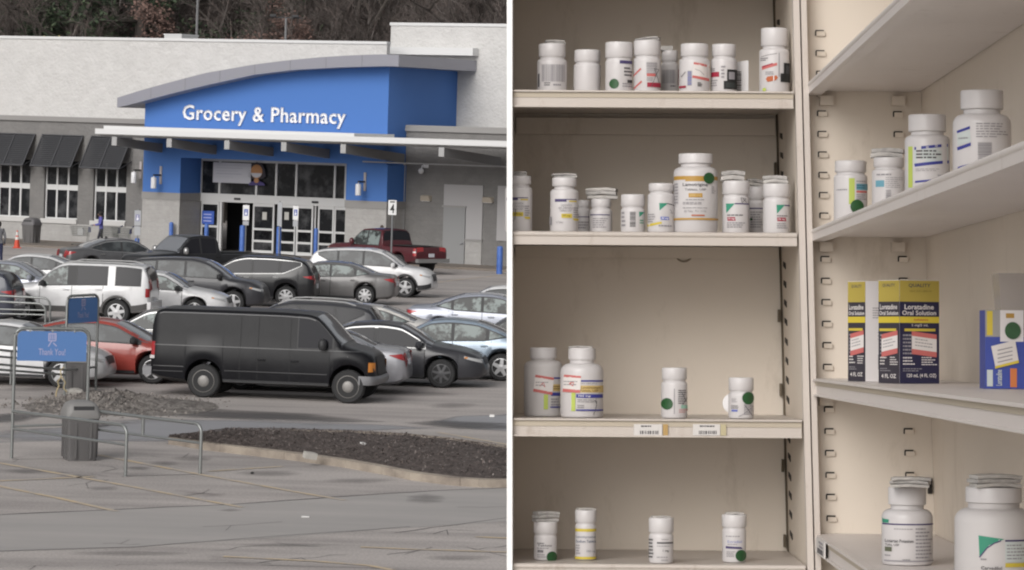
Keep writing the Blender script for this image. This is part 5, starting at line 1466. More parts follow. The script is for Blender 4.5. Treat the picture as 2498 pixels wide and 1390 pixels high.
WALK = dict(pelvis=(0, 0, .94), chest=(.03, 0, 1.30), neck=(.04, 0, 1.49), head=(.07, 0, 1.61), crown=(.07, 0, 1.70), shol=(.03, .19, 1.42), shor=(.03, -.19, 1.42), elbl=(.08, .24, 1.14), elbr=(.08, -.24, 1.14), wril=(.32, .22, 1.08), wrir=(.32, -.22, 1.08), hanl=(.40, .21, 1.08), hanr=(.40, -.21, 1.08), hipl=(0, .10, .88), hipr=(0, -.10, .88), knel=(.14, .10, .50), kner=(-.05, -.10, .48), ankl=(.12, .10, .09), ankr=(-.22, -.10, .14), toel=(.30, .11, .04), toer=(-.06, -.11, .05))
SKIN_ = mat('skin', (0.36, 0.21, 0.15), .6); PURP = mat('purple_jacket', (0.10, 0.10, 0.36), .8); DKTR = mat('dark_trousers', (0.03, 0.03, 0.045), .85); SHOE = mat('dark_shoe', (0.02, 0.02, 0.02), .6); GRYJ = mat('grey_jacket', (0.17, 0.17, 0.185), .85); BLKJ = mat('black_coat', (0.018, 0.018, 0.024), .85); PALEJ = mat('pale_jacket', (0.55, 0.55, 0.55), .8)
cdir = c1.rotation_euler.z
w = person(240, 606, 1.72, R(195), 'person with dark hair in a purple jacket pushing a cart along the wall', WALK, (PURP, DKTR, SKIN_, SHOE), 'dark')
w.location = c1.location + Vector((math.cos(cdir), math.sin(cdir), 0)) * -.98
STAND = dict(WALK, elbl=(-.02, .26, 1.13), elbr=(-.02, -.26, 1.13), wril=(.08, .27, .90), wrir=(.08, -.27, .90), hanl=(.12, .27, .82), hanr=(.12, -.27, .82), knel=(.06, .10, .50), kner=(-.03, -.10, .49), ankl=(.05, .10, .09), ankr=(-.12, -.10, .10), toel=(.2, .11, .04), toer=(.03, -.11, .04))
person(-5, 650, 1.85, R(120), 'person in a grey jacket and navy trousers cut off by the left edge', STAND, (GRYJ, mat('navy_trousers', (0.018, 0.022, 0.06), .85), SKIN_, SHOE), 'dark')
person(933, 643, 1.75, R(170), 'person with dark hair and a pale collar seen over the maroon pickup', STAND, (PALEJ, DKTR, SKIN_, SHOE), 'brown')
person(990, 641, 1.72, R(200), 'person in a black coat standing between the pickup bed and the grey wall', STAND, (BLKJ, DKTR, SKIN_, SHOE), 'dark')

# ================================================================== the raised terrace with the pharmacy shelving beside the camera
D0 = F / 1340.0
EZ = ray(1305, 842).normalized()
e_ = ray(2305, 849) - ray(1305, 842)
EH = (e_ - EZ * e_.dot(EZ)).normalized()
EV = EH.cross(EZ).normalized()
OS = CAM + EZ * D0
MS = Matrix(((EH.x, EZ.x, EV.x, OS.x), (EH.y, EZ.y, EV.y, OS.y), (EH.z, EZ.z, EV.z, OS.z), (0, 0, 0, 1)))
def hw(u, v, k=0.0):
    """shelf coordinates (across, up) of the pixel on the plane k metres behind the shelf fronts"""
    d = ray(u, v); p = CAM + d * ((D0 + k) / d.dot(EZ)) - OS
    return p.dot(EH), p.dot(EV)
def hh_(u, v, k=0.0): return hw(u, v, k)[0]
def wv(v, u=1600, k=0.0): return hw(u, v, k)[1]
def s_root(name, h, k, w, label=None, cat=None, group=None, yaw=0.0):
    e = bpy.data.objects.new(name, None); e.empty_display_size = .05; col.objects.link(e)
    e.matrix_world = MS @ Matrix.Translation((h, k, w)) @ Matrix.Rotation(yaw, 4, 'Z')
    return tag(e, label, cat, group)
LEAN = -0.027
DEP = 0.43
CREAM = mat('cream_enamel', (0.56, 0.50, 0.455), 0.42, var=(2.5, (0.53, 0.47, 0.425), .35, .7))
BEIGE = mat('beige_enamel', (0.69, 0.615, 0.53), 0.5, var=(2.0, (0.66, 0.585, 0.50), .35, .7))
SHELFW = mat('shelf_white', (0.53, 0.475, 0.43), 0.4, var=(3, (0.50, 0.445, 0.40), .35, .7))
SHELFR = mat('right_shelf_white_lit', (0.66, 0.61, 0.585), 0.4, var=(3, (0.63, 0.58, 0.555), .35, .7))  # shelf enamel again, lighter: the light on the right shelves is painted in
GROOVE = mat('shelf_channel', (0.44, 0.38, 0.30), 0.5)
DARKH = mat('slot_black', (0.012, 0.010, 0.008), 0.8)
PURE = mat('white_upright_enamel', (0.88, 0.88, 0.88), 0.45)
def scuffed(m, scale, dark, lo, hi):
    t = m.node_tree; p = t.nodes['Principled BSDF']; src = p.inputs['Base Color'].links[0].from_socket
    tc = [n for n in t.nodes if n.type == 'TEX_COORD'][0]
    mp = t.nodes.new('ShaderNodeMapping'); mp.inputs['Scale'].default_value = (1, 1, .35); mp.inputs['Rotation'].default_value = (.3, .2, .5)
    n = t.nodes.new('ShaderNodeTexNoise'); n.inputs['Scale'].default_value = scale; n.inputs['Detail'].default_value = 9; n.inputs['Roughness'].default_value = .75
    r = t.nodes.new('ShaderNodeValToRGB'); r.color_ramp.elements[0].position = lo; r.color_ramp.elements[0].color = (1, 1, 1, 1); r.color_ramp.elements[1].position = hi; r.color_ramp.elements[1].color = (*dark, 1)
    k = t.nodes.new('ShaderNodeMixRGB'); k.blend_type = 'MULTIPLY'; k.inputs[0].default_value = 1
    t.links.new(tc.outputs['Object'], mp.inputs[0]); t.links.new(mp.outputs[0], n.inputs['Vector']); t.links.new(n.outputs['Fac'], r.inputs[0]); t.links.new(src, k.inputs[1]); t.links.new(r.outputs[0], k.inputs[2]); t.links.new(k.outputs[0], p.inputs['Base Color'])
scuffed(BEIGE, 9, (0.80, 0.78, 0.75), .56, .74); scuffed(SHELFW, 16, (0.74, 0.70, 0.66), .56, .72); scuffed(SHELFR, 16, (0.78, 0.75, 0.72), .58, .74); scuffed(CREAM, 14, (0.78, 0.75, 0.70), .56, .72)
W_TOP, W_FLOOR = 0.86, -0.56
hL0, hL1 = hh_(1236.5, 695), hh_(1250, 695)
lean_e = (hh_(1243, 200) - hh_(1243, 1200)) / (wv(200, 1243) - wv(1200, 1243))
hP0, hP1, hP2 = hh_(1951, 695), hh_(1968, 695), hh_(1983, 695)
wm = wv(695, 1951)
def lx(h, w): return h + LEAN * (w - wm)
def slab(b, h0, h1, k0, k1, w0, w1, lean=LEAN, m=None):
    f = lambda h, w: h + lean * (w - wm)
    b.hexa([(f(h0, w0), k0, w0), (f(h1, w0), k0, w0), (f(h1, w0), k1, w0), (f(h0, w0), k1, w0), (f(h0, w1), k0, w1), (f(h1, w1), k0, w1), (f(h1, w1), k1, w1), (f(h0, w1), k1, w1)], m)
# terrace floor and the wall that carries it
t = s_root('terrace_floor_frame', 0, 0, 0)
b = MB(); b.box(-3.2, 3.4, -6.6, 1.2, W_FLOOR - .25, W_FLOOR)  # unseen floor, coloured pale to bounce light up into the shelves
o = b.build('terrace_floor', mat('pale_bounce_floor', (0.66, 0.63, 0.58), .6, var=(1.5, (0.62, 0.59, 0.54), .35, .7), bump=(15, .2, .01))); o.matrix_world = MS; tag(o, 'terrace slab under the pharmacy shelving, pale to bounce light into it', kind='structure'); bpy.data.objects.remove(t)
b = MB(); b.box(-3.0, 3.2, -.4, 6.6, -.2, 4.62); o = b.build('terrace_wall', mat('terrace_wall_block', (0.33, 0.32, 0.31), .9)); tag(o, 'block wall carrying the terrace', kind='structure')

def rootpart(root):
    """children are modelled in shelf coordinates; shift them to their root"""
    inv = (MS.inverted() @ root.matrix_world).inverted()
    def f(name, b, m=None, parent=None, smooth=None):
        o = b.build(name, m, parent or root, smooth)
        if parent is None: o.matrix_parent_inverse = Matrix(); o.matrix_basis = inv
        return o
    return f
# ---- left unit
LU = s_root('shelving_unit', hL0, 0, W_FLOOR, 'beige metal shelving unit facing the camera, four shelves of small white bottles', 'shelving')
P = rootpart(LU)
b = MB(); slab(b, hL0, hL1, -.02, DEP - .001, W_FLOOR, W_TOP, lean_e); P('end_panel', b, PURE)
b = MB(); b.hexa([(hL0 + .004 + lean_e * (w_ - wm) if x_ == 0 else hP0 + .03, k_, w_) for w_ in (W_FLOOR, W_TOP) for x_, k_ in ((0, DEP), (1, DEP), (1, DEP + .02), (0, DEP + .02))]); P('back_panel', b, BEIGE)
b = MB(); slab(b, hP0, hP0 + .008, .02, DEP - .002, W_FLOOR, W_TOP); P('side_panel', b, BEIGE)
b = MB(); slab(b, hP0, hP1 - .0012, -.012, .018, W_FLOOR, W_TOP); P('front_post', b, CREAM)
b = MB(); slab(b, hP0 - .004, hP0 - .0005, DEP - .012, DEP - .003, W_FLOOR, W_TOP); P('corner_seam', b, mat('seam_brown', (0.12, 0.095, 0.065), .8))
b = MB(); slab(b, hL1, hP1, 0, DEP + .02, W_TOP - .04, W_TOP, 0); P('top_panel', b, CREAM)
hole_v = [337, 384, 430, 477, 652, 698, 745, 790, 838, 885, 932, 980, 1075, 1120, 1167, 1213, 1260, 1310, 60, 106, 152]
kh = .345
hm = None
for v in hole_v:
    w = wv(v, 1905, kh)
    b = MB(); b.hexa([(lx(hP0, w) - .0015, kh - .028, w - .004), (lx(hP0, w) + .001, kh - .028, w - .004), (lx(hP0, w) + .001, kh + .028, w + .0035), (lx(hP0, w) - .0015, kh + .028, w + .0035),
                   (lx(hP0, w) - .0015, kh - .028, w + .0075), (lx(hP0, w) + .001, kh - .028, w + .0075), (lx(hP0, w) + .001, kh + .028, w + .012), (lx(hP0, w) - .0015, kh + .028, w + .012)])
    P('slot', b, DARKH)  # dark plate on the panel, painting the shade inside a punched hole
for v in (412, 770, 950, 1135, 1318):
    w = wv(v, 1890, DEP); b = MB(); b.box(lx(hP0, w) - .010, lx(hP0, w) - .006, DEP - .02, DEP - .001, w - .012, w + .012); P('back_clip', b, MATS['seam_brown'])
def shelf_board(vt, vb, groove, name='shelf', unit=P, thick=None):
    wt, wb = wv(vt), wv(vb); h1 = lx(hP0, wt) - .003; h0 = hL1 + lean_e * (wt - wm) + .0004
    root_b = MB(); fr = .004
    root_b.box(h0, h1, .004, DEP - .002, wt - .012, wt)                 # the tray
    root_b.box(h0, h1, -.004, .0035, wb, wt)                             # front lip
    root_b.box(h0, h1, .0037, .022, wb, wb + .003)                       # returned lower edge
    o = unit(name, root_b, SHELFW)
    e = bmesh.new(); e.from_mesh(o.data); e.to_mesh(o.data); e.free()
    H = wt - wb
    if groove:
        g = MB(); g.box(h0, h1, -.0055, -.0042, wb + H * .58, wb + H * .88); g.build('label_channel', GROOVE, o)
        g = MB(); g.box(h0, h1, -.010, -.0042, wb + H * .90, wb + H * 1.0); g.box(h0, h1, -.009, -.0042, wb, wb + H * .10); g.build('channel_edge', SHELFW, o)
    else:
        g = MB(); g.tube([(h0, -.002, wt - .004), (h1, -.002, wt - .004)], .0052, 8); g.build('rolled_edge', SHELFW, o, 60)
    return o, wt, wb, h0, h1
L0 = shelf_board(-122, -81, False)
L1 = shelf_board(222, 263, True); L2 = shelf_board(567, 598, False); L3 = shelf_board(1022, 1066, True); L4 = shelf_board(1377, 1420, False)
# under-shelf back rail below shelves one and two
for s, v0, v1 in ((L1, 318, 330), (L2, 621, 630)):
    b = MB(); b.box(hL1 + .003, lx(hP0, s[2]) - .006, DEP - .016, DEP - .0025, wv(v1, 1600, DEP), s[2] + .01); P('back_rail', b, BEIGE)
w = wv(628, 1668, DEP); h = hh_(1668, 628, DEP); b = MB(); b.tube([(h + .014 * math.cos(a), DEP - .004, w + .011 * math.sin(a) + .003) for a in np.linspace(math.pi, 2 * math.pi, 9)], .002, 5); P('wire_ring', b, mat('beige_wire', (0.3, 0.25, 0.19), .5))
# price tickets in the channel of the third shelf
TK = mat('ticket_paper', (0.60, 0.57, 0.55), .7); INK = mat('ink_dark', (0.09, 0.085, 0.09), .8); INKG = mat('ink_grey', (0.26, 0.245, 0.26), .8); TAPE = mat('amber_tape', (0.42, 0.27, 0.10), .4); TAPEP = mat('pale_tape', (0.46, 0.40, 0.25), .4)
def rng_lines(b, fn, x0, x1, y0, y1, n, m, rnd, fill=.6):
    for i in range(n):
        ya = lerp(y1, y0, (i + .2) / n); yb = lerp(y1, y0, (i + .2 + fill) / n); x = x0
        end = lerp(x0, x1, rnd.uniform(.6, 1))
        while x < end:
            w_ = (x1 - x0) * rnd.uniform(.06, .22); xe = min(x + w_, end)
            if xe - x > (x1 - x0) * .03: fn(b, x, yb, xe, ya, m)
            x = xe + (x1 - x0) * .03
def ticket(shelf, u0, u1, vt, vb, tape, seed):
    o = shelf[0]; rnd = random.Random(seed); b = MB()
    h0, w1 = hw(u0, vt); h1, w0 = hw(u1, vb)
    b.box(h0, h1, -.0075, -.0058, w0, w1, TK)
    def q(bb, xa, za, xb, zb, m): bb.box(xa, xb, -.0079, -.0076, za, zb, m)
    rng_lines(b, q, lerp(h0, h1, .25), lerp(h0, h1, .8), lerp(w0, w1, .72), lerp(w0, w1, .92), 1, INK, rnd)
    x = lerp(h0, h1, .22)
    while x < lerp(h0, h1, .85):
        wd = rnd.uniform(.0006, .0028); q(b, x, lerp(w0, w1, .12), x + wd, lerp(w0, w1, .42), INK); x += wd + rnd.uniform(.0008, .002)
    hT0, hT1 = tape; b.box(hh_(hT0, vt), hh_(hT1, vt), -.0075, -.0058, w0, w1, TAPE if seed == 1 else TAPEP)
    b.build('price_ticket', None, o)
ticket(L3, 1546, 1615, 1034, 1062, (1617, 1629), 1); ticket(L3, 1690, 1756, 1034, 1062, (1757, 1771), 2)
# ---- right unit
RU = s_root('shelving_unit', hP1, 0, W_FLOOR, 'beige metal shelving unit on the right running towards the camera, slotted end panel', 'shelving')
P = rootpart(RU)
KE, KN = .03, -2.95
hB = hh_(2262, 695, KE)
b = MB(); slab(b, hP1 + .0012, hP2, -.02, .03, W_FLOOR, W_TOP); P('front_post', b, CREAM)
b = MB(); slab(b, hP1 + .002, hB + .03, KE + .001, KE + .02, W_FLOOR, W_TOP); P('slotted_panel', b, BEIGE)
b = MB(); slab(b, hB, hB + .02, KN, KE, W_FLOOR, W_TOP, -.03); P('back_panel', b, BEIGE)
b = MB(); slab(b, hP2 - .01, hB + .02, KN - .02, KN - .001, W_FLOOR, W_TOP); P('near_panel', b, BEIGE)
b = MB(); slab(b, hP2 - .01, hB + .02, KN, KE, W_TOP, W_TOP + .03); P('top_panel', b, CREAM)
sl_a = [79, 128, 178, 227, 275, 325, 375, 425, 474, 524, 575, 630, 683, 735, 788, 840, 893, 945, 997, 1050, 1103, 1157, 1210, 1263, 1316]
def slot(uc, v):
    h, w = hw(uc, v, KE); b = MB(); s = 1.0 / 1340; k0, k1 = KE - .0012, KE + .0005
    # dark plates painted for the shade in a punched opening: a bar on top and down the left of the bent tab
    b.box(h - 11*s, h + 10*s, k0, k1, w - 2*s, w + 6*s); b.box(h - 12*s, h - 8.8*s, k0, k1, w - 8*s, w + 4*s)
    o = P('slot', b, DARKH)
    b = MB(); b.hexa([(h - 8.8*s, KE - .004, w - 9*s), (h + 13*s, KE - .004, w - 9*s), (h + 13*s, KE + .0005, w - 9*s), (h - 8.8*s, KE + .0005, w - 9*s), (h - 8.8*s, KE - .0075, w + 2.5*s), (h + 12*s, KE - .0065, w + 2.5*s), (h + 12*s, KE + .0005, w + 2.0*s), (h - 8.8*s, KE + .0005, w + 2.0*s)])
    b.build('bent_tab', BEIGE, o)
for v in sl_a: slot(2000 + .0236 * (v - 79), v)
for v in (277, 326, 376, 426, 630, 683, 735, 788, 840, 893, 1050, 1103, 1157, 1210, 1263): slot(2190 + .034 * (v - 277), v)
def rshelf(vt, vb, groove):
    wt, wb = wv(vt, 1988), wv(vb, 1988); hF = lx(hP2, wt) + .004; h1 = hB - .03 * (wt - wm) - .002
    b = MB(); b.box(hF + .004, h1, KN, KE, wt - .012, wt); b.box(hF - .004, hF + .0037, KN, KE, wb, wt); b.box(hF + .004, hF + .022, KN, KE, wb, wb + .003)
    o = P('shelf', b, SHELFR); H = wt - wb
    if groove:
        g = MB(); g.box(hF - .0055, hF - .0042, KN, KE, wb + H * .60, wb + H * .84); g.build('label_channel', GROOVE, o)
        g = MB(); g.box(hF - .010, hF - .0042, KN, KE, wb + H * .86, wt); g.box(hF - .009, hF - .0042, KN, KE, wb, wb + H * .1); g.build('channel_edge', SHELFR, o)
    else:
        g = MB(); g.tube([(hF - .001, KN, wt - .004), (hF - .001, KE, wt - .004)], .0052, 8); g.build('rolled_edge', SHELFR, o, 60)
    # bracket tabs at the slotted panel
    for u in (2015, 2190): g = MB(); hb = hh_(u, 600, KE); g.box(hb - .012, hb + .012, KE - .014, KE - .002, wb - .018, wb - .001); g.build('shelf_bracket', BEIGE, o)
    return o, wt, wb, hF, h1
R1 = rshelf(203, 230, False); R2 = rshelf(560, 588, False); R3 = rshelf(923, 965, True); R4 = rshelf(1303, 1350, True)
w = wv(1185, 2270, KE); h = hh_(2268, 1185, KE); b = MB(); b.box(h - .004, h + .004, KE - .006, KE - .001, w - .014, w + .014); P('back_clip', b, DARKH)
# ticket on the edge of the lowest right shelf
b = MB(); hF = R4[3]; wt, wb = R4[1], R4[2]
def kdepth(u, h): return F * h / (u - 1305.0) * 1.0 - D0
b.box(hF - .0125, hF - .0105, -.20, -.02, wb + .003, wt - .003, TK); rnd = random.Random(3)
def q(bb, xa, za, xb, zb, m): bb.box(hF - .0132, hF - .0126, xa, xb, za, zb, m)
rng_lines(b, q, -.17, -.05, wb + .016, wt - .005, 2, INKG, rnd)
for i in range(9): q(b, -.17 + i * .013, wb + .006, -.165 + i * .013, wb + .015, INK)
b.build('price_ticket', None, R4[0])

# ------------------------------------------------------------------ bottles
PLW = mat('white_plastic', (0.56, 0.535, 0.535), 0.38, spec=.5); PLW2 = mat('white_plastic_satin', (0.53, 0.505, 0.50), 0.55); CAPW = mat('cap_white', (0.57, 0.545, 0.545), 0.42)
LBL = mat('label_white', (0.70, 0.68, 0.68), .5)
GREEN = mat('green_sticker', (0.018, 0.085, 0.025), .5, var=(60, (0.012, 0.06, 0.016), .4, .7)); PURPLE = mat('ink_purple', (0.06, 0.045, 0.13), .6); YELL = mat('ink_yellow', (0.55, 0.43, 0.05), .6); GOLD = mat('ink_gold', (0.42, 0.24, 0.045), .5)
NAVY = mat('ink_navy', (0.035, 0.04, 0.24), .6); TEALG = mat('ink_green', (0.03, 0.24, 0.15), .6); CRIM = mat('ink_crimson', (0.30, 0.015, 0.04), .6); REDS = mat('sticker_red', (0.50, 0.13, 0.12), .6); PINKP = mat('sticker_paper', (0.66, 0.62, 0.60), .7)
LIME = mat('ink_lime', (0.42, 0.50, 0.10), .6); TEALB = mat('ink_teal', (0.12, 0.30, 0.38), .6); SAND = mat('ink_sand', (0.55, 0.40, 0.16), .6); ORNG = mat('ink_orange', (0.42, 0.10, 0.03), .6); BLKI = mat('ink_black', (0.012, 0.012, 0.012), .6); PALEG = mat('label_pale_grey', (0.50, 0.54, 0.53), .6); LBLU = mat('ink_blue', (0.12, 0.15, 0.42), .6)
_bn = [0]
def bottle(shelf_w, uc, k, wpx, vtop, vcb, wcap, label, decals=(), group=None, neck=None, mat_b=None, ridged=False, name='pill_bottle', h_off=None):
    _bn[0] += 1; rnd = random.Random(_bn[0] * 7)
    h, wt = hw(uc, vtop, k); ppm = F / ((D0 + k) * EZ.y) ; w0 = shelf_w
    H = wt - w0; Hc = hw(uc, vcb, k)[1] - w0; Rb = wpx / 2 / ppm; rc = wcap / 2 / ppm; rn = (neck or wcap * .9) / 2 / ppm
    e = s_root(name, h, k, w0 + .0004, label, 'bottle', group)
    sh = min(max(.006, (Rb - rn) * .95), Hc * .35); zs = Hc - sh - (.004 if neck is None else (Rb - rn) * .18 + .004)
    prof = [(Rb * .86, 0), (Rb * .95, .0012), (Rb, .005), (Rb, zs)]
    for i in range(1, 7): a = math.pi / 2 * i / 6; prof.append((rn + (Rb - rn) * math.cos(a), zs + sh * math.sin(a)))
    prof.append((rn, Hc + .002))
    b = MB(); b.lathe(prof, 40); b.build('bottle_body', mat_b or PLW, e, 35)
    b = MB(); c = .0018
    if ridged:
        n = 72; rows = []
        for r_, z in ((rc, Hc), (rc, H - c)):
            rows.append([((r_ - .0006 * (j % 2)) * math.cos(2 * math.pi * j / n), (r_ - .0006 * (j % 2)) * math.sin(2 * math.pi * j / n), z) for j in range(n + 1)])
        b.grid(rows); b.lathe([(rc - .0005, H - c), (rc - c, H), (.001, H)], 40, cap=False); b.lathe([(.001, Hc), (rc, Hc)], 40, cap=False)
    else: b.lathe([(rc * .97, Hc), (rc, Hc + .001), (rc, H - c), (rc - c * .3, H - c * .35), (rc - c, H), (.0005, H)], 40)
    b.build('cap', CAPW, e, 40)
    if decals:
        b = MB(); st = None; lay = [0]
        def ang(u): return math.asin(max(-.985, min(.985, (u - uc) / (Rb * ppm))))
        def zz(v): return hw(uc, v, k)[1] - w0
        def fp(u, v, off=0): a = ang(u); r_ = Rb + .00025 + .00012 * lay[0] + off; return (r_ * math.sin(a), -r_ * math.cos(a), zz(v))
        def rect(bb, u0, v0, u1, v1, m):
            n = max(1, int(abs(ang(u1) - ang(u0)) / .12)); a0, a1 = ang(u0), ang(u1); r_ = Rb + .00025 + .00012 * lay[0]
            rows = [[(r_ * math.sin(lerp(a0, a1, i / n)), -r_ * math.cos(lerp(a0, a1, i / n)), z) for i in range(n + 1)] for z in (zz(v1), zz(v0))]
            bb.grid(rows, m)
        stick = MB()
        for d in decals:
            lay[0] += 1; kd = d[0]; tgt = b
            if kd == 'r': rect(tgt, *d[1:6])
            elif kd == 't': put_text(tgt, d[1], d[6], lambda x, y: fp(x, -y), d[2], d[4], -d[5], -d[3], len(d) > 7)
            elif kd == 'd':
                u, v, r_, m = d[1:5]; n = 24
                pts = [fp(u + r_ * q_ * math.cos(2 * math.pi * j / n), v + r_ * 1.05 * q_ * math.sin(2 * math.pi * j / n)) for q_ in (.5, 1) for j in range(n)]
                c0 = fp(u, v); stick.add([c0] + pts, [(0, 1 + j, 1 + (j + 1) % n) for j in range(n)] + [(1 + j, 1 + n + j, 1 + n + (j + 1) % n, 1 + (j + 1) % n) for j in range(n)], m)
            elif kd == 'p':
                pts = []
                P_ = d[1]
                for i in range(len(P_)):
                    q0, q1 = P_[i], P_[(i + 1) % len(P_)]
                    for t_ in (0, .25, .5, .75): pts.append((lerp(q0[0], q1[0], t_), lerp(q0[1], q1[1], t_)))
                cx, cy = sum(p[0] for p in pts) / len(pts), sum(p[1] for p in pts) / len(pts)
                mid = [(lerp(cx, p[0], .5), lerp(cy, p[1], .5)) for p in pts]; n = len(pts)
                b.add([fp(cx, cy)] + [fp(*p) for p in mid] + [fp(*p) for p in pts], [(0, 1 + j, 1 + (j + 1) % n) for j in range(n)] + [(1 + j, 1 + n + j, 1 + n + (j + 1) % n, 1 + (j + 1) % n) for j in range(n)], d[2])
            elif kd == 'l': rng_lines(b, lambda bb, xa, ya, xb, yb, m: rect(bb, xa, -yb, xb, -ya, m), d[1], d[3], -d[4], -d[2], d[5], d[6], rnd, d[7] if len(d) > 7 else .5)
            elif kd == 'b':
                u = d[1]
                while u < d[3]: w_ = rnd.uniform(.6, 2.2); rect(b, u, d[2], min(u + w_, d[3]), d[4], d[5]); u += w_ + rnd.uniform(.7, 1.8)
            elif kd == 'bh':
                v = d[2]
                while v < d[4]: w_ = rnd.uniform(.8, 2.6); rect(b, d[1], v, d[3], min(v + w_, d[4]), d[5]); v += w_ + rnd.uniform(.8, 1.8)
            elif kd == 's':
                pts, wd, m = d[1:4]
                for i in range(len(pts) - 1):
                    (ua, va), (ub, vb_) = pts[i], pts[i+1]; L = math.hypot(ub - ua, vb_ - va) or 1; nx, ny = -(vb_ - va) / L * wd / 2, (ub - ua) / L * wd / 2
                    for s_ in range(3):
                        p0 = (lerp(ua, ub, s_ / 3), lerp(va, vb_, s_ / 3)); p1 = (lerp(ua, ub, (s_ + 1) / 3), lerp(va, vb_, (s_ + 1) / 3))
                        b.add([fp(p0[0] - nx, p0[1] - ny), fp(p1[0] - nx, p1[1] - ny), fp(p1[0] + nx, p1[1] + ny), fp(p0[0] + nx, p0[1] + ny)], [(0, 1, 2, 3)], m)
        if b.v: b.build('label_print', None, e, 60, )
        if stick.v: stick.build('round_sticker', GREEN, e, 60)
    return e
PAPER = mat('leaflet_paper', (0.50, 0.475, 0.45), .85, var=(40, (0.38, 0.36, 0.345), .4, .65)); PAPERG = mat('leaflet_print', (0.30, 0.285, 0.275), .85, var=(70, (0.42, 0.40, 0.385), .4, .6))
def leaflet(u0, v0, u1, v1, k, yaw, label, n=3, roll=0.0, m=None, group='folded leaflets lying on bottle caps', cap_v=None):
    """folded paper insert: u0..u1 wide, from row v1 (underside) up to v0"""
    h0, wb_ = hw(u0, cap_v or v1, k); h1, wt_ = hw(u1, v0, k); W = h1 - h0; Ht = wt_ - wb_
    e = s_root('folded_leaflet', (h0 + h1) / 2, k, wb_ + .0006, label, 'leaflet', group, R(yaw)); rnd = random.Random(int(u0 * 3 + v0))
    W *= .92; dp = min(W * .62, .05); t = Ht / (n + .6)
    for i in range(n):
        b = MB(); z = i * t * 1.1; dx, dy = rnd.uniform(-.04, .04) * W, rnd.uniform(-.03, .03) * W; rows = []
        nx = 8
        for zz_ in (0, 1):
            for j in range(nx + 1):
                pass
        top, bot = [], []
        bow = rnd.uniform(.1, .35) * t
        for j in range(nx + 1):
            x = lerp(-W / 2, W / 2, j / nx) + dx; s_ = math.sin(math.pi * j / nx) * bow + roll * (x / W) * W + rnd.uniform(0, .16) * t
            bot.append((x, z + s_)); top.append((x, z + s_ + t * .92))
        yy0, yy1 = -dp / 2 + dy, dp / 2 + dy
        b.grid([[(x, yy0, z_) for x, z_ in bot], [(x, yy0 - .001, (z_ + z2) / 2) for (x, z_), (_, z2) in zip(bot, top)], [(x, yy0, z_) for x, z_ in top], [(x, yy1, z_) for x, z_ in top], [(x, yy1, z_) for x, z_ in bot], [(x, yy0, z_) for x, z_ in bot]])
        b.f += [(0, nx+1, 2*(nx+1), 3*(nx+1), 4*(nx+1)), tuple(q + nx for q in (0, nx+1, 2*(nx+1), 3*(nx+1), 4*(nx+1)))[::-1]]; b.m += [0, 0]
        q_ = b.build('paper_fold', (m or PAPER) if i % 2 == 0 else PAPERG, e); q_.rotation_euler.z = R(rnd.uniform(-7, 7))
    return e
GT, G2, G3, G4 = 'bottles on the top left shelf', 'bottles on the second left shelf', 'bottles on the third left shelf', 'bottles on the lowest left shelf'
w1, w2, w3, w4 = L1[1], L2[1], L3[1], L4[1]
# --- top shelf
bottle(w1, 1347, .09, 73, 108, 140, 66, 'white bottle with sideways grey print, leftmost on the top shelf', [('b', 1322, 160, 1378, 202, INKG), ('r', 1313, 182, 1317, 214, INK), ('l', 1328, 203, 1345, 213, 2, INK), ('l', 1350, 206, 1376, 214, 1, INKG)], GT)
leaflet(1328, 98, 1378, 109, .09, 10, 'thin grey folded leaflet on the leftmost top shelf bottle', 2, m=PAPERG)
bottle(w1, 1433, .10, 66, 123, 152, 64, 'plain blank white bottle on the top shelf', [('r', 1399, 160, 1402, 214, LBL)], GT)
bottle(w1, 1510, .07, 66, 104, 142, 67, 'white bottle with a purple bar and green sticker low down on the top shelf', [('r', 1511, 150, 1545, 158, PURPLE), ('l', 1522, 165, 1544, 190, 3, INK), ('l', 1518, 204, 1542, 216, 2, INKG), ('l', 1530, 195, 1544, 204, 1, BLKI, .8), ('d', 1498, 207, 11.5, GREEN)], GT)
bottle(w1, 1579, .07, 67, 100, 137, 66, 'white bottle with red diagonal stripes and a red block on the top shelf', [('bh', 1576, 155, 1602, 186, INKG), ('p', [(1546, 184), (1562, 168), (1564, 172), (1546, 189)], REDS), ('p', [(1546, 216), (1564, 199), (1566, 203), (1548, 219)], REDS), ('r', 1577, 182, 1598, 189, REDS), ('l', 1577, 191, 1598, 201, 3, INKG), ('r', 1578, 204, 1611, 215, CRIM), ('s', [(1588, 215), (1598, 188), (1606, 172), (1595, 170), (1611, 214)], 1.2, INK)], GT)
leaflet(1550, 92, 1612, 102, .08, -14, 'folded white leaflet propped on the bottle with red diagonal stripes', 2, .10)
bottle(w1, 1634, .17, 44, 124, 150, 40, 'small white bottle half hidden between the red striped bottles on the top shelf', [('b', 1616, 172, 1648, 205, INKG), ('r', 1654, 170, 1656, 208, CRIM), ('l', 1635, 209, 1652, 215, 1, INK)], GT)
b_ = s_root('small_carton', hh_(1625, 120, .17), .17, hw(1625, 124, .17)[1] + .0006, 'tiny folded paper on the half hidden top shelf bottle', 'leaflet', 'folded leaflets lying on bottle caps'); q = MB(); q.box(-.014, .012, -.012, .012, 0, .008); q.build('paper_fold', PAPER, b_)
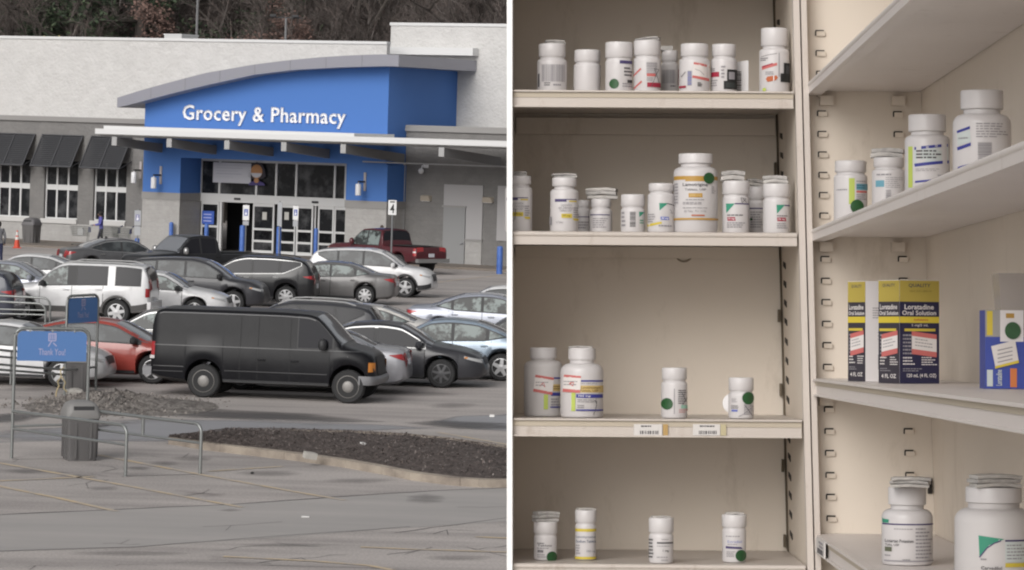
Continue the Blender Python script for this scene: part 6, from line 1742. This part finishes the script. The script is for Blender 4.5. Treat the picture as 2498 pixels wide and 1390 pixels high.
bottle(w1, 1694, .07, 75, 108, 139, 68, 'white bottle with a red striped paper sticker on the top shelf', [('r', 1676, 176, 1686, 212, LBLU), ('bh', 1676, 176, 1686, 212, INKG), ('p', [(1691, 155), (1729, 160), (1729, 195), (1687, 190)], PINKP), ('p', [(1691, 155), (1730, 161), (1730, 167), (1690, 160)], REDS), ('p', [(1688, 187), (1729, 193), (1728, 200), (1687, 193)], REDS), ('s', [(1694, 172), (1706, 176), (1716, 186)], 1.2, INKG), ('s', [(1662, 190), (1672, 178)], 1.5, INK), ('l', 1700, 203, 1712, 214, 3, INK, .7), ('r', 1658, 212, 1673, 217, CRIM)], GT)
bottle(w1, 1766, .08, 64, 109, 138, 59, 'white bottle with a dark red bar and black block on the top shelf', [('l', 1735, 168, 1748, 177, 2, INK), ('r', 1734, 178, 1753, 190, CRIM), ('l', 1735, 196, 1752, 214, 3, INKG), ('r', 1772, 172, 1797, 202, BLKI), ('r', 1776, 178, 1791, 196, INKG), ('r', 1764, 200, 1797, 220, BLKI), ('r', 1769, 204, 1793, 216, mat('ink_soft_black', (.03, .035, .035), .6)), ('l', 1758, 162, 1768, 195, 4, INKG)], GT)
e = s_root('small_carton', hh_(1810, 200, .12), .12, w1 + .0004, 'narrow white carton at the end of the crowded top shelf group', 'box'); h0, wt_ = hw(1798, 149, .12); h1 = hh_(1822, 149, .12); H = wt_ - w1
b = MB(); b.hexa([(-.011, -.012, 0), (.011, -.015, 0), (.011, .01, 0), (-.011, .012, 0), (-.011, -.012, H * .96), (.011, -.015, H), (.011, .01, H), (-.011, .012, H * .96)]); b.build('carton', LBL, e)
b = MB()
for i in range(12): b.box(-.010, -.002, -.0148, -.0142, H * (.12 + .05 * i), H * (.12 + .05 * i + (.018 if i % 3 else .03)), INK)
b.build('barcode', INK, e)
bottle(w1, 1889, .055, 74, 70, 114, 66, 'tall white bottle with red print standing apart at the right end of the top shelf', [('s', [(1856, 141), (1872, 137), (1893, 134)], 1.2, INK), ('l', 1855, 143, 1872, 152, 2, INK), ('r', 1897, 132, 1899, 190, INKG), ('p', [(1858, 166), (1893, 156), (1893, 163), (1858, 173)], REDS), ('p', [(1858, 164), (1883, 157), (1883, 160), (1858, 168)], CRIM), ('l', 1866, 177, 1892, 186, 2, INKG), ('p', [(1870, 190), (1892, 187), (1895, 193), (1890, 199), (1871, 203), (1867, 196)], ORNG), ('r', 1884, 187, 1886, 202, LBL), ('r', 1909, 156, 1926, 188, BLKI), ('r', 1914, 162, 1924, 182, mat('ink_soft_black2', (.05, .05, .055), .6)), ('r', 1901, 182, 1926, 203, BLKI), ('d', 1864, 221, 4, LIME)], GT, neck=58)
# --- second shelf
LV = lambda dx, dy: [('r', 1354 + dx, 487 + dy, 1382 + dx, 494 + dy, PURPLE), ('r', 1382 + dx, 487 + dy, 1406 + dx, 489 + dy, PURPLE), ('r', 1388 + dx, 491 + dy, 1406 + dx, 494 + dy, YELL), ('t', 'Lamivudine', 1369 + dx, 498 + dy, 1395 + dx, 504 + dy, INKG), ('t', 'and Zidovudine', 1363 + dx, 505 + dy, 1397 + dx, 511 + dy, INKG), ('t', 'Tablets USP', 1365 + dx, 512 + dy, 1394 + dx, 518 + dy, INKG), ('r', 1370 + dx, 523 + dy, 1395 + dx, 533 + dy, YELL), ('t', '300 mg', 1373 + dx, 525 + dy, 1391 + dx, 531 + dy, mat('ink_brown', (.16, .12, .03), .6), 1), ('l', 1398 + dx, 506 + dy, 1411 + dx, 533 + dy, 5, INKG), ('p', [(1396 + dx, 534 + dy), (1410 + dx, 534 + dy), (1411 + dx, 539 + dy), (1400 + dx, 539 + dy)], YELL), ('t', '60 Tablets', 1358 + dx, 541 + dy, 1374 + dx, 546 + dy, INKG)]
bottle(w2, 1266, .06, 66, 430, 450, 60, 'white bottle with purple and yellow print cut by the white upright on the second shelf', LV(-118, -4) + [('s', [(1259, 512), (1257, 538)], 1.6, INK)], G2, neck=52)
leaflet(1250, 417, 1286, 431, .06, 8, 'dark folded leaflet on the second shelf bottle beside the white upright', 2, m=PAPERG)
bottle(w2, 1377, .05, 69, 434, 455, 60, 'white bottle with purple and yellow print beside the two small bottles on the second shelf', LV(0, 0) + [('r', 1342, 530, 1348, 550, INKG)], G2, neck=50)
leaflet(1346, 423, 1408, 435, .05, 6, 'crumpled grey leaflet on the purple and yellow bottle standing clear of the upright', 2, m=PAPERG)
bottle(w2, 1424, .20, 36, 489, 505, 32, 'small narrow white bottle set back under the wide folded leaflet', [('r', 1408, 529, 1440, 531, PURPLE), ('l', 1410, 540, 1438, 560, 3, INKG)], G2)
bottle(w2, 1466, .10, 56, 486, 505, 50, 'small white bottle under the wide folded leaflet on the second shelf', [('r', 1440, 524, 1487, 526.5, PURPLE), ('l', 1446, 532, 1486, 558, 5, INKG)], G2)
leaflet(1428, 458, 1508, 487, .11, -4, 'wide folded white leaflet on the small second shelf bottle', 3)
bottle(w2, 1544, .06, 59, 475, 504, 58, 'short white bottle with a grey barcode block on the second shelf', [('bh', 1536, 518, 1550, 556, INK), ('p', [(1558, 518), (1572, 518), (1559, 531)], TEALG), ('l', 1560, 536, 1572, 548, 2, TEALG), ('l', 1517, 516, 1526, 556, 4, INKG)], G2)
bottle(w2, 1613, .05, 66, 448, 467, 61, 'white bottle with a blue badge and yellow stripe left of the large bottle', [('p', [(1607, 497), (1629, 497), (1608, 515)], TEALG), ('s', [(1626, 498), (1638, 500), (1645, 503)], 2, INK), ('p', [(1610, 530), (1630, 530), (1632, 538), (1611, 538)], LBLU), ('t', '30 mg', 1613, 531.5, 1629, 537, LBL, 1), ('p', [(1580, 548), (1613, 542), (1614, 547), (1581, 554)], YELL), ('l', 1582, 522, 1600, 545, 4, INKG), ('s', [(1633, 512), (1640, 522), (1634, 520)], 1.4, INKG), ('l', 1606, 549, 1644, 556, 1, INKG)], G2)
bottle(w2, 1697, .055, 108, 376, 400, 84, 'large white bottle with gold bands and a green sticker on its shoulder', [('r', 1636, 432, 1751, 441, GOLD), ('r', 1670, 441, 1718, 445, GOLD), ('t', 'Lamotrigine', 1664, 449, 1724, 459, INK, 1), ('t', 'Tablets, USP', 1669, 462, 1720, 468.5, INK), ('r', 1678, 474, 1711, 484, GOLD), ('t', '200 mg', 1681, 476, 1708, 482, SAND, 1), ('l', 1672, 488, 1718, 492, 1, INKG), ('l', 1665, 495, 1724, 502, 2, INKG), ('l', 1665, 508, 1724, 511, 1, INKG), ('t', '60 Tabs', 1668, 515, 1688, 520, INKG), ('t', 'Rx only', 1694, 515, 1720, 520, INKG), ('r', 1685, 526, 1716, 529, ORNG), ('l', 1647, 448, 1655, 500, 7, INKG), ('l', 1733, 456, 1742, 475, 4, INKG), ('r', 1642, 534, 1752, 538.5, GOLD), ('d', 1726, 437, 13, GREEN)], G2, neck=74)
bottle(w2, 1795, .055, 66, 442, 475, 67, 'white bottle with a green corner and crimson badge under a broad folded leaflet', [('p', [(1770, 498), (1791, 498), (1771, 521)], TEALG), ('r', 1791, 497, 1826, 500, PURPLE), ('p', [(1773, 531), (1791, 531), (1793, 540), (1774, 540)], CRIM), ('t', '75 mg', 1775, 533, 1790, 538, LBL, 1), ('l', 1773, 524, 1820, 529, 1, INK), ('l', 1773, 543, 1820, 558, 3, INKG), ('s', [(1805, 484), (1808, 496), (1818, 486), (1805, 484)], 1.2, INK), ('s', [(1810, 486), (1819, 495)], 1.2, INK)], G2)
leaflet(1756, 415, 1818, 443, .055, 4, 'broad folded leaflet on the bottle just right of the large gold banded bottle', 2)
bottle(w2, 1846, .20, 46, 456, 487, 44, 'white bottle set back between two green cornered bottles', [('r', 1828, 508, 1870, 511, PURPLE), ('l', 1830, 516, 1866, 558, 7, INKG), ('d', 1832, 536, 3, GREEN)], G2)
leaflet(1822, 436, 1862, 457, .2, 20, 'folded leaflet sloping over the set back second shelf bottle', 2, -.12)
bottle(w2, 1894, .05, 66, 449, 481, 67, 'white bottle with a green corner and crimson badge rightmost on the second shelf', [('p', [(1892, 501), (1913, 501), (1893, 523)], TEALG), ('r', 1912, 501, 1926, 504, PURPLE), ('p', [(1893, 532), (1914, 532), (1916, 541), (1894, 541)], CRIM), ('t', '150 mg', 1895, 534, 1912, 539, LBL, 1), ('l', 1893, 526, 1924, 530, 1, INK), ('l', 1893, 545, 1924, 560, 3, INKG)], G2)
leaflet(1858, 427, 1923, 450, .05, -3, 'folded leaflet on the rightmost second shelf bottle', 2)
# --- third shelf
bottle(w3, 1326, .15, 94, 848, 874, 66, 'large white bottle with tilted red striped sticker, left of the third shelf pair', [('r', 1349, 920, 1372, 924, NAVY), ('r', 1349, 937, 1372, 954, SAND), ('l', 1350, 940, 1371, 951, 2, mat('ink_brown2', (.2, .13, .04), .6)), ('r', 1344, 957, 1372, 965, NAVY), ('p', [(1306, 914), (1351, 920), (1347, 962), (1303, 954)], PINKP), ('p', [(1307, 914), (1351, 921), (1350, 927), (1306, 920)], REDS), ('p', [(1303, 948), (1348, 956), (1347, 963), (1302, 955)], REDS), ('s', [(1322, 936), (1330, 944), (1326, 932), (1318, 942)], 1.5, REDS), ('l', 1308, 930, 1342, 944, 2, INKG, .3), ('r', 1327, 962, 1337, 998, LIME), ('l', 1344, 970, 1370, 990, 3, INKG), ('r', 1342, 991, 1372, 994, NAVY)], G3, mat_b=PLW2, ridged=True)
bottle(w3, 1420, .08, 105, 849, 877, 67, 'large white bottle with sand coloured band and pen mark on the third shelf', [('r', 1417, 927, 1471, 931, NAVY), ('t', 'NDC 65862-697-30', 1418, 933, 1456, 937, INKG), ('r', 1414, 940, 1473, 957, SAND), ('t', 'Levetiracetam', 1418, 942, 1464, 948, MATS['ink_brown2'], 1), ('t', 'Tablets, USP', 1414, 950, 1459, 956, MATS['ink_brown2'], 1), ('r', 1406, 961, 1470, 970, NAVY), ('t', '750 mg', 1410, 963, 1440, 968.5, LBL, 1), ('p', [(1377, 914), (1417, 916), (1415, 958), (1374, 955)], PINKP), ('p', [(1378, 914), (1417, 917), (1417, 922), (1376, 920)], REDS), ('p', [(1375, 948), (1415, 951), (1415, 958), (1374, 956)], REDS), ('s', [(1390, 934), (1398, 942), (1400, 931), (1389, 938), (1396, 930)], 1.5, REDS), ('l', 1377, 928, 1412, 943, 2, INKG, .3), ('r', 1395, 958, 1404, 1002, LIME), ('l', 1409, 973, 1466, 982, 2, INKG, .35), ('l', 1409, 986, 1425, 996, 2, INKG), ('r', 1406, 998, 1469, 1001.5, NAVY), ('s', [(1446, 974), (1454, 980), (1453, 990), (1450, 1003), (1446, 1010)], 1.3, INK), ('s', [(1452, 971), (1452, 984)], 1.3, INK)], G3, neck=60, ridged=True)
b = leaflet(1384, 843, 1446, 850, .08, 0, 'flat folded leaflet lying on the pen marked large bottle', 1, m=PAPERG)
bottle(w3, 1645, .07, 64, 897, 926, 61, 'narrow white bottle with a green dot at its left, mid third shelf', [('r', 1643, 948, 1645, 1010, INKG), ('l', 1653, 950, 1676, 986, 7, INK), ('s', [(1660, 955), (1672, 975), (1662, 990), (1676, 970)], 1.2, INK), ('r', 1660, 988, 1678, 996, mat('ink_pale_green', (.3, .5, .4), .6)), ('l', 1655, 998, 1676, 1008, 2, REDS, .3), ('d', 1678, 999, 3, CRIM), ('d', 1627, 985, 13.5, GREEN)], G3)
q = bottle(w3, 1808, .07, 62, 921, 953, 61, 'short white bottle with green dot on its shoulder and a pen cross', [('l', 1784, 972, 1800, 982, 3, INKG), ('l', 1783, 988, 1802, 998, 3, INK), ('r', 1784, 999, 1798, 1004, LBLU), ('l', 1813, 984, 1836, 1012, 7, INKG), ('s', [(1815, 988), (1834, 1014)], 1.6, INK), ('s', [(1836, 990), (1812, 1010), (1800, 1016)], 1.4, INKG), ('d', 1823, 971, 14.5, GREEN)], G3)
b = MB(); ppm = F / (D0 + .09)
b.lathe([(22 / ppm, -.0006), (24 / ppm, -.0003), (24 / ppm, .0003), (22 / ppm, .0006)], 28, None, 'y'); o = b.build('round_tag', LBL, q, 40); h_, w_ = hw(1786, 984, .09); o.location = (h_ - hh_(1808, 921, .07), .012, w_ - w3); o.scale = (1, 1, 1.0)
# --- lowest left shelf
bottle(w4, 1331, .10, 56, 1272, 1301, 57, 'small white bottle under a grey leaflet with a green sticker, lowest left shelf', [('l', 1311, 1322, 1332, 1327, 1, INK), ('t', 'Tablets', 1312, 1327, 1346, 1332, INK, 1), ('l', 1311, 1334, 1342, 1339, 1, INKG), ('r', 1312, 1340, 1326, 1347, INKG), ('t', '20 mg', 1313, 1341, 1325, 1346, BLKI, 1), ('l', 1312, 1350, 1334, 1360, 2, INKG), ('d', 1346, 1357, 12.5, GREEN)], G4)
leaflet(1300, 1246, 1362, 1273, .10, 24, 'thick grey folded leaflet on the small bottle at the left of the lowest shelf', 3, m=PAPERG)
bottle(w4, 1429, .11, 51, 1244, 1274, 52, 'small white bottle with two yellow bands on the lowest left shelf', [('r', 1403, 1289, 1456, 1296, YELL), ('t', 'Levothyroxine', 1406, 1306, 1452, 1313, mat('ink_blue_grey', (.12, .14, .19), .6), 1), ('t', 'Sodium Tablets', 1406, 1316, 1453, 1323, MATS['ink_blue_grey'], 1), ('l', 1406, 1327, 1416, 1352, 4, INKG), ('t', '100 mg', 1431, 1341, 1452, 1347, MATS['ink_blue_grey']), ('r', 1403, 1357, 1456, 1363, YELL)], G4)
bottle(w4, 1613, .04, 60, 1263, 1298, 61, 'small white bottle marked 1 mg in the middle of the lowest left shelf', [('l', 1613, 1313, 1634, 1317, 1, INKG), ('r', 1602, 1321, 1641, 1325, INK), ('l', 1602, 1329, 1640, 1333, 1, INKG), ('t', '1 mg', 1616, 1339, 1630, 1346, INK, 1), ('l', 1602, 1356, 1640, 1360, 1, INKG), ('l', 1612, 1363, 1632, 1367, 1, INKG), ('l', 1584, 1312, 1596, 1362, 6, INK)], G4)
bottle(w4, 1791, .08, 58, 1255, 1285, 60, 'small white bottle with a purple bar and a green dot on the lowest left shelf', [('l', 1770, 1305, 1812, 1310, 1, INKG), ('t', 'Estradiol', 1774, 1317, 1808, 1323, LBLU), ('l', 1774, 1325, 1807, 1329, 1, INKG), ('p', [(1770, 1331), (1806, 1333), (1811, 1338), (1770, 1337)], PURPLE), ('l', 1772, 1343, 1795, 1358, 4, INKG), ('d', 1806, 1354, 13.5, GREEN)], G4)
for u, v0, v1, k in ((1429, 1238, 1245, .11), (1613, 1257, 1264, .04), (1791, 1248, 1256, .08)):
    leaflet(u - 24, v0, u + 24, v1, k, 5, 'thin pale leaflet on the cap of the lowest shelf bottle ' + {1429: 'with yellow bands', 1613: 'marked 1 mg', 1791: 'with the purple bar'}[u], 1)
# --- right unit, second shelf: bottles recede away from the camera
GR = 'bottles on the right hand upper shelf'
def rk(uc, h): return F * h / ((uc - 1305.0)) - D0
wr2, wr3, wr4 = R2[1], R3[1], R4[1]
bottle(wr2, 2075, rk(2075, .556), 82, 393, 421, 77, 'white bottle with lime stripe and large green dot on the right hand upper shelf', [('r', 2067, 437, 2081, 500, LIME), ('r', 2085, 450, 2116, 465, TEALB), ('l', 2086, 452, 2112, 463, 2, mat('ink_deep_teal', (.04, .12, .16), .6)), ('r', 2085, 467, 2112, 472, REDS), ('l', 2085, 442, 2114, 447, 1, INKG), ('l', 2085, 475, 2112, 490, 3, INKG), ('l', 2040, 462, 2064, 470, 1, INKG, .3), ('d', 2087, 506, 16.5, GREEN)], GR)
bottle(wr2, 2168, rk(2168, .585), 82, 385, 408, 74, 'white bottle with small teal block under a leaflet on the right hand shelf', [('r', 2134, 442, 2153, 458, TEALB), ('l', 2156, 434, 2206, 462, 6, INKG, .3), ('l', 2136, 425, 2186, 432, 1, INKG), ('bh', 2157, 466, 2169, 492, INKG)], GR)
leaflet(2122, 360, 2206, 387, rk(2166, .585), -12, 'creased white leaflet on the bottle with the teal block', 2)
bottle(wr2, 2262, rk(2262, .605), 110, 281, 322, 92, 'bigger white bottle with two navy bands on the right hand upper shelf', [('r', 2213, 360, 2222, 460, LIME), ('p', [(2226, 362), (2308, 353), (2308, 360), (2226, 369)], NAVY), ('p', [(2226, 369), (2308, 361), (2309, 393), (2226, 402)], PALEG), ('l', 2230, 368, 2304, 392, 3, INK), ('p', [(2226, 402), (2310, 393), (2310, 400), (2227, 410)], NAVY), ('l', 2229, 414, 2305, 422, 2, INKG, .3), ('l', 2280, 428, 2306, 434, 1, INKG), ('p', [(2228, 444), (2308, 437), (2308, 441), (2228, 449)], NAVY)], GR, neck=80)
bottle(wr2, 2395, rk(2395, .625), 142, 222, 268, 104, 'biggest white bottle with a grey barcode block on the right hand upper shelf', [('p', [(2330, 322), (2358, 312), (2358, 319), (2331, 328)], NAVY), ('p', [(2331, 330), (2358, 321), (2360, 350), (2332, 358)], PALEG), ('p', [(2331, 362), (2360, 352), (2360, 360), (2332, 370)], NAVY), ('p', [(2332, 410), (2362, 402), (2362, 407), (2333, 415)], NAVY), ('l', 2372, 304, 2460, 342, 6, INKG, .35), ('bh', 2376, 352, 2409, 398, INKG), ('l', 2334, 338, 2356, 344, 1, INKG)], GR, neck=90)
# --- right unit, lowest shelf
bottle(wr4, 2213, rk(2213, .585), 124, 1188, 1231, 92, 'white bottle of potassium tablets with a navy line on the lowest right shelf', [('p', [(2150, 1264), (2165, 1266), (2164, 1274), (2150, 1274)], TEALG), ('r', 2150, 1275, 2274, 1278.5, PURPLE), ('l', 2176, 1286, 2220, 1291, 1, INKG, .4), ('t', 'Losartan Potassium', 2157, 1313, 2221, 1321, INK, 1), ('t', 'Tabs, USP', 2157, 1324, 2188, 1330, INK, 1), ('r', 2157, 1332, 2171, 1343, mat('ink_olive', (.10, .11, .07), .6)), ('l', 2157, 1350, 2172, 1356, 1, INKG), ('l', 2195, 1360, 2220, 1365, 1, INKG), ('l', 2226, 1284, 2268, 1362, 9, INKG, .4), ('r', 2156, 1364, 2273, 1367, INKG)], 'bottles on the lowest right shelf', neck=80)
leaflet(2170, 1163, 2272, 1190, rk(2222, .585), -8, 'crumpled beige leaflet on the potassium bottle', 3)
bottle(wr4, 2424, rk(2424, .60), 190, 1188, 1226, 136, 'large white bottle with a green corner and yellow stripe at the lower right corner', [('p', [(2376, 1302), (2436, 1310), (2400, 1325), (2378, 1353)], TEALG), ('s', [(2378, 1355), (2395, 1332), (2412, 1320), (2428, 1314)], 3, PURPLE), ('r', 2438, 1312, 2505, 1316, PURPLE), ('r', 2438, 1317, 2505, 1366, PALEG), ('l', 2442, 1322, 2500, 1362, 5, INKG, .4), ('r', 2438, 1368, 2505, 1378, YELL), ('l', 2381, 1356, 2402, 1363, 1, INKG), ('t', 'Carvedilol', 2382, 1376, 2430, 1384, INK, 1), ('l', 2382, 1388, 2430, 1396, 1, INK)], 'bottles on the lowest right shelf', neck=124, mat_b=PLW2)
leaflet(2368, 1156, 2490, 1190, rk(2428, .60), 10, 'curled beige leaflet on the large bottle in the lower right corner', 3)

# ------------------------------------------------------------------ cartons on the third right shelf
BOXN = mat('carton_navy', (0.013, 0.012, 0.045), .5); BOXD = mat('carton_charcoal', (0.034, 0.029, 0.04), .5); BOXY = mat('carton_yellow', (0.40, 0.31, 0.06), .5); BOXYB = mat('carton_yellow_band', (0.58, 0.45, 0.04), .5); BOXW = mat('carton_white', (0.68, 0.65, 0.655), .55)
def carton(uL, uM, uR, vtop, vbot, h_mid, label, yaw=None, plain_right=False, side_print=True):
    """box seen on a corner: left face uL..uM, front face uM..uR; the near vertical edge sits at uM"""
    k = rk(uM, h_mid); ppm = F / (D0 + k); H = hw(uM, vtop, k)[1] - wr3
    wl, wf = (uM - uL) / ppm, (uR - uM) / ppm; ya = R(18)
    fw = wf / math.cos(ya); sd = wl / math.sin(ya) * .62
    e = s_root('medicine_carton', h_mid, k, wr3 + .0005, label, 'box', 'liquid medicine cartons', ya * .0)
    # near edge at origin; front face runs right and slightly back, side face runs left and back
    a1 = Vector((math.cos(ya) * fw, math.sin(ya) * fw, 0)); a2 = Vector((-wl, wl * 1.5, 0)); O_ = Vector((0, 0, 0)); up = Vector((0, 0, H))
    def face(org, ax, z0, z1, x0, x1, m, nm=None, d=.0003, bb=None):
        n = ax.normalized().cross(Vector((0, 0, 1))); n = n if n.y < 0 else -n
        q0 = org + ax * x0 + n * d; q1 = org + ax * x1 + n * d
        bb.add([q0 + up * z0, q1 + up * z0, q1 + up * z1, q0 + up * z1], [(0, 1, 2, 3)], m)
    body = MB(); body.hexa([O_, a1, a1 + a2, a2, O_ + up, a1 + up, a1 + a2 + up, a2 + up]); body.build('carton_body', BOXW, e)
    rnd = random.Random(int(uL)); pr = MB()
    def tx(org, ax, s, x0, x1, z0, z1, m, bold=True):
        n = ax.normalized().cross(Vector((0, 0, 1))); n = n if n.y < 0 else -n
        if x0 > x1: pass
        put_text(pr, s, m, lambda x, z: org + ax * x + n * .0008 + up * z, x0, x1, z0, z1, bold)
    def side(org, ax, dark, full):
        face(org, ax, 0, .64, 0, 1, dark, bb=pr); face(org, ax, .64, .84, 0, 1, dark, bb=pr); face(org, ax, .79, .995, 0, 1, BOXY, d=.0005, bb=pr); face(org, ax, .585, .645, 0, 1, BOXYB, d=.0005, bb=pr)
        if full:
            tx(org, ax, 'QUALITY', .22, .78, .925, .965, INK); tx(org, ax, 'NDC 0121-0849-04', .25, .80, .885, .90, MATS['ink_brown'], False)
            tx(org, ax, 'Loratadine', .12, .86, .715, .765, PINKP); tx(org, ax, 'Oral Solution', .06, .92, .66, .705, PINKP); tx(org, ax, 'Antihistamine', .35, .72, .605, .628, ORNG)
            tx(org, ax, '5 mg/5 mL', .30, .72, .545, .575, PINKP, False); face(org, ax, .505, .53, .12, .90, MATS['ink_yellow'], d=.0006, bb=pr)
            tx(org, ax, '120 mL (4 FL OZ)', .18, .92, .05, .095, PINKP)
        else:
            tx(org, ax, 'Loratadine', .08, .9, .715, .765, PINKP); tx(org, ax, 'Oral Solution', .05, .95, .66, .70, PINKP); tx(org, ax, 'QUALITY', .2, .8, .93, .965, INK); tx(org, ax, '4 FL OZ', .15, .85, .05, .09, PINKP); face(org, ax, .505, .53, .05, .85, MATS['ink_yellow'], d=.0006, bb=pr)
        def ln(bb, xa, za, xb, zb, m):
            face(org, ax, za, zb, xa, xb, m, d=.0006, bb=bb)
        rng_lines(pr, ln, .08, .5, .27, .48, 6, INKG, rnd, .45); rng_lines(pr, ln, .55, .95, .17, .26, 4, PINKP, rnd, .4); rng_lines(pr, ln, .08, .42, .17, .26, 3, PINKP, rnd, .4); rng_lines(pr, ln, .08, .6, .11, .15, 2, INKG, rnd, .4)
        # red edged price sticker
        c0, c1 = (.30, .93) if full else (.16, .92); zA, zB = (.27, .49)
        n = ax.normalized().cross(Vector((0, 0, 1))); n = n if n.y < 0 else -n
        def sp(x, z): return org + ax * x + n * .001 + up * (z - (.05 * (x - .6) if full else -.05 * (x - .5)))
        for za, zb, m in ((zA, zA + .05, REDS), (zA + .05, zB - .045, PINKP), (zB - .045, zB, REDS)): pr.add([sp(c0, za), sp(c1, za), sp(c1, zb), sp(c0, zb)], [(0, 1, 2, 3)], m)
        def ln2(bb, xa, za, xb, zb, m): bb.add([sp(xa, za) + n * .0003, sp(xb, za) + n * .0003, sp(xb, zb) + n * .0003, sp(xa, zb) + n * .0003], [(0, 1, 2, 3)], m)
        rng_lines(pr, ln2, c0 + .08, c1 - .08, zA + .07, zB - .06, 3, INKG, rnd, .3)
    if plain_right:
        side(a2, -a2, BOXD, False)
        n = a1
        def ln(bb, xa, za, xb, zb, m): face(O_, a1, za, zb, xa, xb, m, d=.0006, bb=bb)
        rng_lines(pr, ln, .35, .95, .62, .74, 5, INKG, rnd, .35); rng_lines(pr, ln, .6, .95, .40, .50, 3, INKG, rnd, .3)
        face(O_, a1, .12, .27, .62, .74, INK, d=.0006, bb=pr); face(O_, a1, .12, .27, .80, .98, INKG, d=.0006, bb=pr)
    else:
        side(a2, -a2, BOXD, False); side(O_, a1, BOXN, True)
    pr.build('printed_face', None, e)
    return e
carton(2072, 2109, 2160, 686, 934, .548, 'partly hidden yellow and dark carton of oral solution showing its plain white face', plain_right=True)
carton(2148, 2192, 2292, 683, 943, .575, 'navy and yellow carton of oral solution with a red edged sticker on its front')
# blue carton cut by the right edge, with a clear bag behind
BLU = mat('carton_blue', (0.03, 0.055, 0.30), .45); ORB = mat('carton_orange', (0.55, 0.16, 0.04), .5)
k = rk(2400, .63); ppm = F / (D0 + k); e = s_root('medicine_carton', .63, k, wr3 + .0005, 'blue carton with a white tag and orange stripe cut by the right edge', 'box', None, R(-4)); H = hw(2400, 757, k)[1] - wr3; px = 1 / ppm
b = MB(); b.hexa([(0, 0, 0), (170*px, 0, 0), (170*px, .05, 0), (-8*px, .05, 0), (0, 0, H), (170*px, 0, H), (170*px, .05, H), (-8*px, .05, H)]); b.build('carton_body', BLU, e)
b = MB()
def fr(u0, z0, u1, z1, m, d=.0005): b.add([(u0*px, -d, z0*H), (u1*px, -d, z0*H), (u1*px, -d, z1*H), (u0*px, -d, z1*H)], [(0,1,2,3)], m)
fr(0, .66, 160, 1.0, mat('carton_grey', (0.30, 0.29, 0.28), .5)); fr(4, .68, 18, .99, BOXYB, .0008); fr(36, .60, 92, 1, BOXW, .0008); fr(60, .02, 76, .26, ORB, .0008); fr(4, .03, 18, .24, PALEG, .0008); fr(50, .9, 70, .96, GOLD, .001)
b.build('printed_face', None, e)
b = MB(); put_text(b, 'Loratadine', PALEG, lambda x, z: ((26 + (1 - z) * 14) * px, -.001, x * H), .04, .24, 0, 1, True); b.build('lettering', None, e)
b = MB(); b.add([(x*px, -.0022, z*H) for x, z in ((24, .28), (80, .36), (72, .62), (14, .54))], [(0,1,2,3)], PINKP); b.add([(x*px, -.0024, z*H) for x, z in ((24, .255), (81, .33), (80, .365), (23, .285))], [(0,1,2,3)], BOXYB)
for i in range(4): b.add([(x*px, -.0026, (z + .05 * i)*H) for x, z in ((30, .33), (66, .375), (65, .387), (29, .342))], [(0,1,2,3)], INKG)
b.build('price_sticker', None, e)
b = MB(); n = 24; b.add([(66*px, -.003, .74*H)] + [((66 + 19*math.cos(6.2832*j/n))*px, -.003, .74*H + 21*px*math.sin(6.2832*j/n)) for j in range(n)], [(0, 1+j, 1+(j+1) % n) for j in range(n)]); b.build('round_sticker', GREEN, e)
k2 = k + .14; h_, w_ = hw(2455, 762, k2); e2 = s_root('plastic_cup', hh_(2490, 720, k2), k2, wr3 + .0004, 'pale clear plastic tray standing behind the blue carton at the right edge', 'tray'); H2 = hw(2470, 668, k2)[1] - wr3
b = MB(); b.hexa([(-.024, -.02, 0), (.05, -.02, 0), (.05, .03, 0), (-.024, .03, 0), (-.036, -.03, H2), (.06, -.03, H2), (.06, .04, H2), (-.036, .04, H2)]); b.build('tray_body', mat('clear_plastic', (0.55, 0.50, 0.47), .25, spec=.5, alpha=.6), e2)
